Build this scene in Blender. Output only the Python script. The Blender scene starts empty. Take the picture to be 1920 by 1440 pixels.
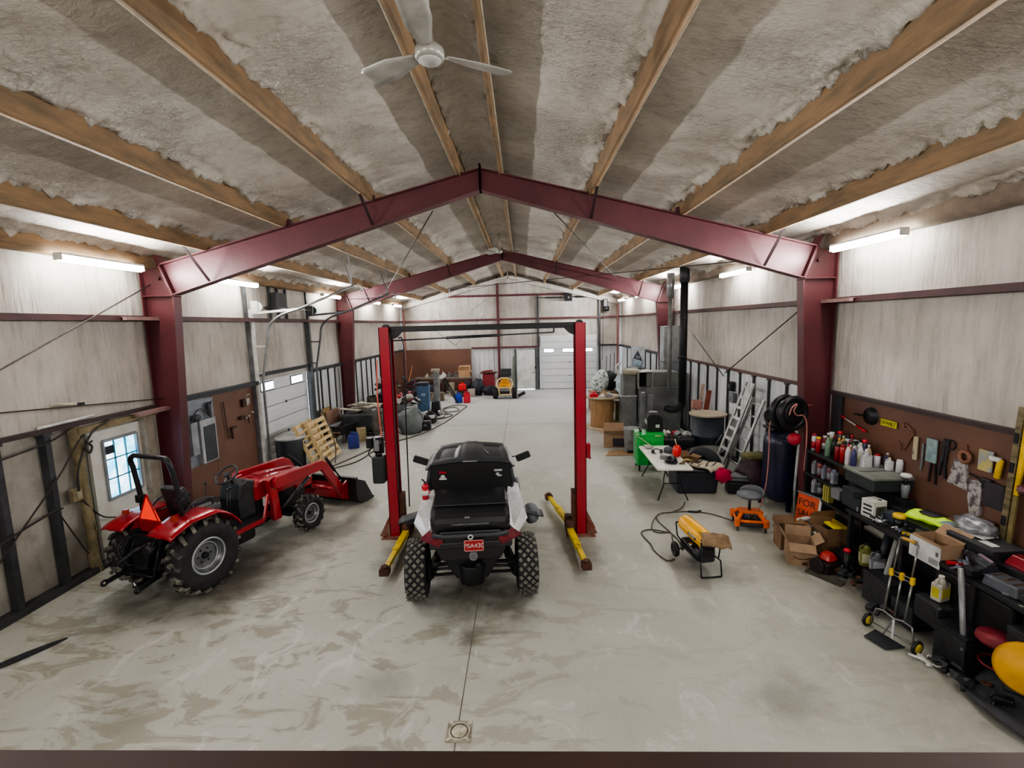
import bpy, bmesh, math, random
from mathutils import Vector, Matrix, noise
PI = math.pi
random.seed(7)
COL = bpy.context.scene.collection
AL, AR, Y1, Y2, Y3 = -7.02, 5.63, 8.82, 18.07, 27.63
XR = (AL + AR) / 2
YB = -3.0

def lin(c):
    return tuple((x / 12.92 if x <= 0.04045 else ((x + 0.055) / 1.055) ** 2.4) for x in c)
def hexc(h):
    h = h.lstrip('#'); return lin(tuple(int(h[i:i + 2], 16) / 255 for i in (0, 2, 4)))

MATS = {}
def mat(name, col, rough=0.6, metal=0.0, var=None, vscale=4.0, bump=0.0, bscale=30.0, stretch=(1, 1, 1), emit=0.0, alpha=1.0, trans=0.0, coat=0.0, detail=4, lo=0.35, hi=0.65):
    """procedural material: base colour, optional second colour mixed by noise, optional bump"""
    if name in MATS: return MATS[name]
    m = bpy.data.materials.new(name); m.use_nodes = True
    nt = m.node_tree; N = nt.nodes; L = nt.links
    b = N['Principled BSDF']
    c = hexc(col) + (1,)
    b.inputs['Base Color'].default_value = c
    b.inputs['Roughness'].default_value = rough
    b.inputs['Metallic'].default_value = metal
    if coat: b.inputs['Coat Weight'].default_value = coat
    if emit:
        b.inputs['Emission Color'].default_value = c
        b.inputs['Emission Strength'].default_value = emit
    if alpha < 1: b.inputs['Alpha'].default_value = alpha
    if trans: b.inputs['Transmission Weight'].default_value = trans
    tc = N.new('ShaderNodeTexCoord'); mp = N.new('ShaderNodeMapping'); mp.inputs['Scale'].default_value = stretch
    L.new(tc.outputs['Object'], mp.inputs['Vector'])
    if var is None and not emit and not trans:
        # faint grime everywhere so nothing reads as flat plastic
        var = '#%02x%02x%02x' % tuple(max(0, int(int(col.lstrip('#')[i:i + 2], 16) * 0.82)) for i in (0, 2, 4))
    if var:
        n = N.new('ShaderNodeTexNoise'); n.inputs['Scale'].default_value = vscale; n.inputs['Detail'].default_value = detail
        n.inputs['Roughness'].default_value = 0.65
        L.new(mp.outputs['Vector'], n.inputs['Vector'])
        r = N.new('ShaderNodeValToRGB'); r.color_ramp.elements[0].position = lo; r.color_ramp.elements[1].position = hi
        r.color_ramp.elements[0].color = c; r.color_ramp.elements[1].color = hexc(var) + (1,)
        L.new(n.outputs['Fac'], r.inputs['Fac']); L.new(r.outputs['Color'], b.inputs['Base Color'])
        if emit: L.new(r.outputs['Color'], b.inputs['Emission Color'])
    if bump:
        n2 = N.new('ShaderNodeTexNoise'); n2.inputs['Scale'].default_value = bscale; n2.inputs['Detail'].default_value = 5
        L.new(mp.outputs['Vector'], n2.inputs['Vector'])
        bp = N.new('ShaderNodeBump'); bp.inputs['Strength'].default_value = bump; bp.inputs['Distance'].default_value = 0.02
        L.new(n2.outputs['Fac'], bp.inputs['Height']); L.new(bp.outputs['Normal'], b.inputs['Normal'])
    MATS[name] = m
    return m

class MB:
    """collects shapes into one mesh"""
    def __init__(s): s.v = []; s.f = []; s.mi = []; s.cur = 0; s.sm = []
    def m(s, i): s.cur = i; return s
    def add(s, vs, fs, smooth=False):
        o = len(s.v); s.v += [tuple(v) for v in vs]
        for f in fs: s.f.append(tuple(o + i for i in f)); s.mi.append(s.cur); s.sm.append(smooth)
        return s
    def box(s, c, d, rot=None, taper=1.0, ty=None):
        hx, hy, hz = d[0] / 2, d[1] / 2, d[2] / 2; ty = taper if ty is None else ty
        vs = [Vector((x * hx * (taper if z > 0 else 1), y * hy * (ty if z > 0 else 1), z * hz)) for z in (-1, 1) for x, y in ((-1, -1), (1, -1), (1, 1), (-1, 1))]
        R = rotm(rot); vs = [R @ v + Vector(c) for v in vs]
        return s.add(vs, [(3, 2, 1, 0), (4, 5, 6, 7), (0, 1, 5, 4), (1, 2, 6, 5), (2, 3, 7, 6), (3, 0, 4, 7)])
    def rbox(s, c, d, r=0.02, rot=None, seg=2, taper=1.0):
        """box with rounded vertical edges and chamfered top and bottom"""
        r = min(r, d[0] * .45, d[1] * .45, d[2] * .45)
        pts = []
        for cx, cy, a0 in ((1, 1, 0), (-1, 1, 90), (-1, -1, 180), (1, -1, 270)):
            for k in range(seg + 1):
                a = math.radians(a0 + 90 * k / seg)
                pts.append((cx * (d[0] / 2 - r) + r * math.cos(a), cy * (d[1] / 2 - r) + r * math.sin(a)))
        R = rotm(rot); n = len(pts); vs = []
        for z, k in ((-d[2] / 2, 1 - 1.0 * r / max(d[0], d[1])), (-d[2] / 2 + r * .6, 1), (d[2] / 2 - r * .6, 1), (d[2] / 2, 1 - 1.0 * r / max(d[0], d[1]))):
            t = taper if z > 0 else 1
            vs += [R @ Vector((x * k * t, y * k * t, z)) + Vector(c) for x, y in pts]
        fs = [tuple(range(n))[::-1], tuple(range(3 * n, 4 * n))]
        for l in range(3):
            for i in range(n): j = (i + 1) % n; fs.append((l * n + i, l * n + j, (l + 1) * n + j, (l + 1) * n + i))
        return s.add(vs, fs)
    def bar(s, p0, p1, w, h=None, up=(0, 0, 1), w1=None, h1=None):
        p0, p1 = Vector(p0), Vector(p1); h = h or w; w1 = w1 or w; h1 = h1 or h
        d = (p1 - p0).normalized(); u = Vector(up)
        if abs(d.dot(u)) > .98: u = Vector((0, 1, 0))
        x = d.cross(u).normalized(); y = x.cross(d)
        vs = [p + x * a * ww / 2 + y * b * hh / 2 for p, ww, hh in ((p0, w, h), (p1, w1, h1)) for a, b in ((-1, -1), (1, -1), (1, 1), (-1, 1))]
        return s.add(vs, [(3, 2, 1, 0), (4, 5, 6, 7), (0, 1, 5, 4), (1, 2, 6, 5), (2, 3, 7, 6), (3, 0, 4, 7)])
    def cyl(s, p0, p1, r, r1=None, seg=14, caps=True):
        p0, p1 = Vector(p0), Vector(p1); r1 = r if r1 is None else r1
        d = (p1 - p0).normalized(); u = Vector((0, 0, 1)) if abs(d.z) < .95 else Vector((1, 0, 0))
        x = d.cross(u).normalized(); y = d.cross(x)
        A = [(math.cos(2 * PI * k / seg), math.sin(2 * PI * k / seg)) for k in range(seg)]
        vs = [p0 + (x * a + y * b) * r for a, b in A] + [p1 + (x * a + y * b) * r1 for a, b in A]
        s.add(vs, [(i, seg + i, seg + (i + 1) % seg, (i + 1) % seg)[::-1] for i in range(seg)], True)
        if caps: s.add(vs, [tuple(range(seg))[::-1], tuple(range(seg, 2 * seg))])
        return s
    def tube(s, pts, r, seg=8, closed=False, taper=None):
        P = [Vector(p) for p in pts]; n = len(P); vs = []; y = None
        for i in range(n):
            if closed: d = P[(i + 1) % n] - P[i - 1]
            else: d = P[min(i + 1, n - 1)] - P[max(i - 1, 0)]
            d = d.normalized() if d.length > 1e-9 else Vector((0, 0, 1))
            if y is None:
                u = Vector((0, 0, 1)) if abs(d.z) < .9 else Vector((1, 0, 0)); x = d.cross(u).normalized()
            else: x = d.cross(y).normalized() * -1; 
            if y is not None and x.length < .5: x = Vector((1, 0, 0))
            if y is not None: x = (y.cross(d)).normalized()
            y = d.cross(x).normalized()
            rr = r if taper is None else taper[i] if isinstance(taper, (list, tuple)) else r + (taper - r) * i / (n - 1)
            vs += [P[i] + (x * math.cos(2 * PI * k / seg) + y * math.sin(2 * PI * k / seg)) * rr for k in range(seg)]
        fs = []
        for i in range(n if closed else n - 1):
            a = i * seg; b = ((i + 1) % n) * seg
            for k in range(seg): fs.append((a + k, a + (k + 1) % seg, b + (k + 1) % seg, b + k))
        s.add(vs, fs, True)
        if not closed: s.add(vs, [tuple(range(seg))[::-1], tuple(range((n - 1) * seg, n * seg))])
        return s
    def lathe(s, prof, c=(0, 0, 0), axis='z', seg=20, rot=None, smooth=True, caps=True):
        """prof: [(r, h)...] along the axis"""
        R = {'z': Matrix.Identity(3), 'x': Matrix(((0, 0, 1), (1, 0, 0), (0, 1, 0))), 'y': Matrix(((0, 1, 0), (0, 0, 1), (1, 0, 0)))}[axis]
        R = rotm(rot) @ R; vs = []; n = len(prof)
        for r, h in prof: vs += [R @ Vector((r * math.cos(2 * PI * k / seg), r * math.sin(2 * PI * k / seg), h)) + Vector(c) for k in range(seg)]
        fs = []
        for i in range(n - 1):
            for k in range(seg): fs.append((i * seg + k, i * seg + (k + 1) % seg, (i + 1) * seg + (k + 1) % seg, (i + 1) * seg + k))
        s.add(vs, fs, smooth)
        e = []
        if not caps: return s
        if prof[0][0] > 1e-5: e.append(tuple(range(seg))[::-1])
        if prof[-1][0] > 1e-5: e.append(tuple(range((n - 1) * seg, n * seg)))
        return s.add(vs, e)
    def prism(s, poly, t, plane='xz', c=(0, 0, 0), rot=None, smooth=False):
        """polygon extruded by t either side of the plane's normal"""
        def P(a, b, h): return {'xz': (a, h, b), 'yz': (h, a, b), 'xy': (a, b, h)}[plane]
        R = rotm(rot); n = len(poly)
        vs = [R @ Vector(P(a, b, -t / 2)) + Vector(c) for a, b in poly] + [R @ Vector(P(a, b, t / 2)) + Vector(c) for a, b in poly]
        s.add(vs, [tuple(range(n)), tuple(range(n, 2 * n))[::-1]])
        return s.add(vs, [(i, n + i, n + (i + 1) % n, (i + 1) % n) for i in range(n)], smooth)
    def ball(s, c, r, seg=14, rings=9, rough=0.0, nscale=3.0, seed=0, rot=None, zcut=None):
        if not isinstance(r, (tuple, list)): r = (r, r, r)
        R = rotm(rot); vs = []; off = Vector((seed * 3.7, seed * 1.3, seed * 2.1))
        for i in range(rings + 1):
            t = PI * i / rings
            for k in range(seg):
                p = 2 * PI * k / seg; d = Vector((math.sin(t) * math.cos(p), math.sin(t) * math.sin(p), math.cos(t)))
                q = 1 + (rough * noise.noise(d * nscale + off) if rough else 0)
                v = Vector((d.x * r[0] * q, d.y * r[1] * q, d.z * r[2] * q))
                if zcut is not None: v.z = max(v.z, zcut)
                vs.append(R @ v + Vector(c))
        return s.add(vs, [(i * seg + k, (i + 1) * seg + k, (i + 1) * seg + (k + 1) % seg, i * seg + (k + 1) % seg) for i in range(rings) for k in range(seg)], True)
    def torus(s, c, R, r, axis='z', seg=28, rs=10, rot=None, squash=1.0):
        prof = [(R + r * math.cos(2 * PI * k / rs), r * squash * math.sin(2 * PI * k / rs)) for k in range(rs + 1)]
        Rm = {'z': Matrix.Identity(3), 'x': Matrix(((0, 0, 1), (1, 0, 0), (0, 1, 0))), 'y': Matrix(((0, 1, 0), (0, 0, 1), (1, 0, 0)))}[axis]
        Rm = rotm(rot) @ Rm; vs = []
        for rr, h in prof[:-1]: vs += [Rm @ Vector((rr * math.cos(2 * PI * k / seg), rr * math.sin(2 * PI * k / seg), h)) + Vector(c) for k in range(seg)]
        n = rs
        return s.add(vs, [(i * seg + k, i * seg + (k + 1) % seg, ((i + 1) % n) * seg + (k + 1) % seg, ((i + 1) % n) * seg + k) for i in range(n) for k in range(seg)], True)
    def grid(s, fn, nu, nv, smooth=True, thick=None):
        vs = [fn(i / nu, j / nv) for j in range(nv + 1) for i in range(nu + 1)]
        w = nu + 1
        return s.add(vs, [(j * w + i, j * w + i + 1, (j + 1) * w + i + 1, (j + 1) * w + i) for j in range(nv) for i in range(nu)], smooth)
    def build(s, name, mats, parent=None, bevel=0.0, loc=None, solid=0.0, sub=0):
        me = bpy.data.meshes.new(name); me.from_pydata(s.v, [], s.f)
        if not isinstance(mats, (list, tuple)): mats = [mats]
        for m in mats: me.materials.append(m)
        for p, i, sm in zip(me.polygons, s.mi, s.sm): p.material_index = min(i, len(mats) - 1); p.use_smooth = sm
        bm = bmesh.new(); bm.from_mesh(me); bmesh.ops.remove_doubles(bm, verts=bm.verts, dist=1e-5)
        bmesh.ops.recalc_face_normals(bm, faces=bm.faces)
        if s.flip: bmesh.ops.reverse_faces(bm, faces=bm.faces)
        bm.to_mesh(me); bm.free(); me.update()
        o = bpy.data.objects.new(name, me); COL.objects.link(o)
        if parent is not None: o.parent = parent
        if loc is not None: o.location = loc
        if solid: md = o.modifiers.new('thickness', 'SOLIDIFY'); md.thickness = solid; md.offset = 0
        if bevel: md = o.modifiers.new('bevel', 'BEVEL'); md.width = bevel; md.segments = 2; md.limit_method = 'ANGLE'; md.angle_limit = 0.6; md.harden_normals = False
        if sub: md = o.modifiers.new('sub', 'SUBSURF'); md.levels = sub; md.render_levels = sub
        return o
    flip = False

def rotm(rot):
    if rot is None: return Matrix.Identity(3)
    if isinstance(rot, (int, float)): return Matrix.Rotation(rot, 3, 'Z')
    if isinstance(rot, Matrix): return rot
    return (Matrix.Rotation(rot[2], 3, 'Z') @ Matrix.Rotation(rot[1], 3, 'Y') @ Matrix.Rotation(rot[0], 3, 'X'))

def tag(o, label=None, cat=None, group=None, kind=None):
    if label: o['label'] = label
    if cat: o['category'] = cat
    if group: o['group'] = group
    if kind: o['kind'] = kind
    return o
def thing(name, label, cat, loc=(0, 0, 0), rz=0.0, group=None, rot=None, scale=None):
    o = bpy.data.objects.new(name, None); o.empty_display_size = .1; COL.objects.link(o)
    o.location = loc; o.rotation_euler = rot if rot else (0, 0, rz)
    if scale: o.scale = (scale,) * 3 if isinstance(scale, (int, float)) else scale
    return tag(o, label, cat, group)
def struct(o): o['kind'] = 'structure'; return o
def one(mb, name, label, cat, mats, loc=(0, 0, 0), rz=0.0, group=None, rot=None, **k):
    """a thing that is one mesh"""
    o = mb.build(name, mats, **k); o.location = loc; o.rotation_euler = rot if rot else (0, 0, rz)
    return tag(o, label, cat, group)
def kids(root): return [c for c in ALLOBJ(root)]
def ALLOBJ(root): return list(root.children)
def dup(root, loc, rz=None, label=None, group=None, rot=None, scale=None):
    r = root.copy(); COL.objects.link(r); r.location = loc
    if rz is not None: r.rotation_euler = (0, 0, rz)
    if rot is not None: r.rotation_euler = rot
    if scale is not None: r.scale = (scale,) * 3 if isinstance(scale, (int, float)) else scale
    if label: r['label'] = label
    if group: r['group'] = group
    for ch in CH.get(root.name, []):
        c = ch.copy(); COL.objects.link(c); c.parent = r
        for g in CH.get(ch.name, []):
            d = g.copy(); COL.objects.link(d); d.parent = c
    return r
class _CH(dict):
    def get(s, name, d=None):
        o = bpy.data.objects.get(name)
        return [x for x in bpy.data.objects if x.parent is o] if o else []
CH = _CH()
def textobj(body, size, m, parent, loc, rot, name='lettering', extrude=0.001, align='CENTER', sx=1.0):
    cu = bpy.data.curves.new(name, 'FONT'); cu.body = body; cu.size = size; cu.extrude = extrude; cu.align_x = align; cu.align_y = 'CENTER'
    cu.materials.append(m)
    tmp = bpy.data.objects.new('tmp', cu); COL.objects.link(tmp)
    me = bpy.data.meshes.new_from_object(tmp.evaluated_get(bpy.context.evaluated_depsgraph_get())); bpy.data.objects.remove(tmp)
    if not me.materials: me.materials.append(m)
    o = bpy.data.objects.new(name, me); COL.objects.link(o); o.parent = parent; o.location = loc; o.rotation_euler = rot; o.scale = (sx, 1, 1)
    return o
def arc(c, r, a0, a1, n=8, plane='xz', ry=None):
    ry = r if ry is None else ry; out = []
    for i in range(n + 1):
        a = math.radians(a0 + (a1 - a0) * i / n); p, q = r * math.cos(a), ry * math.sin(a)
        out.append({'xz': (c[0] + p, c[1], c[2] + q), 'yz': (c[0], c[1] + p, c[2] + q), 'xy': (c[0] + p, c[1] + q, c[2])}[plane])
    return out
def smoothpath(pts, n=6):
    P = [Vector(p) for p in pts]; out = []
    for i in range(len(P) - 1):
        p0, p1, p2, p3 = P[max(i - 1, 0)], P[i], P[i + 1], P[min(i + 2, len(P) - 1)]
        for k in range(n):
            t = k / n
            out.append(0.5 * ((2 * p1) + (p2 - p0) * t + (2 * p0 - 5 * p1 + 4 * p2 - p3) * t * t + (3 * p1 - p0 - 3 * p2 + p3) * t ** 3))
    out.append(P[-1]); return out

# shared materials
RED_FRAME = mat('oxide red steel', '#50262b', .42, .1, '#5f2e34', 1.2, .1, 20)
RED_LIGHT = mat('lift red paint', '#a3132a', .35, .1, '#930f24', 2.0, coat=.3)
BLACK = mat('black paint', '#17181b', .4, .2, '#222328', 9)
BLACKP = mat('black plastic', '#1c1d21', .42, 0, '#303237', 7)
DGREY = mat('dark grey metal', '#3a3d42', .5, .4)
GREY = mat('grey metal', '#86898c', .45, .5, '#6c6f72', 5)
GALV = mat('galvanised steel', '#a6a9ab', .38, .7, '#85898c', 3, detail=6)
CHROME = mat('chrome', '#d8dadd', .15, 1.0)
WHITE = mat('white paint', '#dcdcd8', .5)
RUBBER = mat('tyre rubber', '#1b1c1f', .8, 0, '#2a2a2c', 8, .15, 60)
CARD = mat('cardboard', '#9f8469', .8, 0, '#8b715a', 5)
WOOD = mat('pale pallet wood', '#d9c39a', .7, 0, '#bfa574', 3, .2, 20, (1, 8, 8))
DWOOD = mat('old brown wood', '#8a6f52', .75, 0, '#6b533b', 4, .2, 20)
PAPER = mat('white paper', '#e6e6e2', .7)
YEL = mat('yellow plastic', '#e5bb1f', .4, coat=.2)
REDP = mat('red plastic', '#c81830', .4, coat=.2)
BLUEP = mat('blue plastic', '#2540a0', .45)
ORANGE = mat('orange paint', '#f0701c', .4, coat=.2)
GREEN = mat('green paint', '#22b24c', .35, .1, '#1b9a40', 3, coat=.3)
RUST = mat('rusty steel', '#6b4230', .7, .3, '#3d2a22', 6, .2, 40)
# ---------- camera
cam = bpy.data.cameras.new('camera'); camo = bpy.data.objects.new('camera', cam); COL.objects.link(camo)
cam.sensor_width = 36; cam.lens = 886.5 / 1920 * 36; cam.clip_end = 200; cam.clip_start = .05
pit, rol, yaw = -.1261, -.0254, .0249
fw = Vector((-math.sin(yaw) * math.cos(pit), math.cos(yaw) * math.cos(pit), math.sin(pit)))
rt = Vector((math.cos(yaw), math.sin(yaw), 0)); up = rt.cross(fw)
r2 = rt * math.cos(rol) + up * math.sin(rol); u2 = up * math.cos(rol) - rt * math.sin(rol)
Mx = Matrix((r2, u2, -fw)).transposed().to_4x4(); Mx.translation = (0, 0, 3.86); camo.matrix_world = Mx
bpy.context.scene.camera = camo

# ---------- shell materials
def foam_mat(name, base, dark, stretch, bstr, bscale, tint=None):
    m = bpy.data.materials.new(name); m.use_nodes = True; nt = m.node_tree; N = nt.nodes; L = nt.links; b = N['Principled BSDF']
    b.inputs['Roughness'].default_value = .8
    tc = N.new('ShaderNodeTexCoord'); mp = N.new('ShaderNodeMapping'); mp.inputs['Scale'].default_value = stretch
    L.new(tc.outputs['Object'], mp.inputs['Vector'])
    n1 = N.new('ShaderNodeTexNoise'); n1.inputs['Scale'].default_value = .55; n1.inputs['Detail'].default_value = 6; n1.inputs['Roughness'].default_value = .6
    L.new(tc.outputs['Object'], n1.inputs['Vector'])
    r = N.new('ShaderNodeValToRGB'); r.color_ramp.elements[0].position = .36; r.color_ramp.elements[1].position = .68
    r.color_ramp.elements[0].color = hexc(dark) + (1,); r.color_ramp.elements[1].color = hexc(base) + (1,)
    L.new(n1.outputs['Fac'], r.inputs['Fac'])
    n3 = N.new('ShaderNodeTexNoise'); n3.inputs['Scale'].default_value = 3.5; n3.inputs['Detail'].default_value = 8; n3.inputs['Roughness'].default_value = .7
    L.new(mp.outputs['Vector'], n3.inputs['Vector'])
    r3 = N.new('ShaderNodeValToRGB'); r3.color_ramp.elements[0].position = .3; r3.color_ramp.elements[1].position = .52
    r3.color_ramp.elements[0].color = (.62, .60, .57, 1); r3.color_ramp.elements[1].color = (1, 1, 1, 1)
    L.new(n3.outputs['Fac'], r3.inputs['Fac'])
    mx = N.new('ShaderNodeMix'); mx.data_type = 'RGBA'; mx.blend_type = 'MULTIPLY'; mx.inputs['Factor'].default_value = .75
    L.new(r.outputs['Color'], mx.inputs['A']); L.new(r3.outputs['Color'], mx.inputs['B']); L.new(mx.outputs['Result'], b.inputs['Base Color'])
    n2 = N.new('ShaderNodeTexNoise'); n2.inputs['Scale'].default_value = bscale; n2.inputs['Detail'].default_value = 5; n2.inputs['Roughness'].default_value = .6; n2.inputs['Distortion'].default_value = .6
    L.new(mp.outputs['Vector'], n2.inputs['Vector'])
    # patches of rough and smooth foam
    n4 = N.new('ShaderNodeTexNoise'); n4.inputs['Scale'].default_value = .9; n4.inputs['Detail'].default_value = 2
    L.new(tc.outputs['Object'], n4.inputs['Vector'])
    r4 = N.new('ShaderNodeMapRange'); r4.inputs['From Min'].default_value = .38; r4.inputs['From Max'].default_value = .62; r4.inputs['To Min'].default_value = .15; r4.inputs['To Max'].default_value = 1
    L.new(n4.outputs['Fac'], r4.inputs['Value'])
    ml = N.new('ShaderNodeMath'); ml.operation = 'MULTIPLY'; L.new(n2.outputs['Fac'], ml.inputs[0]); L.new(r4.outputs['Result'], ml.inputs[1])
    bp = N.new('ShaderNodeBump'); bp.inputs['Strength'].default_value = bstr; bp.inputs['Distance'].default_value = .06
    L.new(ml.outputs['Value'], bp.inputs['Height']); L.new(bp.outputs['Normal'], b.inputs['Normal'])
    return m
FOAM_C = foam_mat('sprayed ceiling foam', '#dcd7cf', '#c2bbb1', (1.6, 2.6, 1), 1.0, 10)
FOAM_W = foam_mat('sprayed wall foam', '#cbc7c0', '#a49e97', (2.2, 2.2, .30), .9, 5)
FOAM_LOW = foam_mat('dusty lower wall', '#b2aea5', '#908a80', (1, 1, .7), .15, 8)
FOAM_TAN = mat('tan foam on purlin', '#95795a', .8, 0, '#6f5f4b', 2.5, .4, 14, (3, .6, 3))
SIDING = mat('white ribbed siding', '#dcdfe0', .5, .1, '#bcc0c2', 1.5, .1, 4, (1, 1, .3))
BROWNB = mat('brown hardboard', '#63463a', .55, 0, '#704f3f', 1.3)
DSTUD = mat('dark steel stud', '#34363a', .5, .3, '#4a4c50', 3)
CONC_JOINT = mat('slab joint', '#6f695f', .9)  # dark line of the slab joints

def floor_mat():
    m = bpy.data.materials.new('stained concrete'); m.use_nodes = True; nt = m.node_tree; N = nt.nodes; L = nt.links; b = N['Principled BSDF']
    tc = N.new('ShaderNodeTexCoord')
    def nz(s, d, r=.6, dist=0, st=None):
        n = N.new('ShaderNodeTexNoise'); n.inputs['Scale'].default_value = s; n.inputs['Detail'].default_value = d; n.inputs['Roughness'].default_value = r; n.inputs['Distortion'].default_value = dist
        if st:
            mp = N.new('ShaderNodeMapping'); mp.inputs['Scale'].default_value = st; mp.inputs['Rotation'].default_value = (0, 0, .5); L.new(tc.outputs['Object'], mp.inputs['Vector']); L.new(mp.outputs['Vector'], n.inputs['Vector'])
        else: L.new(tc.outputs['Object'], n.inputs['Vector'])
        return n
    def ramp(src, p0, c0, p1, c1):
        r = N.new('ShaderNodeValToRGB'); e = r.color_ramp.elements; e[0].position = p0; e[1].position = p1; e[0].color = c0; e[1].color = c1
        L.new(src, r.inputs['Fac']); return r
    def mixc(a, bb, fac, mode='MIX'):
        x = N.new('ShaderNodeMix'); x.data_type = 'RGBA'; x.blend_type = mode
        if isinstance(a, tuple): x.inputs['A'].default_value = a
        else: L.new(a, x.inputs['A'])
        if isinstance(bb, tuple): x.inputs['B'].default_value = bb
        else: L.new(bb, x.inputs['B'])
        if isinstance(fac, float): x.inputs['Factor'].default_value = fac
        else: L.new(fac, x.inputs['Factor'])
        return x.outputs['Result']
    base = ramp(nz(.5, 6, .65, .5).outputs['Fac'], .35, hexc('#a3a398') + (1,), .62, hexc('#b3b3aa') + (1,)).outputs['Color']
    W = (1, 1, 1, 1); K = (0, 0, 0, 1)
    # tan dried-mud stains with crisp edges
    st = ramp(nz(1.1, 7, .62, 1.4, (1, 2.2, 1)).outputs['Fac'], .52, K, .58, W).outputs['Color']
    amount = ramp(nz(.33, 2).outputs['Fac'], .42, K, .6, W).outputs['Color']
    sep = N.new('ShaderNodeSeparateXYZ'); L.new(tc.outputs['Object'], sep.inputs[0])
    near = N.new('ShaderNodeMapRange'); near.inputs['From Min'].default_value = 11; near.inputs['From Max'].default_value = 6; L.new(sep.outputs['Y'], near.inputs['Value'])
    lft = N.new('ShaderNodeMapRange'); lft.inputs['From Min'].default_value = 1.5; lft.inputs['From Max'].default_value = -2; lft.inputs['To Min'].default_value = .3; L.new(sep.outputs['X'], lft.inputs['Value'])
    a = N.new('ShaderNodeMath'); a.operation = 'MULTIPLY'; L.new(near.outputs['Result'], a.inputs[0]); L.new(lft.outputs['Result'], a.inputs[1])
    a2 = N.new('ShaderNodeMath'); a2.operation = 'MULTIPLY'; L.new(a.outputs[0], a2.inputs[0]); L.new(st, a2.inputs[1])
    a3 = N.new('ShaderNodeMath'); a3.operation = 'MULTIPLY'; L.new(a2.outputs[0], a3.inputs[0]); a3.inputs[1].default_value = .62
    c1 = mixc(base, hexc('#7c7562') + (1,), a3.outputs[0])
    # pale powdery wash
    wash = ramp(nz(1.6, 8, .7, 1.0, (1.6, 1, 1)).outputs['Fac'], .55, K, .66, (.5, .5, .5, 1)).outputs['Color']
    c2 = mixc(c1, hexc('#cdcecb') + (1,), wash)
    # oil stains, plus shade near tractor and lift painted as dark spots
    def spot(c, x, y, r, s=1.0, col='#4c473f', sy=1.0):
        v = N.new('ShaderNodeVectorMath'); v.operation = 'SUBTRACT'; L.new(tc.outputs['Object'], v.inputs[0]); v.inputs[1].default_value = (x, y, 0)
        mm = N.new('ShaderNodeVectorMath'); mm.operation = 'MULTIPLY'; L.new(v.outputs[0], mm.inputs[0]); mm.inputs[1].default_value = (1, sy, 0)
        ln = N.new('ShaderNodeVectorMath'); ln.operation = 'LENGTH'; L.new(mm.outputs[0], ln.inputs[0])
        ad = N.new('ShaderNodeMath'); ad.operation = 'MULTIPLY_ADD'; L.new(NZ, ad.inputs[0]); ad.inputs[1].default_value = r * 1.6; L.new(ln.outputs['Value'], ad.inputs[2])
        mr = N.new('ShaderNodeMapRange'); mr.inputs['From Min'].default_value = r * 1.85; mr.inputs['From Max'].default_value = r * 1.0; mr.inputs['To Max'].default_value = s; L.new(ad.outputs[0], mr.inputs['Value'])
        return mixc(c, hexc(col) + (1,), mr.outputs['Result'])
    NZ = nz(2.3, 5).outputs['Fac']
    for x, y, r, s, sy in ((-.75, 6.4, .95, .75, 1), (-.72, 5.45, .20, .7, .6), (-4.6, 6.9, 1.3, .8, 1), (2.6, 4.4, .5, .45, 1), (2.9, 7.0, .6, .6, 1), (-5.6, 6.1, .7, .7, 1), (.95, 7.6, .4, .6, .5), (-2.2, 7.6, .4, .6, .5), (-3.6, 8.6, .7, .5, 1), (4.7, 6.2, .7, .6, .5), (4.9, 4.4, .8, .6, .6), (3.0, 9.6, 1.0, .4, 1), (-1.6, 4.7, .35, .35, 1), (3.2, 10.9, .9, .35, 1), (-4.2, 4.3, .5, .3, 1), (-2.3, 7.4, .3, .4, 1), (-.2, 5.9, .5, .4, 1)):
        c2 = spot(c2, x, y, r, s, sy=sy)
    fr_ = N.new('ShaderNodeMapRange'); fr_.inputs['From Min'].default_value = 11; fr_.inputs['From Max'].default_value = 25; fr_.inputs['To Max'].default_value = .55; L.new(sep.outputs['Y'], fr_.inputs['Value']); c2 = mixc(c2, hexc('#cfd2d8') + (1,), fr_.outputs['Result'])  # bluish door light on the far floor, painted into the colour
    fine = ramp(nz(45, 4).outputs['Fac'], .3, (.86, .86, .86, 1), .6, W).outputs['Color']
    c3 = mixc(c2, fine, .7, 'MULTIPLY')
    L.new(c3, b.inputs['Base Color'])
    rr = N.new('ShaderNodeMapRange'); rr.inputs['To Min'].default_value = .38; rr.inputs['To Max'].default_value = .7; L.new(nz(2, 4).outputs['Fac'], rr.inputs['Value']); L.new(rr.outputs['Result'], b.inputs['Roughness'])
    bp = N.new('ShaderNodeBump'); bp.inputs['Strength'].default_value = .12; bp.inputs['Distance'].default_value = .01; L.new(nz(8, 8).outputs['Fac'], bp.inputs['Height']); L.new(bp.outputs['Normal'], b.inputs['Normal'])
    return m

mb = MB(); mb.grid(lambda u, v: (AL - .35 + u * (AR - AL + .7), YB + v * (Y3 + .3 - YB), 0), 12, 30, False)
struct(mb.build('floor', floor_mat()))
mb = MB(); mb.box((-.71, (Y3 + YB) / 2, .001), (.012, Y3 - YB, .003)); struct(mb.build('trim_1', CONC_JOINT))
mb = MB(); mb.box((XR, 18.0, .001), (12.6, .012, .003)); struct(mb.build('trim_2', CONC_JOINT))

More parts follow.
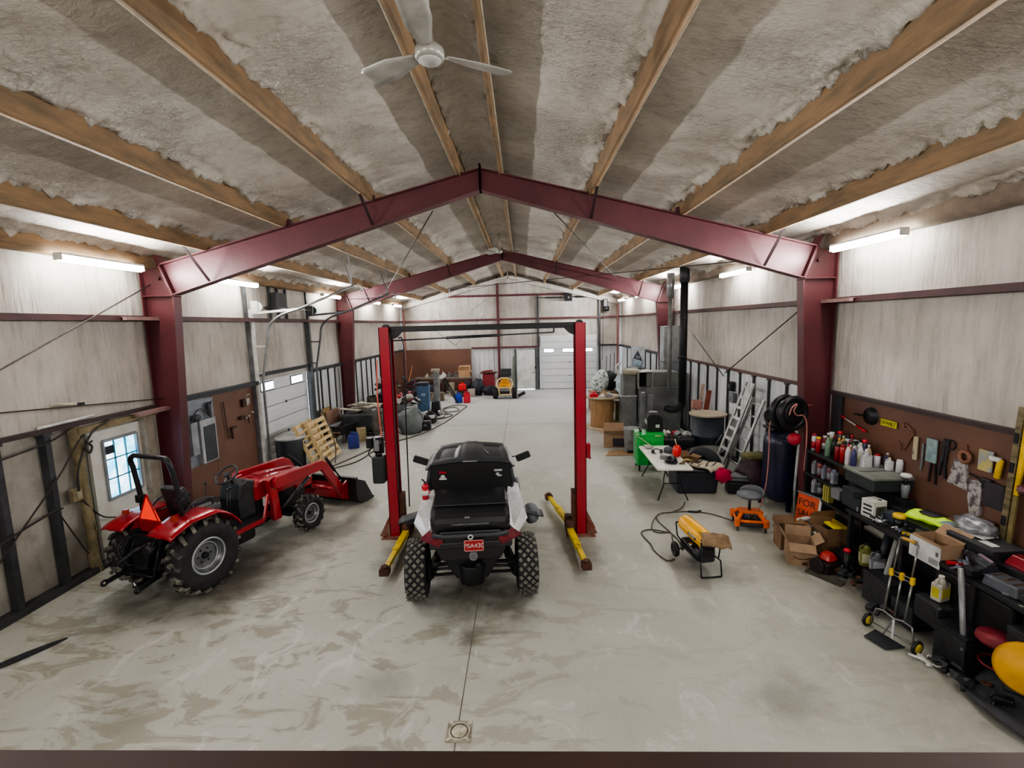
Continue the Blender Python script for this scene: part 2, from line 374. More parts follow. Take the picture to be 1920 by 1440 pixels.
# ---------- ceiling: sprayed foam between purlins
PO = (.37, 1.96, 3.57, 5.05)
def ceil_z(x): return 6.86 - .25 * abs(x - XR)
def ceil_fn(x, y):
    z = ceil_z(x); a = abs(x - XR)
    nn = noise.noise(Vector((x * 2.2, y * 2.2, 0))) * .025 + noise.noise(Vector((x * 9, y * 22, 3))) * .010
    for p in PO + (6.2,):
        d = p - a   # distance up-slope of the purlin
        if 0 <= d < .42:
            k = (1 - d / .42); jag = .55 + .8 * noise.noise(Vector((x * 5 + 9, y * 3.1, 1))) + .9 * noise.noise(Vector((x * 11, y * 9, 5))) + .7 * noise.noise(Vector((x * 26, y * 22, 7)))
            nn -= k * k * .115 * max(-.1, jag)
    return (x, y, z + nn)
mb = MB(); NX = 330; NY = 520
mb.grid(lambda u, v: ceil_fn(AL - .3 + u * (AR - AL + .6), YB + v * (Y3 + .3 - YB)), NX, NY)
mb.flip = False
struct(mb.build('ceiling', FOAM_C))

# ---------- purlins, one per side and row
pi = 0
for sgn in (-1, 1):
    for p in PO:
        x = XR + sgn * p; zb = 6.60 - .25 * p - .01; zt = ceil_z(x) + .02
        wob = []
        mb = MB(); n = 60
        def face(u, v, x=x, zb=zb, zt=zt, sgn=sgn):
            y = YB + v * (Y3 - YB); w = .016 * noise.noise(Vector((x * 3, y * 1.6, u * 2)))
            # profile around the purlin: foam-coated side faces the ridge
            P = [(-.045, zt), (-.05 , (zb + zt) / 2), (-.035, zb + .02), (-.03, zb), (.035, zb), (.035, zb + .02), (.03, zt)]
            i = min(int(round(u * 6)), 6); dx, z = P[i]
            return (x + sgn * dx + (w if i < 3 else 0), y, z + (w * .5 if i < 3 else 0))
        mb.grid(face, 6, 140, True)
        o = struct(mb.build('roof_beam', FOAM_TAN))
        lip = MB(); lip.box((x + sgn * .045, (YB + Y3) / 2, zb + .008), (.014, Y3 - YB, .014)); l = lip.build('flange_edge', mat('pale flange edge', '#c9bda6', .6)); l.parent = o
for sgn, X in ((-1, AL), (1, AR)):
    mb = MB()
    def ef(u, v, X=X, sgn=sgn):
        y = YB + v * (Y3 - YB); w = .02 * noise.noise(Vector((X, y * 1.7, u * 3)))
        P = [(.16, 5.34), (.17, 5.22), (.155, 5.08), (.08, 5.05), (-.02, 5.05)]; i = int(round(u * 4))
        return (X - sgn * (P[i][0]) + w, y, P[i][1] + w)
    mb.grid(ef, 4, 140); struct(mb.build('roof_beam', FOAM_TAN if sgn < 0 else mat('grey brown foam on eave beam', '#8d8072', .75, 0, '#6f6358', 2, .3, 12)))

# ---------- side walls
def wall_sheet(name, x, y0, y1, z0, z1, m, axis='x', rib=False, amp=.015):
    mb = MB(); L_ = y1 - y0
    nu = max(2, int(L_ / .12)); nv = max(2, int((z1 - z0) / .25))
    def fn(u, v):
        y = y0 + u * L_; z = z0 + v * (z1 - z0)
        d = amp * (noise.noise(Vector((y * 3.0, z * .45, x))) + .6 * noise.noise(Vector((y * 9, z * 1.3, x + 4))))
        return (x + d, y, z) if axis == 'x' else (y, x + d, z)
    mb.grid(fn, nu, nv); return struct(mb.build(name, m))
GZ = (2.5, 4.15)
for sgn, X, nm in ((-1, AL - .07, 'wall_left'), (1, AR + .07, 'wall_right')):
    wall_sheet(nm, X, YB, Y3, 2.5, 5.4, FOAM_W, amp=.03)
# lower left
wall_sheet('wall_left_lower', AL - .16, YB, 12.15, 0, 2.5, FOAM_LOW, amp=.008)
wall_sheet('wall_right_lower', AR + .15, YB, Y1, 0, 2.5, FOAM_LOW, amp=.008)
def ribbed(name, x, y0, y1, z0, z1, m, sgn, axis='x'):
    mb = MB(); y = y0; step = .3
    poly = []
    pts = []
    while y < y1 - 1e-6:
        for dy, d in ((0, 0), (.20, 0), (.225, .03), (.275, .03), (.3, 0)):
            if y + dy <= y1: pts.append((y + dy, d))
        y += step
    pts.append((y1, 0))
    vs = []
    for yy, d in pts:
        for z in (z0, z1): vs.append((x + sgn * d, yy, z) if axis == 'x' else (yy, x + sgn * d, z))
    mb.add(vs, [(2 * i, 2 * i + 2, 2 * i + 3, 2 * i + 1) for i in range(len(pts) - 1)])
    return struct(mb.build(name, m))
ribbed('wall_left_siding', AL - .12, 15.35, Y3, 0, 2.5, SIDING, -1)
ribbed('wall_right_siding', AR + .12, Y1, Y3, 0, 2.5, SIDING, 1)
# studs
def stud(x, y, z0=0, z1=2.46, w=.07, d=.1, m=None):
    mb = MB(); mb.box((x, y, (z0 + z1) / 2), (d, w, z1 - z0)); mb.box((x - .0, y, z1 - .03), (d + .03, w + .05, .06))
    return struct(mb.build('trim', m or DSTUD))
for y in (4.6, 5.3, 5.98, 6.66): stud(AL - .07, y, w=.085, d=.12)
for k in range(4): stud(AL - .10, 15.75 + k * .62, w=.045, d=.05)
for k in range(13): stud(AL - .10, Y2 + .45 + k * .68, w=.045, d=.05)
for k in range(12): stud(AR + .10, 9.6 + k * .74, w=.05, d=.05)
for k in range(9): stud(AR + .10, Y2 + .45 + k * .95, w=.045, d=.05)
# girts (inward lips)
gm = mat('dark maroon girt', '#4a2a2c', .5)
GDK = mat('dark grey brown girt', '#3d2f2f', .6)
def girt(x0, y0, y1, z, sgn, h=.085, d=.17, m=None):
    mb = MB(); mb.box((x0 - sgn * (d / 2 - .06), (y0 + y1) / 2, z), (d, y1 - y0, .02)); mb.box((x0 - sgn * (d - .06), (y0 + y1) / 2, z - h / 2), (.015, y1 - y0, h))
    mb.box((x0 + sgn * .03, (y0 + y1) / 2, z - h / 2), (.015, y1 - y0, h))
    return struct(mb.build('trim', m or gm))
for sgn, X in ((-1, AL), (1, AR)):
    girt(X, YB, Y1 - .1, 4.17, sgn); girt(X, Y1 + .1, Y2 - .1, 4.17, sgn); girt(X, Y2 + .1, Y3 - .1, 4.17, sgn)
    girt(X, YB, Y1 - .1, 2.50, sgn, h=.05, d=.10, m=GDK)
    if sgn < 0: girt(X, Y1 + .1, 12.1, 2.54, sgn, m=DGREY); girt(X, 15.35, Y2 - .1, 2.54, sgn, m=DGREY)
    else: girt(X, Y1 + .1, Y2 - .1, 2.52, sgn, h=.05, d=.1, m=mat('brown girt', '#5b403d', .6))
    girt(X, Y2 + .1, Y3 - .1, 2.54, sgn, m=DGREY)
    # lap splice stubs at the columns, crossing the column
    for yy, zz in ((Y1, 4.12), (Y1, 2.42)):
        if sgn > 0 and zz < 3: continue
        mb = MB(); mb.box((X - sgn * .18, yy - .38, zz), (.07, .75, .05)); mb.box((X - sgn * .14, yy - .38, zz + .03), (.15, .75, .012)); struct(mb.build('trim', mat('grey pink girt end', '#9b7d7b', .6)))
# base channel
for sgn, X in ((-1, AL), (1, AR)):
    mb = MB(); mb.box((X + sgn * .06, (YB + Y3) / 2, .05), (.16, Y3 - YB, .1)); struct(mb.build('baseboard_left' if sgn < 0 else 'baseboard_right', DSTUD))

# ---------- far wall
def gable(x): return 6.98 - .25 * abs(x - XR)
mb = MB()
def ff(u, v):
    x = AL - .3 + u * (AR - AL + .6); z = 2.5 + v * (gable(x) - 2.5)
    return (x, Y3 + .1 + .03 * (noise.noise(Vector((x * 3, 1, z * .5))) + .6 * noise.noise(Vector((x * 9, 2, z)))), z)
mb.grid(ff, 110, 14); struct(mb.build('wall_far', FOAM_W))
o = ribbed('wall_far_siding', Y3 + .15, AL - .3, 1.0, 0, 2.5, SIDING, 1, 'y')
o = ribbed('wall_far_siding', Y3 + .15, 4.30, AR + .3, 0, 2.5, SIDING, 1, 'y')
mb = MB(); mb.box((-5.05, Y3 + .06, 1.26), (4.0, .03, 2.46)); struct(mb.build('wall_far_board', BROWNB))
mb = MB(); mb.box((-7.02, 25.8, 1.26), (.03, 3.6, 2.46)); struct(mb.build('wall_left_board', BROWNB))
mb = MB(); mb.box((2.66, Y3 + .16, 2.9), (3.6, .06, .8)); mb.flip = False; struct(mb.build('wall_far_header', FOAM_W))
for x, z0, z1, m in ((-1.40, 0, 6.55, RED_FRAME), (.9, 0, 5.5, DSTUD), (4.45, 0, 5.4, DSTUD), (-6.9, 0, 5.1, mat('rust pink column', '#96655e', .6)), (5.5, 0, 5.1, MATS['rust pink column'])):
    mb = MB(); mb.box((x, Y3 - .02, (z0 + z1) / 2), (.14 if m is RED_FRAME else .1, .1, z1 - z0)); mb.box((x, Y3 + .03, (z0 + z1) / 2), (.02, .14, z1 - z0)); struct(mb.build('column', m))
for x0, x1, z, m in ((-4.25, 2.8, 5.5, RED_FRAME), (AL, AR, 4.15, RED_FRAME), (-3.0, .9, 2.52, RED_FRAME), (4.5, 5.5, 2.52, DGREY)):
    mb = MB(); mb.box(((x0 + x1) / 2, Y3 - .01, z), (x1 - x0, .09, .1)); struct(mb.build('trim', m))
# gable rafter covered in foam
for sgn in (-1, 1):
    mb = MB(); mb.bar((XR, Y3 - .15, 6.5), (XR + sgn * 6.2, Y3 - .15, 4.98), .12, .26); struct(mb.build('beam', FOAM_W))
# diagonal rods on the far wall
for a, b in (((-5.5, 27.5, 3.9), (-3.9, 27.5, 2.7)), ((-3.9, 27.5, 2.7), (-2.2, 27.5, 4.4)), ((-2.9, 27.5, 4.7), (-2.0, 27.5, 5.3))):
    mb = MB(); mb.cyl(a, b, .015, seg=6); tag(mb.build('brace_rod', GREY), 'thin bare rod crossing the upper far wall of white foam', 'brace rod', 'rods on the far wall')
# wall behind the camera and its mezzanine rail
mb = MB(); mb.box((XR, YB, 3.4), (13.2, .1, 6.9)); struct(mb.build('wall_back', FOAM_LOW))
mb = MB(); p0, p1 = Vector((-.9, .519, 3.27)), Vector((.85, .508, 3.27)); d = (p1 - p0)
mb.bar(p0 - d * 3.3, p1 + d * 2.6, .10, .05); struct(mb.build('trim_rail', mat('brown rail paint', '#3a2620', .5)))

# ---------- rigid steel frames
def frame(y):
    root = bpy.data.objects.new('beam_frame', None); COL.objects.link(root); root.location = (0, y, 0); root['kind'] = 'structure'
    fwid = .2
    for sgn, X in ((-1, AL), (1, AR)):
        def ix(z): return X - sgn * (.34 + .25 * z / 4.56)
        mb = MB(); zt = 4.56
        mb.prism([(X, 0), (ix(0), 0), (ix(zt), zt), (X - sgn * .36, 5.09), (X, 5.0)], .016)         # web
        mb.bar((X, 0, 0), (X, 0, 5.0), fwid, .02, up=(1, 0, 0)); mb.bar((ix(0), 0, 0), (ix(zt), 0, zt), fwid, .02, up=(1, 0, 0))
        mb.bar((X, 0, zt - .02), (ix(zt), 0, zt - .02), fwid, .02, up=(0, 0, 1))
        mb.bar((ix(zt), 0, zt - .05), (X - sgn * .3, 0, 5.28), fwid, .035, up=(1, 0, 0))           # bolted knee plate
        mb.box((X - sgn * .17, 0, .012), (.44, .3, .024))
        mb.cyl((X - sgn * .3, -.02, 4.86), (X - sgn * .3, -.06, 4.86), .03, seg=8)
        mb.build('column', RED_FRAME, root)
        mb = MB()
        t0, t1 = (X - sgn * .32, 5.09), (XR, 6.60); b0, b1 = (ix(zt) , zt), (XR, 6.24)
        mb.prism([t0, b0, b1, t1], .016)
        mb.bar((t0[0], 0, t0[1]), (t1[0], 0, t1[1]), fwid, .02); mb.bar((b0[0], 0, b0[1]), (b1[0], 0, b1[1]), fwid, .02)
        mb.bar((XR, 0, 6.22), (XR, 0, 6.68), fwid, .03, up=(1, 0, 0))
        for k in range(3): xx = XR + sgn * (1.96 + 1.55 * k); zz = 6.6 - .25 * abs(xx - XR); mb.box((xx, 0, zz + .06), (.08, .12, .12))
        mb.build('rafter', RED_FRAME, root)
        # flange braces
        for p in (1.96, 5.05):
            xx = XR + sgn * p; zz = 6.6 - .25 * p
            zb = 6.24 - (6.24 - 4.56) * (p / abs(ix(zt) - XR))
            mb = MB(); mb.bar((xx + sgn * .02, -.62, zz - .03), (xx, -.05, zb + .02), .05, .012); mb.build('brace', mat('dark brace angle', '#2f1c1d', .6), root)
    return root
frame(Y1); frame(Y2)

# x-bracing cables and rods
CABLE = mat('steel cable', '#55504c', .5, .6)
def rod(a, b, r=.012, lab=None, grp=None, m=None):
    mb = MB(); mb.cyl(a, b, r, seg=6); return tag(mb.build('brace_rod', m or CABLE), lab, 'brace rod', grp)
rod((AL + .15, Y1 - .05, 4.75), (AL + .15, 1.5, 1.25), .012, 'long diagonal steel rod across the left wall near the camera')
rod((AL + .15, Y1 - .05, 2.62), (AL + .15, 1.2, 3.3), .012, 'thin wire running almost level along the near left wall')
rod((AR - .15, Y1 + .1, 4.3), (AR - .15, 12.9, 2.4), .014, 'diagonal steel rod from the near right column down to the girt')
rod((AR - .15, 13.0, 2.3), (AR - .15, 17.9, 4.5), .014, 'diagonal steel rod rising to the second right column')
rod((AL + .4, Y2 - .2, 4.95), (AR - .3, Y1 + .3, 5.0), .01, 'long cable crossing the roof space between the two red frames', m=CABLE)
rod((-1.6, Y1 + .15, 5.95), (-5.2, Y2 - .2, 5.0), .012, 'diagonal roof rod on the left slope between the frames')
rod((.3, Y1 + .15, 6.2), (3.6, Y2 - .2, 5.35), .012, 'diagonal roof rod on the right slope between the frames')

# ---------- lights: eave strip fixtures
GLOW = mat('glowing diffuser', '#fdfbf4', .4, emit=32.0)
def fixture(side, y, lab):
    X = AL + .3 if side < 0 else AR - .3
    t = thing('strip_light', lab, 'light', (X, y, 5.0), group='strip lights along the eaves')
    mb = MB(); mb.box((0, 0, .045), (.13, 1.5, .03)); mb.box((0, -.755, .0), (.13, .012, .1)); mb.box((0, .755, .0), (.13, .012, .1)); mb.build('housing', WHITE, t)
    mb = MB(); mb.cyl((0, -.74, -.01), (0, .74, -.01), .058, seg=12); mb.build('tube', GLOW, t)
    ld = bpy.data.lights.new('strip_lamp', 'AREA'); ld.energy = 150 if y < 19 else 260; ld.shape = 'RECTANGLE'; ld.size = .07; ld.size_y = 1.46; ld.color = (1, .98, .97)
    lo = bpy.data.objects.new('strip_lamp', ld); COL.objects.link(lo); lo.parent = t; lo.location = (-side * .05, 0, -.03); lo.rotation_euler = (0, side * math.radians(104) , 0)
    return t
Lsn = ['near', 'second', 'third', 'fourth', 'fifth']
for side, w in ((-1, 'left'), (1, 'right')):
    for i, y in enumerate((2.9, 7.65, 12.2 if side > 0 else 11.3, 16.8, 21.7, 25.6)):
        nm = ('out-of-view', 'long bright near', 'second', 'third', 'fourth', 'farthest')[i]
        fixture(side, y, '%s glowing strip light on the %s eave beam' % (nm.replace('out-of-view', 'overhead'), w))

# world
wd = bpy.data.worlds.new('world'); bpy.context.scene.world = wd; wd.use_nodes = True
wd.node_tree.nodes['Background'].inputs[0].default_value = (.8, .88, 1, 1); wd.node_tree.nodes['Background'].inputs[1].default_value = 1.0
sc = bpy.context.scene
sc.view_settings.view_transform = 'AgX'; sc.view_settings.look = 'AgX - Medium High Contrast'; sc.view_settings.exposure = 0.95
sc.cycles.max_bounces = 10; sc.cycles.diffuse_bounces = 7; sc.cycles.sample_clamp_indirect = 8
# added fill lights behind the camera, no fixtures, to brighten the hall
for x in (-3.6, 2.4):
    ld = bpy.data.lights.new('added_fill', 'AREA'); ld.energy = 90; ld.shape = 'RECTANGLE'; ld.size = 3; ld.size_y = 1.2; ld.color = (1, .97, .93)
    lo = bpy.data.objects.new('added_fill', ld); COL.objects.link(lo); lo.location = (x, -2.2, 5.0); lo.rotation_euler = (math.radians(62), 0, 0)
# ---------- shared wheel builder (axle along local y)
def tyre(parent, c, R, W, rim_r, name='wheel', lugs=0, lugmat=None, rimmat=None, side=-1, lug_h=.03, blocks=0, hub=None, carc=RUBBER, sw=.5):
    h = W / 2
    prof = [(rim_r, -h * .62), (rim_r + (R - rim_r) * .25, -h * .95), (rim_r + (R - rim_r) * .6, -h), (R - lug_h - .02, -h * .88), (R - lug_h, -h * .7), (R - lug_h, h * .7), (R - lug_h - .02, h * .88), (rim_r + (R - rim_r) * .6, h), (rim_r + (R - rim_r) * .25, h * .95), (rim_r, h * .62)]
    w = bpy.data.objects.new(name, None); COL.objects.link(w); w.parent = parent; w.location = c
    mb = MB(); mb.lathe(prof, axis='y', seg=40, caps=False); mb.m(1)
    if lugs:
        for k in range(lugs):
            for s in (-1, 1):
                a = 2 * PI * (k + (.5 if s > 0 else 0)) / lugs; da = .26 * (.6 / R) * .55
                p = []
                for t, (yy, aa) in enumerate(((s * .01, a), (s * h * .55, a + da * .55), (s * h * .92, a + da))):
                    rr = R - lug_h / 2 - (.006 if t < 2 else .045)
                    p.append(Vector((rr * math.cos(aa), yy, rr * math.sin(aa))))
                n = Vector((math.cos(a), 0, math.sin(a)))
                for q in range(2): mb.bar(p[q], p[q + 1], R * .085, lug_h * 1.3, up=n)
    if blocks:
        for k in range(blocks):
            for j, yy in enumerate((-.72, -.36, 0, .36, .72)):
                a = 2 * PI * (k + (.5 if j % 2 else 0)) / blocks; rr = R - lug_h * .45 - (.012 if abs(yy) > .7 else 0)
                n = Vector((math.cos(a), 0, math.sin(a))); c0 = n * rr + Vector((0, yy * h, 0)); t = Vector((-n.z, 0, n.x))
                d = (t * .5 + Vector((0, .42 * (1 if j % 2 else -1), 0))).normalized()
                mb.bar(c0 - d * R * .055, c0 + d * R * .055, W * .15, lug_h * 1.1, up=n)
    mb.build('tyre', [carc, lugmat or carc], w)
    rm = MB(); rm.lathe([(rim_r, -h * .66), (rim_r * .97, -h * .6), (rim_r * .92, -h * .35), (rim_r * .8, -h * .05 * 1), (rim_r * .5, -h * .02), (rim_r * .25, -h * .1), (.0, -h * .1)] if side < 0 else [(0, h * .1), (rim_r * .25, h * .1), (rim_r * .5, h * .02), (rim_r * .8, h * .05), (rim_r * .92, h * .35), (rim_r * .97, h * .6), (rim_r, h * .66)], axis='y', seg=32, caps=False)
    rm.lathe([(rim_r * 1.0, -h * .62), (rim_r * .93, 0), (rim_r * 1.0, h * .62)], axis='y', seg=32, caps=False); pass
    r = rm.build('rim', rimmat or GREY, w)
    lp = MB(); lp.torus((0, side * h * .62, 0), rim_r * .97, .016, 'y', 32, 6); lp.torus((0, side * h * .22, 0), rim_r * .72, .010, 'y', 32, 6); lp.build('rim_lip', mat('rim lip highlight', '#c9ccd0', .3, .5) if not blocks else DGREY, w)  # pale rings on silver rims: ring highlights put into the colour
    hb = MB(); hb.cyl((0, side * h * .02, 0), (0, side * h * .4, 0), rim_r * .2, rim_r * .15, 10)
    for k in range(6): a = k * PI / 3; hb.cyl((rim_r * .38 * math.cos(a), side * h * .02, rim_r * .38 * math.sin(a)), (rim_r * .38 * math.cos(a), side * h * .16, rim_r * .38 * math.sin(a)), rim_r * .045, seg=6)
    hb.build('hub', hub or BLACK, w)
    return w

TR = mat('tractor red', '#a60c24', .3, .1, '#8a091b', 1.5, coat=.5)
DUST = mat('dusty tyre lugs', '#7d7a70', .9, 0, '#2b2b2c', 9, lo=.4, hi=.6)
SEATG = mat('grey vinyl seat', '#54575c', .6)
LITER = mat('dull orange lens', '#b3321c', .3, coat=.4)
tr = thing('compact_tractor', 'red compact tractor with front loader and roll bar beside the left wall', 'tractor', (-5.42, 6.78, 0), math.radians(72.7))
for s in (-1, 1):
    tyre(tr, (0, s * .60, .55), .55, .34, .27, lugs=17, lugmat=DUST, rimmat=mat('silver rim', '#85888c', .35, .6), side=s, lug_h=.05)
    tyre(tr, (2.16, s * .60, .35), .355, .23, .185, lugs=15, lugmat=DUST, rimmat=MATS['silver rim'], side=s, lug_h=.035)
# body and drivetrain
mb = MB(); mb.rbox((.1, 0, .58), (.75, .46, .5), .06); mb.rbox((.95, 0, .52), (1.2, .34, .36), .05); mb.rbox((2.0, 0, .48), (1.0, .30, .26), .04)
mb.cyl((0, -.5, .55), (0, .5, .55), .11); mb.cyl((2.16, -.5, .35), (2.16, .5, .35), .065); mb.rbox((2.16, 0, .36), (.2, .5, .2), .04)
mb.rbox((1.95, 0, .72), (1.2, .42, .34), .04); mb.rbox((.75, .34, .42), (.5, .18, .25), .05); mb.rbox((.9, -.33, .42), (.45, .16, .22), .05)
mb.build('chassis', mat('gloss black', '#17181b', .35, .2), tr, bevel=.008)
mb = MB(); mb.prism([(1.30, .84), (1.30, 1.12), (1.37, 1.22), (1.9, 1.20), (2.45, 1.13), (2.66, 1.03), (2.72, .85), (2.70, .70), (2.3, .72), (2.2, .82)], .52)
o = mb.build('hood', TR, tr, bevel=.05)
mb = MB(); mb.prism([(1.45, 1.245), (1.95, 1.228), (2.42, 1.165), (2.42, 1.15), (1.45, 1.20)], .12); mb.rbox((1.62, 0, 1.25), (.16, .2, .02), .01); mb.build('hood_scoop', TR, tr, bevel=.01)
for s in (-1, 1):
    mb = MB(); mb.box((2.0, s * .262, .98), (.5, .006, .09)); mb.box((1.55, s * .264, .80), (.22, .006, .16)); mb.build('side_decal', WHITE, tr)
mb = MB(); mb.box((2.71, 0, .8), (.03, .4, .36)); [mb.cyl((2.70, s * .14, .95), (2.74, s * .14, .95), .05) for s in (-1, 1)]; mb.build('grille', BLACKP, tr)
# dashboard and steering
mb = MB(); mb.prism([(1.0, .62), (.98, 1.0), (1.06, 1.24), (1.2, 1.30), (1.34, 1.24), (1.34, .62)], .44); mb.build('dashboard', BLACKP, tr, bevel=.03)
mb = MB(); rx = (0, math.radians(-38), 0); mb.torus((1.0, 0, 1.42), .19, .016, 'z', 30, 8, rot=rx)
for a in (90, 210, 330):
    v = rotm(rx) @ Vector((.19 * math.cos(math.radians(a)), .19 * math.sin(math.radians(a)), 0)); mb.bar((1.0, 0, 1.42), Vector((1.0, 0, 1.42)) + v, .02, .01)
mb.cyl((1.0, 0, 1.42), (1.1, 0, 1.24), .022); mb.cyl((.985, 0, 1.44), (1.01, 0, 1.41), .05); mb.build('steering_wheel', BLACKP, tr)
# platform
mb = MB(); mb.rbox((.85, 0, .62), (.85, 1.06, .04), .03)
for s in (-1, 1): mb.prism([(.45, .62), (.6, .52), (1.2, .52), (1.45, .88), (1.45, .80), (1.28, .46), (.5, .46)], .05, c=(0, s * .5, 0)) if False else None
mb.build('footplate', BLACK, tr, bevel=.01)
for s in (-1, 1):
    mb = MB(); mb.bar((.5, s * .54, .60), (1.18, s * .54, .60), .03, .07); mb.bar((1.18, s * .54, .60), (1.38, s * .46, .98), .03, .06); mb.build('step_rail', TR, tr)
# fenders
for s in (-1, 1):
    mb = MB(); P = []
    def fen(u, v, s=s):
        a = math.radians(138 - 112 * u); R = .66; ex = 0
        x = R * math.cos(a) * 1.0; z = .55 + R * math.sin(a)
        if u < .2: z += (.2 - u) * .25; x += (.2 - u) * .3 * (1 - abs(v - .5) * .6) * -1
        z = min(z, 1.18); y = .26 + v * .46
        z -= .035 * max(0, v - .8) * 5
        return (x, s * y, z)
    mb.grid(fen, 22, 8); mb.build('fender', TR, tr, solid=.02)
    mb = MB(); mb.prism([(-.42, 1.0), (-.30, 1.14), (.35, 1.14), (.55, .85), (.6, .62), (-.1, .62)], .02, c=(0, s * .27, 0)); mb.build('fender_wall', TR, tr)
    mb = MB(); mb.rbox((-.30, s * .50, 1.22), (.06, .08, .08), .012); mb.cyl((-.33, s * .50, 1.22), (-.34, s * .50, 1.22), .03, seg=12); mb.build('tail_lamp', [LITER], tr)
    mb = MB(); mb.tube(smoothpath([(-.05, s * .36, 1.18), (.12, s * .37, 1.30), (.38, s * .36, 1.28), (.42, s * .36, 1.17)], 5), .018); mb.build('fender_handle', BLACKP, tr)
# seat
mb = MB(); mb.rbox((.42, 0, 1.02), (.50, .48, .12), .08, seg=4); mb.rbox((.40, 0, 1.085), (.36, .36, .03), .08, seg=4); mb.build('seat_cushion', SEATG, tr, bevel=.02)
mb = MB(); mb.rbox((.13, 0, 1.28), (.12, .46, .50), .06, rot=(0, math.radians(-14), 0), seg=4); mb.build('seat_backrest', BLACKP, tr, bevel=.03)
for s in (-1, 1):
    mb = MB(); mb.rbox((.36, s * .27, 1.22), (.36, .05, .05), .02); mb.build('armrest', BLACKP, tr)
mb = MB(); mb.rbox((.4, 0, .9), (.3, .3, .16), .03); mb.build('seat_base', BLACK, tr)
# roll bar
mb = MB(); pts = [(-.22, .46, .75), (-.22, .46, 1.35)] + [(-.24, .46, 1.45)] + arc((-.34, .34, 1.93), .12, 0, 90, 4, 'yz')
L_ = [Vector((-.12, .41, .7)), Vector((-.12, .41, 1.38)), Vector((-.18, .41, 1.88))] + [Vector((-.21, .29 + .12 * math.cos(t), 1.96 + .12 * math.sin(t))) for t in (.3, .8, 1.3)]
full = L_ + [Vector((p.x, -p.y, p.z)) for p in reversed(L_)]; mb.tube(full, .036, 8); mb.build('roll_bar', BLACK, tr)
for s in (-1, 1):
    mb = MB(); mb.rbox((-.13, s * .41, 1.38), (.1, .11, .12), .01); mb.cyl((-.13, s * .33, 1.38), (-.13, s * .49, 1.38), .02, seg=8); mb.build('roll_bar_hinge', BLACK, tr, bevel=.006)
    mb = MB(); mb.box((-.14, s * .38, .85), (.1, .2, .3)); mb.build('roll_bar_mount', BLACK, tr, bevel=.006)
# slow-vehicle triangle
mb = MB(); mb.prism([(-.21, 1.16), (.21, 1.16), (0, 1.53)], .012, 'yz', c=(-.30, 0, 0)); mb.build('warning_triangle', mat('fluorescent orange red', '#ff3a1e', .4, emit=.3), tr)
mb = MB();
for a, b in (((-.2, 1.15), (.2, 1.15)), ((.2, 1.15), (0, 1.54)), ((0, 1.54), (-.2, 1.15))): mb.bar((-.308, a[0], a[1]), (-.308, b[0], b[1]), .012, .022, up=(1, 0, 0))
mb.build('triangle_border', mat('dark red reflector', '#a01218', .4), tr)
mb = MB(); mb.rbox((-.28, 0, 1.05), (.05, .5, .18), .02); mb.build('rear_panel', TR, tr, bevel=.01)
# three-point hitch
mb = MB()
for s in (-1, 1):
    mb.bar((-.15, s * .20, .42), (-.50, s * .32, .42), .03, .07); mb.bar((-.50, s * .32, .42), (-.76, s * .34, .38), .03, .06); mb.torus((-.78, s * .34, .38), .035, .018, 'y', 12, 6)
    mb.cyl((-.55, s * .32, .42), (-.32, s * .24, .98), .02); mb.bar((-.12, s * .18, .95), (-.42, s * .26, 1.0), .05, .05)
mb.cyl((-.3, 0, .85), (-.78, 0, .72), .022); mb.cyl((-.38, 0, .83), (-.66, 0, .755), .032); mb.cyl((-.52, -.34, .42), (-.52, .34, .42), .016); mb.bar((-.3, 0, .30), (-.62, 0, .28), .07, .03)
mb.cyl((-.3, 0, .58), (-.42, 0, .58), .05); mb.cyl((-.5, -.2, .9), (-.7, .1, .7), .012); mb.cyl((-.5, .2, .9), (-.7, .2, .6), .012)
mb.rbox((-.3, 0, .72), (.2, .56, .46), .03); mb.rbox((-.42, .05, .62), (.12, .3, .3), .03); mb.ball((-.45, -.15, .8), (.1, .12, .1), 10, 7, .2); mb.tube(smoothpath([(-.35, .2, .95), (-.6, .25, .85), (-.6, .1, .6), (-.4, .05, .55)], 5), .014, 6); mb.tube(smoothpath([(-.35, -.2, .95), (-.55, -.3, .8), (-.5, -.15, .55), (-.4, -.05, .5)], 5), .014, 6); mb.build('rear_hitch', BLACK, tr)
mb = MB()
for s in (-1, 1): MB().cyl((-.3, s * .1, .9), (-.36, s * .1, .9), .018, seg=8).build('hydraulic_coupler', CHROME, tr)
mb.cyl((-.60, -.02, .28), (-.60, .02, .34), .02, seg=8); mb.build('hitch_fittings', CHROME, tr)
# levers
for i, (x, y) in enumerate(((.7, -.33), (.62, -.36), (.78, .32))):
    mb = MB(); mb.cyl((x, y, .75), (x + .05, y - .02, 1.28), .009, seg=6); mb.ball((x + .05, y - .02, 1.30), .024, 8, 6); mb.build('lever', BLACKP, tr)
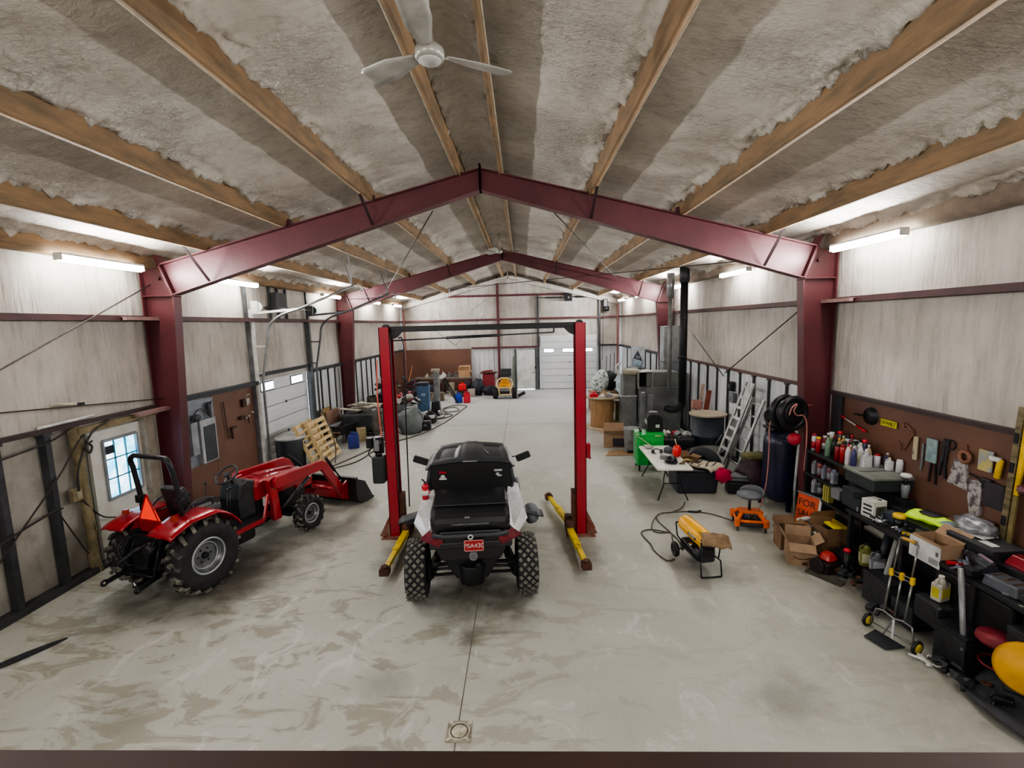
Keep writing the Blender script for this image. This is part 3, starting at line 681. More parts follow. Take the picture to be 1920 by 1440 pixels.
# loader
ARM = [(1.50, 1.16), (1.55, 1.25), (2.72, 1.22), (2.86, 1.14), (3.34, .42), (3.36, .28), (3.24, .26), (3.18, .36), (2.70, 1.03), (1.58, 1.02), (1.50, 1.06)]
for s in (-1, 1):
    mb = MB(); mb.prism(ARM, .075, c=(0, s * .48, 0)); mb.build('loader_arm', TR, tr, bevel=.01)
    mb = MB(); mb.prism([(1.44, 1.2), (1.60, 1.22), (1.66, .80), (1.70, .42), (1.52, .42), (1.50, .8)], .08, c=(0, s * .38, 0)); mb.build('loader_tower', TR, tr, bevel=.01)
    mb = MB(); mb.cyl((1.66, s * .48, .62), (2.35, s * .48, .98), .036); mb.build('lift_cylinder', BLACK, tr)
    mb = MB(); mb.cyl((2.35, s * .48, .98), (2.55, s * .48, 1.08), .02); mb.build('cylinder_rod', CHROME, tr)
    mb = MB(); mb.cyl((2.86, s * .48, 1.24), (3.18, s * .42, .86), .032); mb.cyl((3.18, s * .42, .86), (3.42, s * .40, .58), .018)
    mb.bar((3.2, s * .43, .44), (3.42, s * .40, .60), .03, .05); mb.build('tilt_cylinder', BLACK, tr)
mb = MB(); mb.cyl((3.15, -.48, .47), (3.15, .48, .47), .045); mb.build('loader_crossbar', TR, tr); MB().bar((1.6, -.38, .5), (1.6, .38, .5), .06, .12).build('tower_crossbar', TR, tr)
# bucket: back, curved floor, side cheeks
mb = MB(); prof = [(3.42, .62), (3.40, .30), (3.44, .12), (3.56, .03), (3.75, .0), (4.02, .01)]
prof2 = []
for i in range(len(prof) - 1): prof2 += [prof[i]]
prof2.append(prof[-1])
inner = [(x + .025, z + .025) for x, z in reversed(prof2)]
mb.prism(prof2 + inner, 1.52)
for s in (-1, 1): mb.prism([(3.42, .62), (3.40, .30), (3.44, .12), (3.56, .03), (3.75, .0), (4.0, .01), (3.72, .48)], .02, c=(0, s * .76, 0))
mb.box((3.43, 0, .62), (.08, 1.54, .05)); mb.build('bucket', BLACK, tr)
mb = MB()
for s in (-1, 1): mb.prism([(3.40, .6), (3.24, .52), (3.2, .28), (3.40, .12)], .03, c=(0, s * .40, 0)); mb.prism([(3.40, .6), (3.24, .52), (3.2, .28), (3.40, .12)], .03, c=(0, s * .54, 0))
mb.bar((3.38, -.56, .34), (3.38, .56, .34), .05, .34); mb.build('bucket_mount', TR, tr)
# ---------- side-by-side off-road vehicle on the lift bay (x forward)
UB = mat('satin black bodywork', '#17181b', .32, .1, '#202125', 3, coat=.2)
UG = mat('charcoal plastic', '#3b3e44', .45, 0, '#2e3035', 3)
UW = mat('white bodywork', '#e2e4e6', .3, coat=.4)
UR = mat('dark red body trim', '#6f1426', .35, coat=.3)
ut = thing('side_by_side_buggy', 'black and white off-road side-by-side buggy seen from behind between the lift posts', 'off-road vehicle', (-.79, 6.40, 0), math.radians(95))
TT = mat('worn tyre blocks', '#7d7b74', .85, 0, '#55544f', 12)
for s in (-1, 1):
    tyre(ut, (0, s * .775, .43), .43, .29, .20, blocks=22, lugmat=TT, side=s, lug_h=.022, rimmat=BLACK)
    tyre(ut, (2.35, s * .76, .37), .37, .24, .19, blocks=22, lugmat=TT, side=s, lug_h=.022, rimmat=BLACK)
# chassis spine and rear drivetrain
mb = MB(); mb.prism([(-.12, .36), (-.2, .62), (-.1, .95), (.6, .95), (.6, .3), (.2, .26)], .52); mb.rbox((1.3, 0, .42), (1.7, .9, .3), .06); mb.rbox((2.4, 0, .5), (.7, .6, .4), .06)
mb.build('chassis', BLACK, ut, bevel=.03)
mb = MB(); mb.cyl((-.16, 0, .28), (-.16, 0, .58), .15, .2, 16); mb.rbox((-.1, 0, .36), (.25, .34, .22), .05); mb.ball((-.2, 0, .34), (.10, .12, .10), 12, 8)
mb.cyl((-.36, -.09, .60), (-.12, -.09, .62), .045); mb.build('differential', BLACK, ut, bevel=.02)
mb = MB(); mb.cyl((-.44, -.03, .79), (-.20, -.03, .80), .055, seg=18); mb.torus((-.44, -.03, .79), .05, .010, 'x', 18, 6); mb.build('exhaust_tip', GREY, ut)
for s in (-1, 1):
    mb = MB(); mb.bar((.02, s * .16, .48), (.02, s * .64, .46), .04, .035); mb.bar((-.06, s * .16, .36), (-.02, s * .64, .33), .035, .03); mb.bar((-.12, s * .18, .54), (-.1, s * .64, .50), .028, .028); mb.build('radius_rod', BLACK, ut)
    mb = MB(); mb.bar((1.15, s * .42, .42), (.02, s * .60, .36), .09, .16, w1=.07, h1=.22); mb.rbox((.0, s * .62, .40), (.16, .07, .26), .02); mb.build('trailing_arm', BLACK, ut, bevel=.01)
    mb = MB(); mb.cyl((.22, s * .50, .42), (.30, s * .43, 1.0), .026); mb.cyl((.225, s * .497, .52), (.28, s * .45, .92), .052, seg=10)
    for k in range(9): mb.torus((.225 + .055 * k / 9, s * (.497 - .05 * k / 9), .52 + .4 * k / 9), .052, .011, 'z', 14, 5)
    mb.build('shock_absorber', BLACK, ut)
    mb = MB(); mb.cyl((0, s * .12, .42), (0, s * .66, .40), .02); mb.build('drive_shaft', DGREY, ut)
    # front suspension
    mb = MB(); mb.bar((2.35, s * .2, .40), (2.35, s * .66, .36), .05, .04); mb.build('front_arm', BLACK, ut)
# rear fascia
mb = MB(); mb.prism([(-.48, .86), (-.40, .70), (.40, .70), (.48, .86), (.52, 1.06), (.38, 1.12), (-.38, 1.12), (-.52, 1.06)], .12, 'yz', c=(-.30, 0, 0)); mb.build('rear_fascia', UB, ut, bevel=.025)
mb = MB(); mb.prism([(-.22, .30), (.22, .30), (.44, .68), (-.44, .68)][::-1], .3, 'yz', c=(-.08, 0, .06), rot=None); mb.build('rear_guard', BLACK, ut, bevel=.03)
mb = MB(); mb.tube([(-.34, -.50, 1.06), (-.40, -.36, 1.07), (-.42, 0, 1.08), (-.40, .36, 1.07), (-.34, .50, 1.06)], .035); mb.build('rear_bumper_tube', UG, ut)
mb = MB(); mb.torus((-.462, 0, 1.075), .028, .010, 'x', 16, 6); mb.build('round_badge', WHITE, ut)
pl = MB(); pl.rbox((-.42, -.04, .94), (.012, .26, .15), .01); plate = pl.build('licence_plate', mat('red licence plate', '#b5222c', .4), ut)
f = MB()
for y0, z0, y1, z1 in ((-.16, .868, .08, .868), (-.16, 1.012, .08, 1.012), (-.165, .87, -.165, 1.01), (.085, .87, .085, 1.01)): f.bar((-.428, y0, z0), (-.428, y1, z1), .01, .01)
f.build('plate_frame', mat('pink plate frame', '#e0a09a', .4), plate)
textobj('PSA430', .085, WHITE, plate, (-.4275, -.04, .935), (math.radians(90), 0, math.radians(-90)))
# black trunk box on the bed
mb = MB(); mb.prism([(-.38, 1.12), (-.36, 1.30), (-.22, 1.42), (.28, 1.44), (.50, 1.38), (.50, 1.02)], 1.08); o = mb.build('cargo_box', UB, ut, bevel=.07)
mb = MB(); mb.prism([(-.24, 1.425), (-.20, 1.47), (.26, 1.49), (.36, 1.43)], 1.02); mb.build('cargo_lid', UB, ut, bevel=.03)
mb = MB(); mb.box((-.365, .04, 1.31), (.01, .07, .02), rot=(0, .5, 0)); mb.box((-.375, 0, 1.22), (.02, .5, .012)); mb.build('lid_latch', GREY, ut)
mb = MB(); mb.rbox((.1, 0, .92), (.95, 1.12, .10), .03); mb.build('cargo_bed', BLACKP, ut, bevel=.02)
# white rear quarter panels with dark red lower trim
for s in (-1, 1):
    mb = MB()
    mb.add([(-.30, s * .58, 1.10), (.05, s * .74, 1.24), (.62, s * .72, 1.40), (.72, s * .58, 1.44), (.40, s * .54, 1.34), (-.24, s * .48, 1.20), (-.32, s * .60, .98), (.02, s * .80, 1.10), (.66, s * .76, 1.22)],
           [(0, 1, 4, 5), (1, 2, 3, 4), (0, 6, 7, 1), (1, 7, 8, 2)]); mb.build('quarter_panel', UW, ut, solid=.015)
    mb = MB(); mb.add([(-.34, s * .62, .99), (-.40, s * .42, .92), (-.39, s * .38, 1.03), (-.31, s * .56, 1.12), (-.20, s * .70, .96)], [(0, 1, 2, 3), (0, 3, 4)]); mb.build('lower_trim', UR, ut, solid=.02)
    mb = MB(); mb.rbox((-.39, s * .44, 1.0), (.02, .14, .06), .01); mb.build('tail_lamp', mat('dark red lamp', '#7d0f22', .2, coat=.5), ut)
    # flared mud guard
    mb = MB()
    def mg(u, v, s=s):
        a = math.radians(100 - 75 * u); return (.30 + .62 * math.cos(a), s * (.70 + .36 * v), .56 + .58 * math.sin(a) - .10 * v)
    mb.grid(mg, 10, 4); mb.build('mud_flare', UG, ut, solid=.02)
    mb = MB()
    def mg2(u, v, s=s):
        a = math.radians(150 - 130 * u); return (2.35 + .5 * math.cos(a), s * (.52 + .34 * v), .40 + .50 * math.sin(a))
    mb.grid(mg2, 12, 4); mb.build('front_fender', UG, ut, solid=.02)
    # door and cage
    mb = MB(); mb.prism([(.72, .5), (.70, 1.12), (1.5, 1.08), (1.85, .9), (1.9, .5)], .03, c=(0, s * .66, 0)); mb.build('door', UW, ut, bevel=.01)
    mb = MB(); mb.tube(smoothpath([(.50, s * .58, 1.0), (.62, s * .60, 1.38), (.78, s * .58, 1.70), (1.4, s * .58, 1.74), (1.78, s * .58, 1.58), (2.1, s * .56, 1.05)], 4), .025); mb.build('cage_tube', BLACK, ut)
    mb = MB(); mb.cyl((1.75, s * .60, 1.50), (1.72, s * .78, 1.53), .012, seg=6); mb.rbox((1.70, s * .90, 1.53), (.05, .26, .12), .03, rot=(s * .35, 0, 0)); mb.build('mirror', BLACKP, ut, bevel=.01)
    mb = MB(); mb.ball((1.25, s * .27, .95), (.26, .22, .10), 14, 8); mb.ball((1.0, s * .27, 1.2), (.10, .22, .32), 14, 8); mb.build('seat', UG, ut)
# hood
mb = MB(); mb.prism([(1.75, .6), (1.72, 1.06), (2.2, 1.0), (2.75, .78), (2.8, .6)], .9); mb.build('hood', UW, ut, bevel=.06)
# rear window panel
mb = MB(); mb.prism([(-.58, 1.32), (.58, 1.32), (.63, 1.5), (.60, 1.80), (-.60, 1.80), (-.63, 1.5)], .03, 'yz', c=(.56, 0, 0), rot=(0, .0, 0)); ob = mb.build('rear_window', mat('dark rear screen', '#0c0d0f', .6), ut)
mb = MB(); mb.tube([(.54, -.6, 1.33), (.54, -.65, 1.5), (.56, -.61, 1.76)], .024); mb.tube([(.54, .6, 1.33), (.54, .65, 1.5), (.56, .61, 1.76)], .024); mb.build('window_frame', DGREY, ut)
mb = MB(); mb.box((.538, .42, 1.66), (.006, .11, .028), rot=(.1, 0, 0)); mb.build('red_sticker', REDP, ut)
mb = MB(); mb.ball((.54, .42, 1.59), (.004, .035, .032), 12, 6); mb.prism([(.36, 1.545), (.48, 1.545), (.47, 1.575), (.37, 1.575)], .006, 'yz', c=(.538, 0, 0)); mb.build('white_sticker', WHITE, ut)
mb = MB(); mb.box((.538, -.42, 1.66), (.006, .12, .03)); mb.ball((.538, -.41, 1.60), (.004, .03, .025), 10, 6); mb.ball((.538, -.44, 1.575), (.004, .04, .014), 10, 6); mb.build('pale_sticker', mat('pale grey sticker', '#b9bfbd', .5), ut)
# moulded roof with ribs
mb = MB()
def roof(u, v):
    x = .50 + 1.15 * u; y = (v - .5) * (1.34 - .12 * u); z = 1.77 + .05 * math.sin(PI * min(1, u * 1.2)) + .06 * (1 - (2 * v - 1) ** 2) - (.05 if abs(v - .5) > .46 else 0)
    if .15 < u < .8 and (.10 < v < .34 or .66 < v < .90): z -= .028
    if .42 < v < .58: z += .012
    return (x, y, z)
mb.grid(roof, 24, 40); mb.build('roof', mat('matte charcoal roof', '#33373b', .4, 0, '#292c30', 2), ut, solid=.02)
mb = MB(); mb.bar((.82, -.28, 1.855), (1.0, -.22, 1.868), .02, .01); mb.build('roof_decal', mat('pale roof decal', '#8b9094', .5), ut)
# red fire extinguisher bottle clamped on the left cage
mb = MB(); mb.bar((.37, .60, 1.42), (.37, .67, 1.42), .03); mb.cyl((.36, .67, 1.32), (.38, .67, 1.50), .05, seg=14); mb.ball((.38, .67, 1.50), .055, 12, 8); b = mb.build('extinguisher', REDP, ut)
mb = MB(); mb.cyl((.365, .67, 1.38), (.375, .67, 1.45), .052, seg=14); mb.build('extinguisher_label', WHITE, b)
mb = MB(); mb.cyl((.38, .67, 1.53), (.38, .67, 1.58), .018, seg=8); mb.bar((.36, .67, 1.58), (.44, .72, 1.60), .02, .012); mb.build('extinguisher_valve', BLACK, b)
# grey bag / splash panel hanging on the right side
mb = MB(); mb.ball((.42, -.90, 1.0), (.22, .12, .14), 16, 10, .15, 2, 3); mb.build('side_bag', mat('grey cloth', '#6a6d74', .8), ut)
# ---------- two-post lift
lf = thing('two_post_lift', 'red two-post vehicle lift with a black overhead beam and yellow arms', 'vehicle lift', (0, 8.4, 0))
LB = mat('lift beam black', '#15161a', .4, .2)
for s, x in ((-1, -2.43), (1, 1.00)):
    mb = MB(); H_ = 3.86; w, d, t = .19, .26, .012
    mb.box((x + s * (w / 2 - t / 2), 0, H_ / 2), (t, d, H_)); mb.box((x, -d / 2 + t / 2, H_ / 2), (w, t, H_)); mb.box((x, d / 2 - t / 2, H_ / 2), (w, t, H_))
    for sy in (-1, 1): mb.box((x - s * (w / 2 - t / 2), sy * (d / 2 - .014), H_ / 2), (t, .028, H_))
    mb.build('post', RED_LIGHT, lf)
    mb = MB(); mb.box((x, 0, H_ / 2), (.12, .20, H_ - .2)); mb.build('post_inner', mat('dark post interior', '#1a1014', .7), lf)
    mb = MB(); mb.box((x - s * .02, 0, .012), (.52, .46, .024))
    for sy in (-1, 1): mb.prism([(0, .02), (s * .20, .02), (0, .42)], .012, c=(x + s * w / 2, sy * .12, 0))
    for sx in (-1, 1):
        for sy in (-1, 1): mb.cyl((x + sx * .2, sy * .18, .02), (x + sx * .2, sy * .18, .07), .014, seg=6)
    mb.build('base_plate', mat('worn base plate', '#7a2a24', .6, .2, '#8d7a68', 5), lf)
    # carriage
    mb = MB(); mb.box((x - s * .06, 0, .45), (.22, .20, .72)); mb.box((x - s * .19, 0, .16), (.10, .42, .16)); mb.build('carriage', RUST, lf, bevel=.006)
    # arms: (direction, length)
    for dx, dy, ln in ((.0, -1, 1.40) if s < 0 else (.10, -1, 1.30), (-s * .22, 1, 1.35)):
        v = Vector((dx, dy, 0)).normalized(); p0 = Vector((x - s * .22, dy * .16, .13)); p1 = p0 + v * ln * .55; p2 = p0 + v * ln
        am = MB(); am.bar(p0, p1, .11, .09); o = am.build('arm', mat('yellow arm paint', '#d8bb22', .45, .1, '#8f7c2a', 5, lo=.5, hi=.7), lf, bevel=.006)
        am = MB(); am.bar(p1 - v * .05, p2, .08, .065); am.build('arm_extension', MATS['yellow arm paint'], lf, bevel=.005)
        am = MB(); am.box(p2 + Vector((0, 0, -.01)), (.14, .15, .11), rot=math.atan2(v.y, v.x)); am.cyl(p2 + Vector((0, 0, .04)), p2 + Vector((0, 0, .08)), .055); am.build('arm_pad', RUST, lf, bevel=.008)
        am = MB(); am.cyl(p0 + Vector((0, 0, -.08)), p0 + Vector((0, 0, .14)), .07); am.build('arm_pivot', RUST, lf)
mb = MB(); mb.bar((-2.36, 0, 3.82), (.95, 0, 3.82), .09, .10)
for s, x in ((1, -2.33), (-1, .92)): mb.prism([(0, .02), (s * .22, .02), (s * .10, -.10), (0, -.14)], .10, c=(x, 0, 3.78))
mb.build('overhead_beam', LB, lf, bevel=.006)
mb = MB(); mb.cyl((-2.3, -.03, 3.62), (.55, -.03, 3.70), .012, seg=8); mb.cyl((-1.35, -.03, 3.648), (-.4, -.03, 3.672), .026, seg=10); mb.cyl((.55, -.03, 3.70), (.55, -.03, 3.80), .015, seg=6); mb.build('shutoff_bar', BLACK, lf)
mb = MB(); mb.cyl((-2.42, -.05, 3.84), (-2.42, .05, 3.84), .07); mb.cyl((1.0, -.05, 3.84), (1.0, .05, 3.84), .07); mb.build('cable_pulley', BLACK, lf)
mb = MB(); mb.tube(smoothpath([(-2.24, .1, 3.66), (-2.15, .1, 3.5), (-2.18, .1, 2.0), (-2.2, .1, .5)], 5), .012, 6); mb.build('lift_cable', BLACK, lf)
mb = MB(); mb.tube(smoothpath([(-2.57, -.15, 3.3), (-2.60, -.16, 2.6), (-2.575, -.15, 2.0), (-2.585, -.16, 1.9)], 5), .012, 6); mb.build('power_cord', mat('orange cord', '#d46b5a', .5), lf)
# power unit on the left post
pu = MB(); pu.rbox((-2.66, -.10, 1.30), (.22, .20, .50), .03); o = pu.build('fluid_reservoir', mat('dark green grey tank', '#2b302f', .5), lf, bevel=.01)
pu = MB(); pu.cyl((-2.66, -.10, 1.55), (-2.66, -.10, 1.62), .06); pu.cyl((-2.66, -.10, 1.62), (-2.66, -.10, 1.90), .085, seg=18); pu.rbox((-2.80, -.12, 1.80), (.10, .14, .18), .01); pu.box((-2.6, -.1, 1.75), (.08, .06, .3)); pu.build('motor', BLACK, lf)
pu = MB(); pu.box((-2.66, -.19, 1.76), (.09, .01, .2)); pu.build('motor_label', GREY, lf)
pu = MB(); pu.tube(smoothpath([(-2.78, -.12, 1.7), (-2.83, -.14, 1.6), (-2.76, -.14, 1.52), (-2.66, -.1, 1.5)], 5), .012, 6); pu.build('hydraulic_hose', BLACK, lf)
rb = MB(); rb.rbox((1.14, 0, 1.55), (.08, .12, .26), .01); rb.cyl((1.15, 0, 1.42), (1.19, 0, 1.40), .02, seg=8); rb.build('lock_release', RED_LIGHT, lf)
# small wire rack hooked by the left post
# ---------- doors and windows
DOORW = mat('white door paint', '#e0e1df', .45, 0, '#bfc0bc', 2)
DAYL = mat('daylit pane', '#eef6ff', .3, emit=3.0)
# sectional overhead door on the left wall (plane x)
def overhead(name, w, h, nsec, wins, winy):
    r = bpy.data.objects.new(name, None); COL.objects.link(r); r['kind'] = 'structure'
    sh = h / nsec
    for k in range(nsec):
        z0 = k * sh
        mb = MB(); mb.rbox((0, 0, z0 + sh / 2), (w, .05, sh - .022), .008)
        for q in (1,): mb.box((0, -.03, z0 + sh * .33), (w - .1, .012, .03)); mb.box((0, -.03, z0 + sh * .7), (w - .1, .012, .03))
        mb.build('door_section', mat('white sectional door', '#dcdfe2', .45, .1, '#cfd3d6', 1.5), r)
        if k in (2, 4): b = MB(); b.box((w * .02, -.04, z0), (.05, .02, .07)); b.build('door_hinge', DGREY, r)
    for cx, ww, hh in wins:
        mb = MB(); mb.rbox((cx, -.035, winy), (ww, .03, hh), .02); fr = mb.build('window_frame', DGREY, r)
        mb = MB(); mb.rbox((cx, -.048, winy), (ww - .05, .02, hh - .05), .02); mb.build('window_pane', DAYL, fr)
    b = MB(); b.box((0, 0, .012), (w, .06, .024)); b.build('bottom_seal', BLACK, r); b = MB(); b.box((0, .015, h / 2), (w - .02, .01, h - .04)); b.build('door_backing', GREY, r)
    return r
d2 = overhead('door_2', 3.05, 2.62, 6, ((-.92, .68, .26), (.80, .76, .26)), 2.33); d2.location = (AL - .12, 13.75, 0); d2.rotation_euler = (0, 0, math.radians(90))
d4 = overhead('door_4', 3.3, 3.15, 8, ((-1.15, .62, .24), (-.02, .7, .24), (1.12, .6, .24)), 2.27); d4.location = (2.66, Y3 + .1, 0)
GT = mat('galvanised track', '#a9acae', .4, .7)
def trk(name, pts, r=.028, m=None, lab=None): mb = MB(); mb.tube(pts, r, 6); o = mb.build(name, m or GT); return o
for i, (y, X) in enumerate(((12.12, AL), (15.36, AL))):
    t = thing('door_track', ('pale bent door track rising from the near edge of the left overhead door', 'darker bent door track rising from the far edge of the left overhead door')[i], 'door track', (0, y, 0))
    m = (GT, mat('darker track', '#6c7073', .4, .6))[i]
    mb = MB(); mb.tube([(X + .22, 0, 0), (X + .22, 0, 2.6), (X + .42, 0, 3.55)] + smoothpath([(X + .42, 0, 3.55), (X + .5, 0, 3.95), (X + .8, 0, 4.22), (X + 1.3, 0, 4.38)], 5)[1:] + [(-4.25, 0, 4.93)], .032, 6); mb.build('rail', m, t)
    mb = MB(); mb.box((X + .06, 0, 2.2), (.08, .1, 4.4)); mb.bar((X + .1, 0, 4.3), (X + 1.3, 0, 4.38), .04, .06); mb.bar((X + .1, 0, 3.45), (X + .42, 0, 3.45), .03, .04); mb.bar((X + .1, 0, 2.75), (X + .26, 0, 2.75), .03, .04); mb.rbox((X + .16, 0, 4.45), (.2, .06, .32), .03); mb.build('track_bracket', m if i else WHITE, t)
    mb = MB(); mb.cyl((X + .2, .04, 4.46), (X + .2, .10, 4.46), .13, seg=16); mb.build('cable_drum', (WHITE, mat('green drum', '#3f5a4c', .5))[i], t)
    mb = MB(); mb.bar((-4.3, 0, 4.93), (-4.35, 0, 5.78), .03, .006); mb.bar((-4.3, 0, 4.93), (-4.6, .25, 5.7), .03, .006); mb.tube(arc((-4.15, 0, 4.86), .1, 90, -60, 6), .016, 6); mb.build('hanger', m, t)
t = thing('torsion_shaft', 'black spring shaft with a dark opener box above the left overhead door', 'door shaft', (AL + .2, 13.75, 4.46))
mb = MB(); mb.cyl((0, -1.6, 0), (0, 1.6, 0), .014, seg=8); mb.build('shaft', GREY, t)
mb = MB(); mb.cyl((0, -1.2, 0), (0, -.1, 0), .035, seg=10); mb.cyl((0, .0, 0), (0, .6, 0), .035, seg=10); mb.build('spring', BLACK, t)
mb = MB(); mb.rbox((-.05, -.35, .18), (.16, .55, .50), .02); mb.build('opener_box', mat('charcoal opener', '#33363b', .5), t)
for y in (13.2, 13.65, 14.1, 12.0, 15.45): mb = MB(); mb.box((AL + .0, y, 4.62), (.06, .06 if 12.5 < y < 15 else .09, .95)); struct(mb.build('trim', DSTUD if y < 15 else DSTUD))
for y in (12.1, 15.42): mb = MB(); mb.box((AL - .02, y, 2.1), (.14, .10, 4.2)); struct(mb.build('trim', mat('grey jamb', '#7d8083', .5, .3)))
mb = MB(); mb.box((AL - .04, 13.75, 2.68), (.16, 3.3, .09)); struct(mb.build('trim', DGREY))
# walk door with nine-light window beside the tractor
r = bpy.data.objects.new('door_1', None); COL.objects.link(r); r['kind'] = 'structure'; r.location = (AL - .1, 7.93, 0); r.rotation_euler = (0, 0, math.radians(90))
mb = MB()
for c, d in (((-.46, 0, 1.13), (.22, .05, 2.26)), ((.47, 0, 1.13), (.24, .05, 2.26)), ((0, 0, .53), (.698, .05, 1.06)), ((0, 0, 2.17), (.698, .05, .18))): mb.box(c, d)
mb.build('door_slab', mat('white walk door', '#d6d5ce', .5, 0, '#c0bfb6', 2), r)
w = MB(); teal = mat('teal muntin', '#2f8fa5', .4)
for a, b in (((-.35, 1.06), (-.35, 2.08)), ((.35, 1.06), (.35, 2.08)), ((-.35, 1.06), (.35, 1.06)), ((-.35, 2.08), (.35, 2.08))): w.bar((a[0], -.035, a[1]), (b[0], -.035, b[1]), .035, .05)
fr = w.build('window_frame', mat('grey window frame', '#8f969a', .5), r)
w = MB()
for x in (-.117, .117): w.bar((x, -.02, 1.08), (x, -.02, 2.06), .02, .02)
for z in (1.40, 1.74): w.bar((-.33, -.02, z), (.33, -.02, z), .02, .02)
w.build('window_bars', teal, fr)
w = MB(); w.box((0, 0, 1.57), (.68, .01, 1.0)); w.build('window_pane', mat('bright pane onto daylight', '#5fc4ea', .2, emit=1.7, var='#e4f6ff', vscale=2.6, stretch=(1, 1, 1), lo=.42, hi=.58), fr)
w = MB(); w.rbox((-.20, -.012, 1.90), (.16, .01, .14), .01); w.build('door_notice', DGREY, fr)
mb = MB(); mb.cyl((.48, -.03, .98), (.48, -.09, .98), .03, seg=12); mb.build('door_handle', GREY, r)
def foamy(name, p0, p1, w, d, m, seed=0):
    mb = MB(); P0, P1 = Vector(p0), Vector(p1)
    def fn(u, v):
        q = P0.lerp(P1, v); a = 2 * PI * u; k = 1 + .35 * noise.noise(Vector((q.z * 4 + q.y * 3, u * 4, seed)))
        return (q.x + d * .5 * math.cos(a) * k, q.y + w * .5 * math.sin(a) * k, q.z)
    mb.grid(fn, 10, 30); return struct(mb.build(name, m))
TANF = mat('olive tan foam', '#8d8163', .8, 0, '#6d6149', 6, .4, 20)
foamy('trim', (AL - .05, 7.17, 0), (AL - .05, 7.12, 2.45), .16, .16, TANF)
mb = MB(); mb.box((AL - .02, 8.50, 1.2), (.1, .22, 2.35)); struct(mb.build('trim', mat('weathered jamb board', '#a39c8f', .7, 0, '#857e72', 3)))
mb = MB(); mb.bar((AL + .02, 7.1, 2.36), (AL + .02, 8.7, 2.38), .07, .10); struct(mb.build('trim', TANF))
# far walk door
r = bpy.data.objects.new('door_3', None); COL.objects.link(r); r['kind'] = 'structure'; r.location = (.16, Y3 + .06, 0)
mb = MB(); mb.rbox((0, 0, 1.19), (1.08, .05, 2.3), .01); mb.build('door_slab', DOORW, r)
for x in (-.62, .60): mb = MB(); mb.box((x, 0, 1.2), (.10, .1, 2.4)); mb.build('door_frame', mat('greenish grey jamb', '#5b6362', .5), r)
mb = MB(); mb.cyl((.43, -.04, 1.0), (.43, -.1, 1.0), .035, seg=10); mb.rbox((.56, -.06, 1.3), (.08, .05, .14), .01); mb.build('door_handle', BLACK, r)
mb = MB(); mb.box((0, .02, .02), (1.0, .01, .035)); mb.build('daylight_gap', DAYL, r)
# far door tracks + opener
t = thing('door_opener', 'black opener box on its shaft high on the far wall', 'door opener', (2.65, Y3 - .15, 5.28))
mb = MB(); mb.rbox((0, -.1, 0), (.42, .3, .4), .02); mb.build('motor_box', BLACK, t)
mb = MB(); mb.cyl((-1.9, 0, .02), (2.0, 0, .02), .02, seg=8); mb.cyl((-1.3, 0, .02), (-.4, 0, .02), .04, seg=8); mb.cyl((.4, 0, .02), (1.4, 0, .02), .04, seg=8); mb.build('shaft', BLACK, t)
mb = MB(); mb.ball((0, -.26, 0), .04, 8, 6); mb.build('indicator', WHITE, t)
t = thing('chain_hoist', 'black chain hoist bracket beside the far overhead door', 'hoist', (4.75, Y3 - .2, 4.9))
mb = MB(); mb.rbox((0, 0, 0), (.28, .2, .5), .05); mb.cyl((-.1, -.05, -.3), (.2, -.05, -.3), .14, seg=12); mb.build('housing', BLACK, t)
mb = MB(); mb.tube([(-.1, 0, -.3), (-.14, .02, -2), (-.16, .05, -3.2)], .015, 5); mb.build('chain', DGREY, t)
# fallen trim: white pvc pipe, cables, outlet on the near left wall
one(MB().tube([(0, -.45, 0), (0, .45, .02)], .022, 8), 'plastic_pipe', 'white plastic pipe lying on the near left girt', 'pipe', WHITE, (AL + .0, 6.99, 2.535))
o = thing('pipe_stub', 'short pale pipe stub poking from the foam with a black tip', 'pipe', (AL + .0, 6.9, 2.82))
MB().tube(smoothpath([(-.05, -.08, 0), (.06, -.06, .01), (.12, .02, 0), (.14, .12, -.01)], 4), .024, 8).build('stub', mat('cream pipe', '#bfb6a6', .6), o); MB().cyl((.14, .12, -.01), (.15, .24, -.02), .02).build('tip', BLACK, o)
CB = mat('dark cable', '#2e2a26', .6)
def cable(pts, r, lab, m=CB, name='cable', n=6, grp=None): 
    mb = MB(); mb.tube(smoothpath(pts, n), r, 6); return tag(mb.build(name, m), lab, 'cable', grp)
x = AL + .02
cable([(x, 5.6, 2.2), (x, 6.6, 2.3), (x, 7.3, 2.5), (x, 8.6, 2.44)], .014, 'dark cable drooping along the underside of the near left girt')
cable([(x, 5.2, .35), (x, 6.0, 1.1), (x, 6.7, 1.75), (x, 7.2, 2.3), (x, 7.7, 2.45)], .012, 'dark cable climbing diagonally between the near left studs')
cable([(x + .05, 7.6, 2.42), (x + .06, 7.25, 2.28), (x + .05, 6.98, 1.8), (x + .04, 6.95, 1.45)], .016, 'looped cable dropping to the wall outlet box')
cable([(x, 4.6, .6), (x, 5.6, 1.05), (x, 6.4, 1.25), (x, 6.7, 1.27)], .016, 'thin pipe crossing the two near left studs low down')
cable([(x, 7.02, 1.28), (x, 7.3, .9), (x, 7.6, .75)], .012, 'short cable running down from the wall outlet box')
cable([(x, 6.62, 1.25), (x, 6.9, .6), (x, 7.0, .4)], .010, 'thin cable falling from the second near left stud')
cable([(x + .08, 7.12, 2.2), (x + .1, 7.2, 2.1), (x + .1, 7.15, 2.0), (x + .1, 7.1, 2.12), (x + .1, 7.22, 2.18)], .016, 'small coil of cable hung on the foamed door post')
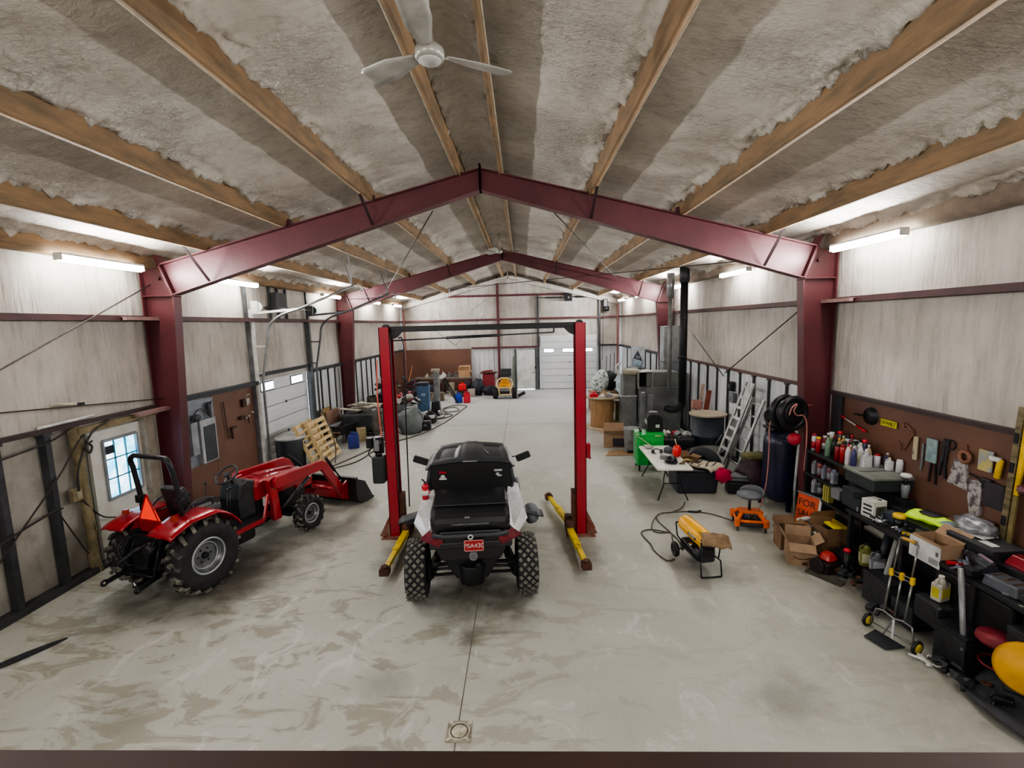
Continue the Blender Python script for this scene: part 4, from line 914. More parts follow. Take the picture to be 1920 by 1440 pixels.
o = thing('outlet_box', 'foam-spattered outlet box on the near left wall', 'outlet box', (AL - .02, 6.97, 1.38)); MB().rbox((0, 0, 0), (.1, .16, .2), .02).build('box', TANF, o, bevel=.01); MB().rbox((.055, 0, 0), (.01, .08, .13), .005).build('cover', mat('dirty cover', '#9c947c', .6), o)
# lower board, panel and tools on the left wall between column and overhead door
mb = MB(); mb.box((AL - .06, 11.22, 1.28), (.03, 1.62, 2.4)); struct(mb.build('wall_left_board', BROWNB))
mb = MB(); mb.box((AL - .06, 9.85, .62), (.03, 1.1, 1.1)); struct(mb.build('wall_left_board', BROWNB))
t = thing('electrical_panel', 'grey electrical panel with a dark open door beside the near left column', 'electrical panel', (AL - .03, 9.85, 1.72))
MB().box((0, 0, -.02), (.03, 1.1, 1.4)).build('backboard', mat('pale blue grey board', '#8b929b', .5, 0, '#737a84', 3), t)
MB().rbox((.07, .16, -.22), (.12, .52, .95), .01).build('cabinet', mat('light panel steel', '#b9bdc1', .4, .3), t, bevel=.005)
MB().rbox((.135, .18, -.28), (.012, .38, .78), .005).build('door', mat('dark panel door', '#3b4148', .5), t)
MB().rbox((.06, -.25, -.1), (.10, .2, .7), .01).build('disconnect_box', mat('mid grey box', '#9a9fa6', .5), t)
mb = MB(); mb.tube(smoothpath([(.08, -.28, .25), (.1, -.2, .42), (.1, 0, .5), (.1, .25, .42), (.1, .38, .62)], 5), .012, 6); mb.ball((.09, -.12, .33), (.05, .12, .08), 10, 6, .2); mb.ball((.09, .28, .45), (.05, .06, .16), 10, 6, .2)
mb.tube(smoothpath([(.08, .35, .6), (.1, .32, .2), (.12, .36, -.1)], 5), .02, 6); mb.build('conduit', mat('slate cable', '#3d4248', .6), t)
TOOLB = mat('rusted tool metal', '#4a332b', .6, .3)
for i, (y, z, lab) in enumerate(((11.62, 2.15, 'brown leather tool pouch with pale tags hung at the top of the left board'), (11.52, 1.72, 'clamp with two pale knobs hanging mid-height on the left board'), (11.05, 1.55, 'small hand plane hanging on the left board'), (11.85, 1.78, 'pale hook screwed near the edge of the left board'))):
    t = thing('hanging_tool', lab, 'tool', (AL + .0, y, z), group='tools on the left board')
    mb = MB()
    if i == 0: mb.rbox((0, -.08, -.08), (.06, .13, .2), .02); b = mb.build('body', TOOLB, t); m2 = MB(); m2.bar((.04, .0, .02), (.04, .02, -.16), .02, .03); m2.bar((.04, .08, .02), (.04, .08, -.12), .02, .03); m2.ball((.05, .0, .1), .02, 8, 5); m2.ball((.05, .09, .11), .02, 8, 5); m2.build('pale_tag', WHITE, t)
    elif i == 1: mb.rbox((0, -.1, .0), (.07, .2, .08), .02); mb.bar((.02, .12, -.02), (.02, .14, -.2), .02, .03); b = mb.build('body', TOOLB, t); m2 = MB(); m2.ball((.06, -.02, -.02), .022, 8, 5); m2.ball((.06, .1, 0), .022, 8, 5); m2.build('knob', WHITE, t)
    elif i == 2: mb.rbox((0, 0, 0), (.05, .22, .05), .015); mb.bar((0, -.08, -.02), (0, -.06, -.26), .03, .05); mb.build('body', TOOLB, t)
    else: mb.cyl((-.04, 0, 0), (.05, 0, 0), .02, seg=8); mb.build('hook', WHITE, t)
one(MB().bar((0, 0, .45), (0, .06, -.45), .012, .03), 'long_saw_blade', 'long thin dark blade hanging on the left board', 'tool', TOOLB, (AL + .0, 10.75, 1.78))
# floor drain, rubber strip
t = thing('floor_drain', 'square pale drain cover with a round lid set in the slab', 'drain', (-.69, 4.06, 0))
MB().rbox((0, 0, .003), (.24, .24, .006), .01).build('cover_plate', mat('dirty pale iron', '#9f9787', .7, .1, '#71685a', 14, .3, 40), t)
mb = MB(); mb.torus((0, 0, .006), .095, .010, 'z', 28, 6); mb.lathe([(.0, .014), (.07, .012), (.078, .004)], (0, 0, .0)); mb.ball((0, 0, .014), .008, 8, 4)
for k in range(4):
    a = PI / 4 + k * PI / 2; mb.bar((.105 * math.cos(a), .105 * math.sin(a), .008), (.155 * math.cos(a), .155 * math.sin(a), .008), .03, .006)
mb.build('round_lid', mat('pale lid', '#c9c3b2', .6, 0, '#8f8775', 12), t)
mb = MB(); mb.torus((0, 0, .006), .081, .004, 'z', 28, 5); mb.build('gap_ring', BLACK, t)
mb = MB(); P = [(-6.75, 4.35), (-6.45, 4.72), (-6.22, 5.02), (-6.12, 5.18), (-6.0, 5.36), (-5.92, 5.48)]; Wd = [.10, .11, .13, .14, .09, .01]
mb.add([(x - w * .8 * s + 0, y + w * .5 * s, .012) for (x, y), w in zip(P, Wd) for s in (-.5, .5)], [(2 * i, 2 * i + 1, 2 * i + 3, 2 * i + 2) for i in range(5)])
tag(mb.build('rubber_strip', BLACKP, solid=.018), 'flat black rubber strip lying on the slab by the near left wall', 'rubber strip')
# ceiling fans
FANW = mat('grey white fan', '#b9b8b2', .35, .3, '#96958e', 4)
def fan(loc, rz, lab, s=1.0):
    t = thing('ceiling_fan', lab, 'ceiling fan', loc, rz, 'fans along the ridge', scale=s)
    mb = MB(); mb.lathe([(.0, -.075), (.10, -.07), (.115, -.05), (.115, .0), (.08, .03), (.04, .06), (.03, .12)]); mb.build('motor_hub', FANW, t)
    mb = MB(); mb.lathe([(.0, -.086), (.085, -.082), (.088, -.074)]); mb.build('hub_cap', mat('pale hub cap', '#d3d3ce', .4), t)
    mb = MB(); mb.cyl((0, 0, .1), (0, 0, .8), .014, seg=8); mb.lathe([(.07, .78), (.05, .72), (.02, .68)]); mb.build('down_rod', FANW, t)
    for k in range(3):
        a = 2 * PI * k / 3 + .0
        mb = MB()
        def bl(u, v, a=a):
            r = .13 + u * .56; w = (.05 + .07 * min(1, u * 2.2)) * (1 if u < .93 else .7); y = (v - .5) * w * 1.6; z = -.02 + y * .28
            return (r * math.cos(a) - y * math.sin(a), r * math.sin(a) + y * math.cos(a), z)
        mb.grid(bl, 14, 4); mb.build('blade', FANW, t, solid=.008)
    return t
fan((-.67, 3.93, 5.97), math.radians(-90), 'nearest ceiling fan with three pale metal blades')
fan((-.72, 16.2, 6.30), math.radians(10), 'middle ceiling fan hanging at the second red frame')
fan((-.72, 25.2, 6.2), math.radians(40), 'farthest ceiling fan, small near the far gable')
# ---------- makers reused on both sides
def jug(m, lab, loc, rz=0, h=.36, w=.26, d=.2, capm=None, cat='jug', name='fuel_jug', group=None):
    t = thing(name, lab, cat, loc, rz, group)
    mb = MB(); mb.rbox((0, 0, h * .42), (w, d, h * .84), .05, seg=4); mb.prism([(-w * .42, h * .80), (w * .42, h * .80), (w * .2, h * 1.0), (-w * .1, h * 1.0)], d * .5); mb.tube([(-w * .25, 0, h * .82), (-w * .3, 0, h * 1.02), (w * .12, 0, h * 1.04), (w * .2, 0, h * .9)], .018, 6)
    mb.build('body', m, t, bevel=.012)
    mb = MB(); mb.cyl((w * .32, 0, h * .84), (w * .36, 0, h * .98), .03, .026, 10); mb.build('cap', capm or BLACK, t)
    return t
def cbox(lab, loc, rz, w, d, h, name='cardboard_box', flaps=(1, 1, 1, 1), m=CARD, fa=None, cat='box', group=None, inner=None):
    t = thing(name, lab, cat, loc, rz, group); th = .006
    mb = MB(); mb.box((0, 0, th), (w, d, th * 2)); mb.box((-w / 2, 0, h / 2), (th, d, h)); mb.box((w / 2, 0, h / 2), (th, d, h)); mb.box((0, -d / 2, h / 2), (w, th, h)); mb.box((0, d / 2, h / 2), (w, th, h)); mb.build('carton', m, t)
    fa = fa or (40, -20, 60, 30)
    for k, on in enumerate(flaps):
        if not on: continue
        a = math.radians(fa[k]); L_ = (d if k < 2 else w) * .42; f = MB()
        if k < 2: s = (-1, 1)[k]; f.bar((s * w / 2, 0, h), (s * (w / 2 + L_ * math.cos(a)), 0, h + L_ * math.sin(a)), d, th, up=(0, 0, 1))
        else: s = (-1, 1)[k - 2]; f.bar((0, s * d / 2, h), (0, s * (d / 2 + L_ * math.cos(a)), h + L_ * math.sin(a)), w, th, up=(0, 0, 1))
        f.build('flap', m, t)
    return t
def closedbox(lab, loc, rz, w, d, h, m, name='box', cat='box', group=None, lid=None, r=.008):
    t = thing(name, lab, cat, loc, rz, group); MB().rbox((0, 0, h * .45), (w, d, h * .9), r).build('body', m, t); MB().rbox((0, 0, h * .95), (w * 1.02, d * 1.02, h * .1), r).build('lid', lid or m, t); return t
def clutter(seed, n, ext, mats, lo=.03, hi=.10):
    """n unlike small parts as one heap mesh: rods, blocks, rings"""
    rnd = random.Random(seed); mb = MB()
    for k in range(n):
        mb.m(rnd.randrange(len(mats))); c = Vector((rnd.uniform(-ext[0], ext[0]), rnd.uniform(-ext[1], ext[1]), rnd.uniform(0, ext[2]) + lo)); s = rnd.uniform(lo, hi); q = rnd.random(); rot = (rnd.uniform(-.5, .5), rnd.uniform(-.5, .5), rnd.uniform(0, 6))
        if q < .35: mb.rbox(c, (s * 1.8, s, s * .7), s * .15, rot)
        elif q < .6: d = Vector((rnd.uniform(-1, 1), rnd.uniform(-1, 1), rnd.uniform(-.2, .4))).normalized() * s * 1.8; mb.cyl(c - d * .6, c + d * .6, s * .22)
        elif q < .8: mb.torus(c, s * .6, s * .17, 'z', 14, 6, rot)
        else: mb.ball(c, (s * .7, s * .5, s * .4), 10, 7, .3, 2.5, k, rot)
    return mb
def bottle(lab, loc, h, r, m, capm, shape='round', cat='bottle', name='bottle', group=None, labm=None, rz=0):
    t = thing(name, lab, cat, loc, rz, group); mb = MB()
    if shape == 'round': mb.lathe([(r * .9, 0), (r, .01), (r, h * .66), (r * .6, h * .80), (r * .34, h * .86), (r * .34, h * .93)], seg=14)
    elif shape == 'can': mb.lathe([(r, 0), (r, h * .84), (r * .8, h * .88)], seg=14)
    elif shape == 'jug': mb.rbox((0, 0, h * .36), (r * 2.3, r * 1.5, h * .72), r * .3, seg=3); mb.lathe([(r * .9, h * .70), (r * .4, h * .88), (r * .35, h * .92)], seg=12); mb.tube([(-r * .5, 0, h * .9), (-r * 1.05, 0, h * .82), (-r * 1.05, 0, h * .6)], r * .16, 6)
    mb.build('body', m, t)
    c = MB()
    if shape == 'can': c.lathe([(r * .82, h * .86), (r * .82, h), (0, h)], seg=12)
    else: c.cyl((0, 0, h * .91), (0, 0, h), r * .38, seg=10)
    c.build('cap', capm, t)
    if labm:
        c = MB()
        if shape == 'jug': c.box((0, -r * .76, h * .36), (r * 1.7, .004, h * .4)); c.box((-r * 1.155, 0, h * .36), (.004, r * 1.0, h * .4))
        else: c.lathe([(r * 1.015, h * .15), (r * 1.015, h * .55)], seg=14)
        c.build('paper_label', labm, t)
    return t

# ---------- left side, from the door to the far corner
t = thing('plastic_drum', 'large black drum with a dusty white lid in front of the left overhead door', 'drum', (-6.52, 12.70, 0), scale=.9)
MB().lathe([(.36, 0), (.40, .04), (.42, .5), (.42, .95), (.40, 1.0)], seg=30).build('drum_body', mat('navy black drum', '#24272e', .5), t)
MB().lathe([(.43, .97), (.44, 1.0), (.43, 1.025), (0, 1.03)], seg=30).build('lid', mat('dusty white lid', '#c3c3c0', .6, 0, '#9c9c9a', 4), t)
one(MB().ball((0, 0, .12), (.42, .3, .14), 16, 10, .4, 2.5, 2), 'plastic_bag', 'crumpled clear plastic bag on the floor before the black drum', 'bag', mat('cloudy plastic', '#b9bab8', .3, 0, '#8d8e8e', 9), (-6.1, 11.95, 0))
PW = MATS['pale pallet wood']
def pallet(name, lab, loc, rot, m=PW, group=None):
    t = bpy.data.objects.new(name, None); COL.objects.link(t); t.location = loc; t.rotation_euler = rot; tag(t, lab, 'pallet', group)
    L_, W_ = 1.26, 1.14
    for k in range(7): mb = MB(); mb.rbox((0, -L_ / 2 + .06 + k * (L_ - .12) / 6, .115), (W_, .11 if k in (0, 6) else .09, .018), .004); mb.build('deck_board', m, t)
    for x in (-W_ / 2 + .02, 0, W_ / 2 - .02): mb = MB(); mb.box((x, 0, .062), (.036, L_, .088)); mb.build('stringer', m, t)
    for y in (-.55, 0, .55): mb = MB(); mb.box((0, y, .009), (W_, .1, .018)); mb.build('bottom_board', m, t)
    return t
# leaning pallets: local y runs up the slope
def lean(x, y, dx): return (math.radians(90 - 22), 0, math.radians(90))
pallet('wooden_pallet', 'pale wooden pallet leaning toward the left overhead door, face to the room', (-6.00, 13.50, .62), (math.radians(68), 0, math.radians(90)), group=None)
pallet('wooden_pallet', 'second pale pallet tucked behind the leaning front pallet', (-6.22, 13.22, .60), (math.radians(66), 0, math.radians(94)))
jug(mat('navy blue jug', '#2a3a86', .45), 'navy blue plastic jug on the floor beside the wheelbarrow', (-5.55, 14.85, 0), .3, .52, .34, .26, BLUEP)
one(MB().tube([(0, 0, .02), (.12, .05, .02), (.2, -.02, .02)], .02, 6), 'hose_coupling', 'small grey green hose coupling on the floor by the navy jug', 'coupling', GREY, (-5.2, 15.0, 0))
t = thing('wheelbarrow', 'black wheelbarrow parked against the left wall behind the pallets', 'wheelbarrow', (-6.25, 15.75, 0), math.radians(-20))
mb = MB(); mb.add([(-.33, -.5, .62), (.33, -.5, .62), (.33, .42, .62), (-.33, .42, .62), (-.2, -.28, .30), (.2, -.28, .30), (.2, .25, .30), (-.2, .25, .30)], [(4, 5, 6, 7), (0, 1, 5, 4), (1, 2, 6, 5), (2, 3, 7, 6), (3, 0, 4, 7)]); mb.build('tub', BLACKP, t, solid=.02)
mb = MB(); mb.tube([(-.33, -.5, .62), (.33, -.5, .62), (.33, .42, .62), (-.33, .42, .62)], .018, 6, True); mb.build('tub_rim', DGREY, t)
for s in (-1, 1): mb = MB(); mb.bar((s * .08, .6, .2), (s * .3, -.9, .52), .035, .045); mb.build('handle', DWOOD, t); mb = MB(); mb.tube([(s * .22, -.2, .4), (s * .24, -.3, .02), (s * .2, -.1, .02), (s * .18, 0, .3)], .014, 6); mb.build('leg', DGREY, t)
mb = MB(); mb.torus((0, .58, .19), .14, .05, 'x', 22, 8); mb.cyl((-.05, .58, .19), (.05, .58, .19), .1, seg=14); mb.build('wheel', RUBBER, t)
one(MB().rbox((0, 0, .5), (.04, 1.1, 1.0), .01), 'hardboard_sheet', 'brown board leaning on the left siding behind the wheelbarrow', 'board', mat('reddish brown board', '#8a6a5a', .7, 0, '#74584a', 3), (-6.72, 16.55, 0), rot=(0, math.radians(-10), 0))
one(MB().rbox((0, 0, .56), (.04, .9, 1.1), .01), 'plywood_sheet', 'tan plywood sheet leaning behind the brown board', 'board', mat('tan plywood', '#9a7c50', .7, 0, '#84683f', 3), (-6.86, 16.1, 0), rot=(0, math.radians(-6), 0))
closedbox('pale wooden crate standing behind the navy jug', (-5.62, 15.8, 0), .4, .3, .3, .45, mat('pale crate', '#b5a27c', .7), 'wooden_crate', 'crate')
# skid with dark load and scrap on top
GP = mat('grey weathered pallet', '#8d8f8c', .8, 0, '#6c6e6b', 4)
pallet('grey_pallet', 'weathered grey pallet under the dark covered load', (-5.95, 17.05, .125), (0, 0, math.radians(8)), GP)
pallet('grey_pallet', 'lower weathered grey pallet touching the slab under the load', (-5.95, 17.05, 0), (0, 0, math.radians(8)), GP)
MBl = MB(); MBl.rbox((0, 0, .27), (1.3, 1.25, .54), .06, seg=3)
o = one(MBl, 'covered_load', 'dark grey tarped block sitting on the stacked grey pallets', 'load', mat('dark tarp', '#4b5053', .5, 0, '#33373a', 2, .4, 6), (-5.95, 17.05, .255), math.radians(8))
PLK = mat('pale broken plank', '#cfc8ba', .8, 0, '#a79f90', 5)
rnd = random.Random(3)
for k in range(14):
    mb = MB(); L_ = rnd.uniform(.35, .8); mb.rbox((0, 0, 0), (L_, rnd.uniform(.1, .25), .035), .006)
    lab = ('long' if L_ > .6 else 'short') + ' pale broken panel in the scrap heap on the tarped load'
    o = mb.build('scrap_panel', PLK if k % 3 else mat('grey scrap', '#8d8880', .8)); o.location = (-5.95 + rnd.uniform(-.45, .45), 17.05 + rnd.uniform(-.45, .45), .83 + k * .022); o.rotation_euler = (rnd.uniform(-.08, .08), rnd.uniform(-.08, .08), rnd.uniform(-1.5, 1.5)); tag(o, lab, 'panel', 'long scrap panels on the load' if L_ > .6 else 'short scrap panels on the load')
one(MB().cyl((0, 0, .0), (.35, -.2, .95), .10, .12, 12), 'rolled_tarp', 'grey rolled tarp leaning against the tarped load', 'tarp', mat('grey roll', '#6d7376', .6, 0, '#50565a', 5), (-5.25, 16.35, .02), rot=(0, math.radians(-18), 0))
one(MB().ball((0, 0, .5), (.32, .3, .55), 18, 12, .5, 2.2, 5), 'debris_sack', 'lumpy grey brown sack behind the left lift post', 'sack', mat('grey brown sack', '#6b6660', .8, 0, '#3e3b38', 5, .5, 9), (-4.92, 15.85, .0))
# small white wire crate
t = thing('wire_crate', 'small white wire crate standing behind the left lift post', 'crate', (-4.52, 14.98, 0), .2)
mb = MB()
for z in (.02, .16, .30, .44): mb.tube([(-.16, -.16, z), (.16, -.16, z), (.16, .16, z), (-.16, .16, z)], .012, 5, True)
for x in (-.16, 0, .16):
    for y in (-.16, .16): mb.cyl((x, y, 0), (x, y, .46), .01, seg=5)
mb.build('wire_frame', WHITE, t)
MB().cyl((-.35, .1, .06), (-.2, .1, .06), .05).build('rubber_caster', BLACK, t)
t = thing('boulder_tarp', 'big round grey tarp-wrapped bale beside the left lift post', 'bale', (-4.18, 16.9, 0))
mb = MB(); mb.ball((0, 0, .42), (.50, .5, .55), 24, 16, .18, 1.8, 1, zcut=-.42); mb.build('bale', mat('green grey tarp', '#6f7674', .6, 0, '#565d5b', 3, .3, 8), t)
mb = MB(); mb.tube(arc((0, -.1, .4), .53, -60, 230, 16), .014, 6); mb.build('strap', DGREY, t)
t = thing('tool_case', 'small black case with a pale emblem on the floor by the grey bale', 'case', (-3.72, 17.35, 0), .1); MB().rbox((0, 0, .17), (.42, .3, .34), .03).build('body', BLACKP, t); MB().rbox((0, -.153, .2), (.12, .006, .08), .01).build('emblem', GREY, t)
BLKM = [BLACK, DGREY, BLACKP, mat('maroon cloth', '#5a2130', .8)]
def heap(lab, loc, ext, seed, n, mats, hi=.3, name='machine_parts', lo=.08, cat='parts'):
    return tag(one(clutter(seed, n, ext, mats, lo, hi), name, lab, cat, mats, loc), kind='stuff')
t = thing('shop_vacuum', 'dark round shop machine with white pads standing behind the black case', 'machine', (-3.85, 18.6, 0))
MB().lathe([(.26, .0), (.34, .08), (.34, .3), (.24, .42), (.1, .5)], seg=20).build('tub', BLACK, t); mb = MB(); mb.rbox((-.18, -.22, .42), (.2, .12, .12), .04); mb.rbox((.16, -.26, .30), (.26, .1, .12), .04); mb.build('white_pad', WHITE, t)
t = thing('floor_grinder', 'black floor machine with chrome base and upright grey handle column', 'machine', (-3.72, 19.6, 0))
MB().rbox((0, 0, .42), (.42, .34, .6), .06, taper=.8).build('body', BLACK, t); mb = MB(); mb.lathe([(.36, .02), (.38, .1), (.3, .18)], seg=22); mb.ball((-.2, -.28, .22), .12, 10, 7); mb.ball((.2, -.28, .3), .1, 10, 7); mb.build('chrome_skirt', CHROME, t); MB().rbox((.05, .1, 1.35), (.24, .2, 1.3), .05).build('handle_column', mat('scuffed silver', '#8d9093', .4, .5, '#5f6265', 6), t); MB().rbox((.02, .1, 2.02), (.34, .26, .1), .02).build('column_head', mat('tan head', '#a49a84', .6), t)
t = thing('storage_bin', 'tall slate blue plastic bin with a dark lid behind the black floor machine', 'bin', (-4.5, 20.9, 0), .1)
MB().rbox((0, 0, .62), (.52, .45, 1.24), .04, taper=1.06).build('bin_body', mat('slate blue plastic', '#4c6b8c', .5), t); MB().rbox((0, 0, 1.3), (.5, .48, .16), .05).build('lid', mat('indigo lid', '#2a2c44', .5), t); MB().rbox((.02, -.245, .85), (.18, .012, .12), .01).build('emblem', mat('pale blue emblem', '#9db6cc', .5), t)
one(MB().rbox((0, 0, 0), (.35, .25, .02), .01), 'white_sheet', 'white sheet of card propped on the slate bin', 'card', WHITE, (-4.78, 20.55, .62), rot=(.9, .3, .2))
# engine hoist area: dark machinery with red bits
MC = BLKM + [mat('dull olive', '#4a4a3c', .7)]
for i, (x, y, sx, sy, sz, n, sd, lab) in enumerate(((-5.6, 22.3, .45, .6, 1.25, 40, 11, 'tall dark heap of machine parts against the left wall'), (-4.9, 19.6, .3, .4, .8, 26, 12, 'dark heap of motor parts in front of the slate bin'), (-6.2, 20.0, .5, .7, 1.4, 40, 13, 'black heap of equipment deep along the left wall'))):
    heap(lab, (x, y, 0), (sx, sy, sz), sd, n, MC, .3)
one(MB().ball((0, 0, .0), (.2, .16, .13), 14, 8, .2, 2, 4), 'white_bundle', 'off-white cloth bundle on the dark motor heap', 'bundle', mat('off white cloth', '#c3b9ae', .8), (-4.8, 19.4, .95))
one(MB().ball((0, 0, .0), (.5, .4, .42), 16, 10, .4, 2.4, 7), 'dark_sack', 'lumpy charcoal sack behind the grey bale', 'sack', mat('charcoal sack', '#4a4b50', .8, 0, '#303136', 4, .4, 8), (-4.55, 18.1, .42))
heap('small red and pink painted engine parts above the dark heap', (-5.0, 19.6, .85), (.3, .2, .25), 15, 9, [REDP, mat('pink part', '#c4576c', .5), BLACK], .14, lo=.05)
one(MB().rbox((0, 0, .12), (.3, .2, .24), .05), 'white_canister', 'white canister standing on the tall dark heap', 'canister', WHITE, (-6.1, 20.0, 1.5))
one(MB().bar((0, 0, 0), (.22, 0, .75), .09, .03), 'wooden_paddle', 'orange-tan wooden paddle sticking up above the dark heap', 'paddle', mat('orange wood', '#cf8d5c', .6), (-5.35, 21.7, 1.30))
# sawhorse / folded step
t = thing('folding_sawhorse', 'grey folding sawhorse ladder standing before the far bench', 'sawhorse', (-4.05, 23.4, 0))
SW = mat('weathered grey wood', '#86837c', .7)
for s in (-1, 1): mb = MB(); mb.bar((s * .75, -.2, 0), (s * .05, -.2, 1.25), .05, .07); mb.bar((s * .75, .3, 0), (s * .05, .3, 1.25), .05, .07); mb.build('leg', SW if s < 0 else DGREY, t)
mb = MB(); mb.rbox((-.1, .05, 1.28), (.3, .62, .08), .02); mb.build('top_rail', mat('pale rail', '#b9b6ad', .6), t)
jug(mat('bright blue jug', '#2244b8', .4), 'bright blue jug beside the red fuel can near the far bench', (-3.28, 23.45, 0), 0, .48, .36, .26)
jug(REDP, 'red fuel can beside the bright blue jug near the far bench', (-2.86, 23.35, 0), .2, .56, .34, .28)
# far bench with brown legs and objects
t = thing('wooden_bench', 'long brown bench against the brown far board', 'bench', (-4.55, 26.75, 0))
MB().rbox((0, 0, .92), (3.2, .75, .07), .01).build('bench_top', mat('bench top', '#86817a', .6), t)
for x in (-1.5, 0, 1.5):
    for y in (-.3, .3): MB().box((x, y, .45), (.09, .09, .88)).build('leg', mat('maroon brown wood', '#4f2f2c', .6), t)
MB().rbox((-.9, -.1, .55), (1.2, .5, .05), .01).build('lower_shelf', MATS['maroon brown wood'], t)
for k, (x, s, m, nm, lab) in enumerate(((-5.5, .16, PLK, 'wood_block', 'pale wood block on the far bench'), (-5.15, .2, GREY, 'grinder', 'grey grinder on the far bench'), (-4.85, .18, GALV, 'metal_vise', 'bare metal vise on the far bench'), (-4.55, .22, WHITE, 'white_bottle', 'white bottle on the far bench'), (-4.2, .2, GREY, 'drill_press', 'grey drill on the far bench'), (-3.85, .22, mat('dull steel', '#77797a', .5, .4), 'metal_bracket', 'dull steel bracket on the far bench'))):
    mb = MB(); mb.rbox((0, 0, s * .35), (s * 1.3, s, s * .7), .02); mb.cyl((0, 0, s * .6), (s * .2, 0, s * 1.4), s * .28, s * .16, 10); mb.bar((-s * .6, 0, s * .5), (-s * .2, 0, s * 1.1), s * .2); one(mb, nm, lab, 'tool', m, (x, 26.7, .955), k)
cbox('open tan cardboard box on the right end of the far bench', (-3.35, 26.7, .955), 0, .62, .4, .38, m=mat('light cardboard', '#c79f7a', .8), fa=(-30, -50, 60, 70))
DB = mat('navy black bag', '#1b1c28', .6, 0, '#282a38', 4, .3, 6)
for i, (x, y, r, lab) in enumerate(((-2.55, 26.0, (.36, .36, .5), 'navy black bag slumped at the end of the far bench'), (-1.85, 25.8, (.4, .3, .3), 'low navy black bag beside the red stool'), (-3.3, 26.3, (.32, .3, .40), 'dark bag under the right end of the far bench'), (-5.3, 26.0, (.5, .3, .35), 'dark bag under the left end of the far bench'))):
    one(MB().ball((0, 0, r[2] * .8), r, 18, 12, .3, 2, i, zcut=-r[2] * .8), 'duffel_bag', lab, 'bag', DB, (x, y, 0))
jug(mat('bright red cover', '#e02a30', .4), 'bright red container under the far bench', (-3.35, 25.55, .32), 0, .42, .4, .3)
closedbox('cream box leaning under the far bench', (-3.95, 25.7, 0), 0, .26, .3, .75, mat('cream box', '#a29b86', .6), 'cream_box')
closedbox('small off-white carton by the navy black bag', (-2.85, 25.35, 0), .1, .4, .3, .42, mat('off white carton', '#aaa497', .7), 'small_carton')
closedbox('brown crate on the floor in front of the far bench', (-4.6, 24.3, 0), .05, .85, .5, .4, mat('dull brown crate', '#6f6350', .8), 'brown_crate', 'crate')
# red spreader
t = thing('red_spreader', 'dull red hopper spreader standing before the far siding', 'spreader', (-2.0, 26.9, 0))
RDU = mat('dull red paint', '#8f2b33', .5, .1, '#75222a', 3)
MB().rbox((0, 0, .72), (.72, .5, .72), .05, taper=.9).build('body', RDU, t); MB().rbox((0, 0, 1.14), (.9, .6, .06), .02).build('top_tray', RUST, t)
mb = MB(); mb.tube([(.45, 0, 1.1), (.6, -.1, 1.25), (.45, 0, .3)], .02, 6); mb.bar((-.35, 0, 1.2), (.25, 0, 1.26), .05, .08); mb.build('handle', RDU, t)
for s in (-1, 1): MB().cyl((s * .33, 0, .16), (s * .40, 0, .16), .16, seg=16).build('wheel', RUBBER, t); MB().bar((s * .3, -.2, .38), (s * .3, -.24, 0), .05).build('leg', RDU, t)
# zero-turn mower seen from its front
t = thing('ride_on_mower', 'yellow ride-on mower with a cream tubular guard facing the camera', 'mower', (-.99, 24.5, 0), math.radians(-90))
MY = mat('mower yellow', '#eda31c', .4, coat=.2); MCm = mat('cream tube', '#e3c58c', .4)
for s in (-1, 1): tyre(t, (.0, s * .50, .28), .28, .26, .13, side=s, blocks=14, lug_h=.015); tyre(t, (-1.0, s * .42, .2), .2, .14, .1, side=s)
MB().rbox((-.4, 0, .38), (1.1, .66, .28), .05).build('frame', BLACK, t); MB().rbox((-.2, 0, .62), (.6, .62, .26), .08).build('engine_cover', MY, t, bevel=.02)
MB().prism([(-.34, .70), (.34, .70), (.16, .98), (0, 1.05), (-.16, .98)], .4, 'yz', c=(-.25, 0, 0)).build('rear_cowl', MY, t, bevel=.03)
mb = MB(); P = [(.30, -.28, .24), (.36, -.30, .55), (.34, -.42, .78), (.2, -.36, .98), (.05, -.18, 1.08), (.05, .18, 1.08), (.2, .36, .98), (.34, .42, .78), (.36, .30, .55), (.30, .28, .24)]; mb.tube(P, .04, 8, True); mb.tube([(.36, -.31, .62), (.36, .31, .62)], .036, 8); mb.build('guard_tube', MCm, t)
mb = MB(); mb.rbox((.18, 0, .48), (.1, .5, .14), .03); mb.build('muffler', GREY, t)
mb = MB(); mb.rbox((-.6, 0, 1.05), (.14, .5, .5), .06); mb.rbox((-.8, 0, .8), (.5, .5, .12), .05); mb.build('seat', BLACKP, t, bevel=.02)
for s in (-1, 1): mb = MB(); mb.tube([(-.95, s * .28, .6), (-.95, s * .3, 1.1), (-1.0, s * .12, 1.15)], .016, 6); mb.build('steering_lever', BLACK, t)
mb = MB(); mb.bar((.0, .68, .12), (.0, 1.05, .30), .25, .14); mb.build('discharge_chute', BLACK, t)
# tools near the far post
one(MB().bar((0, 0, 0), (.1, .25, 2.0), .14, .03), 'grey_plank', 'grey green plank leaning on the far siding behind the mower', 'plank', mat('grey green plank', '#6c7466', .7), (-.62, 26.95, 0))
one(MB().bar((0, 0, 0), (-.06, .25, 1.75), .05, .05), 'thin_pole', 'thin dark pole leaning beside the far walk door', 'pole', DGREY, (-.42, 26.95, 0))
one(MB().rbox((0, 0, 1.1), (.6, .1, .42), .02), 'dark_sign_board', 'dark green board standing on the slab beside the far post', 'board', mat('dark green board', '#2f3a34', .6), (-1.0, 27.2, 0)).location.z = .0
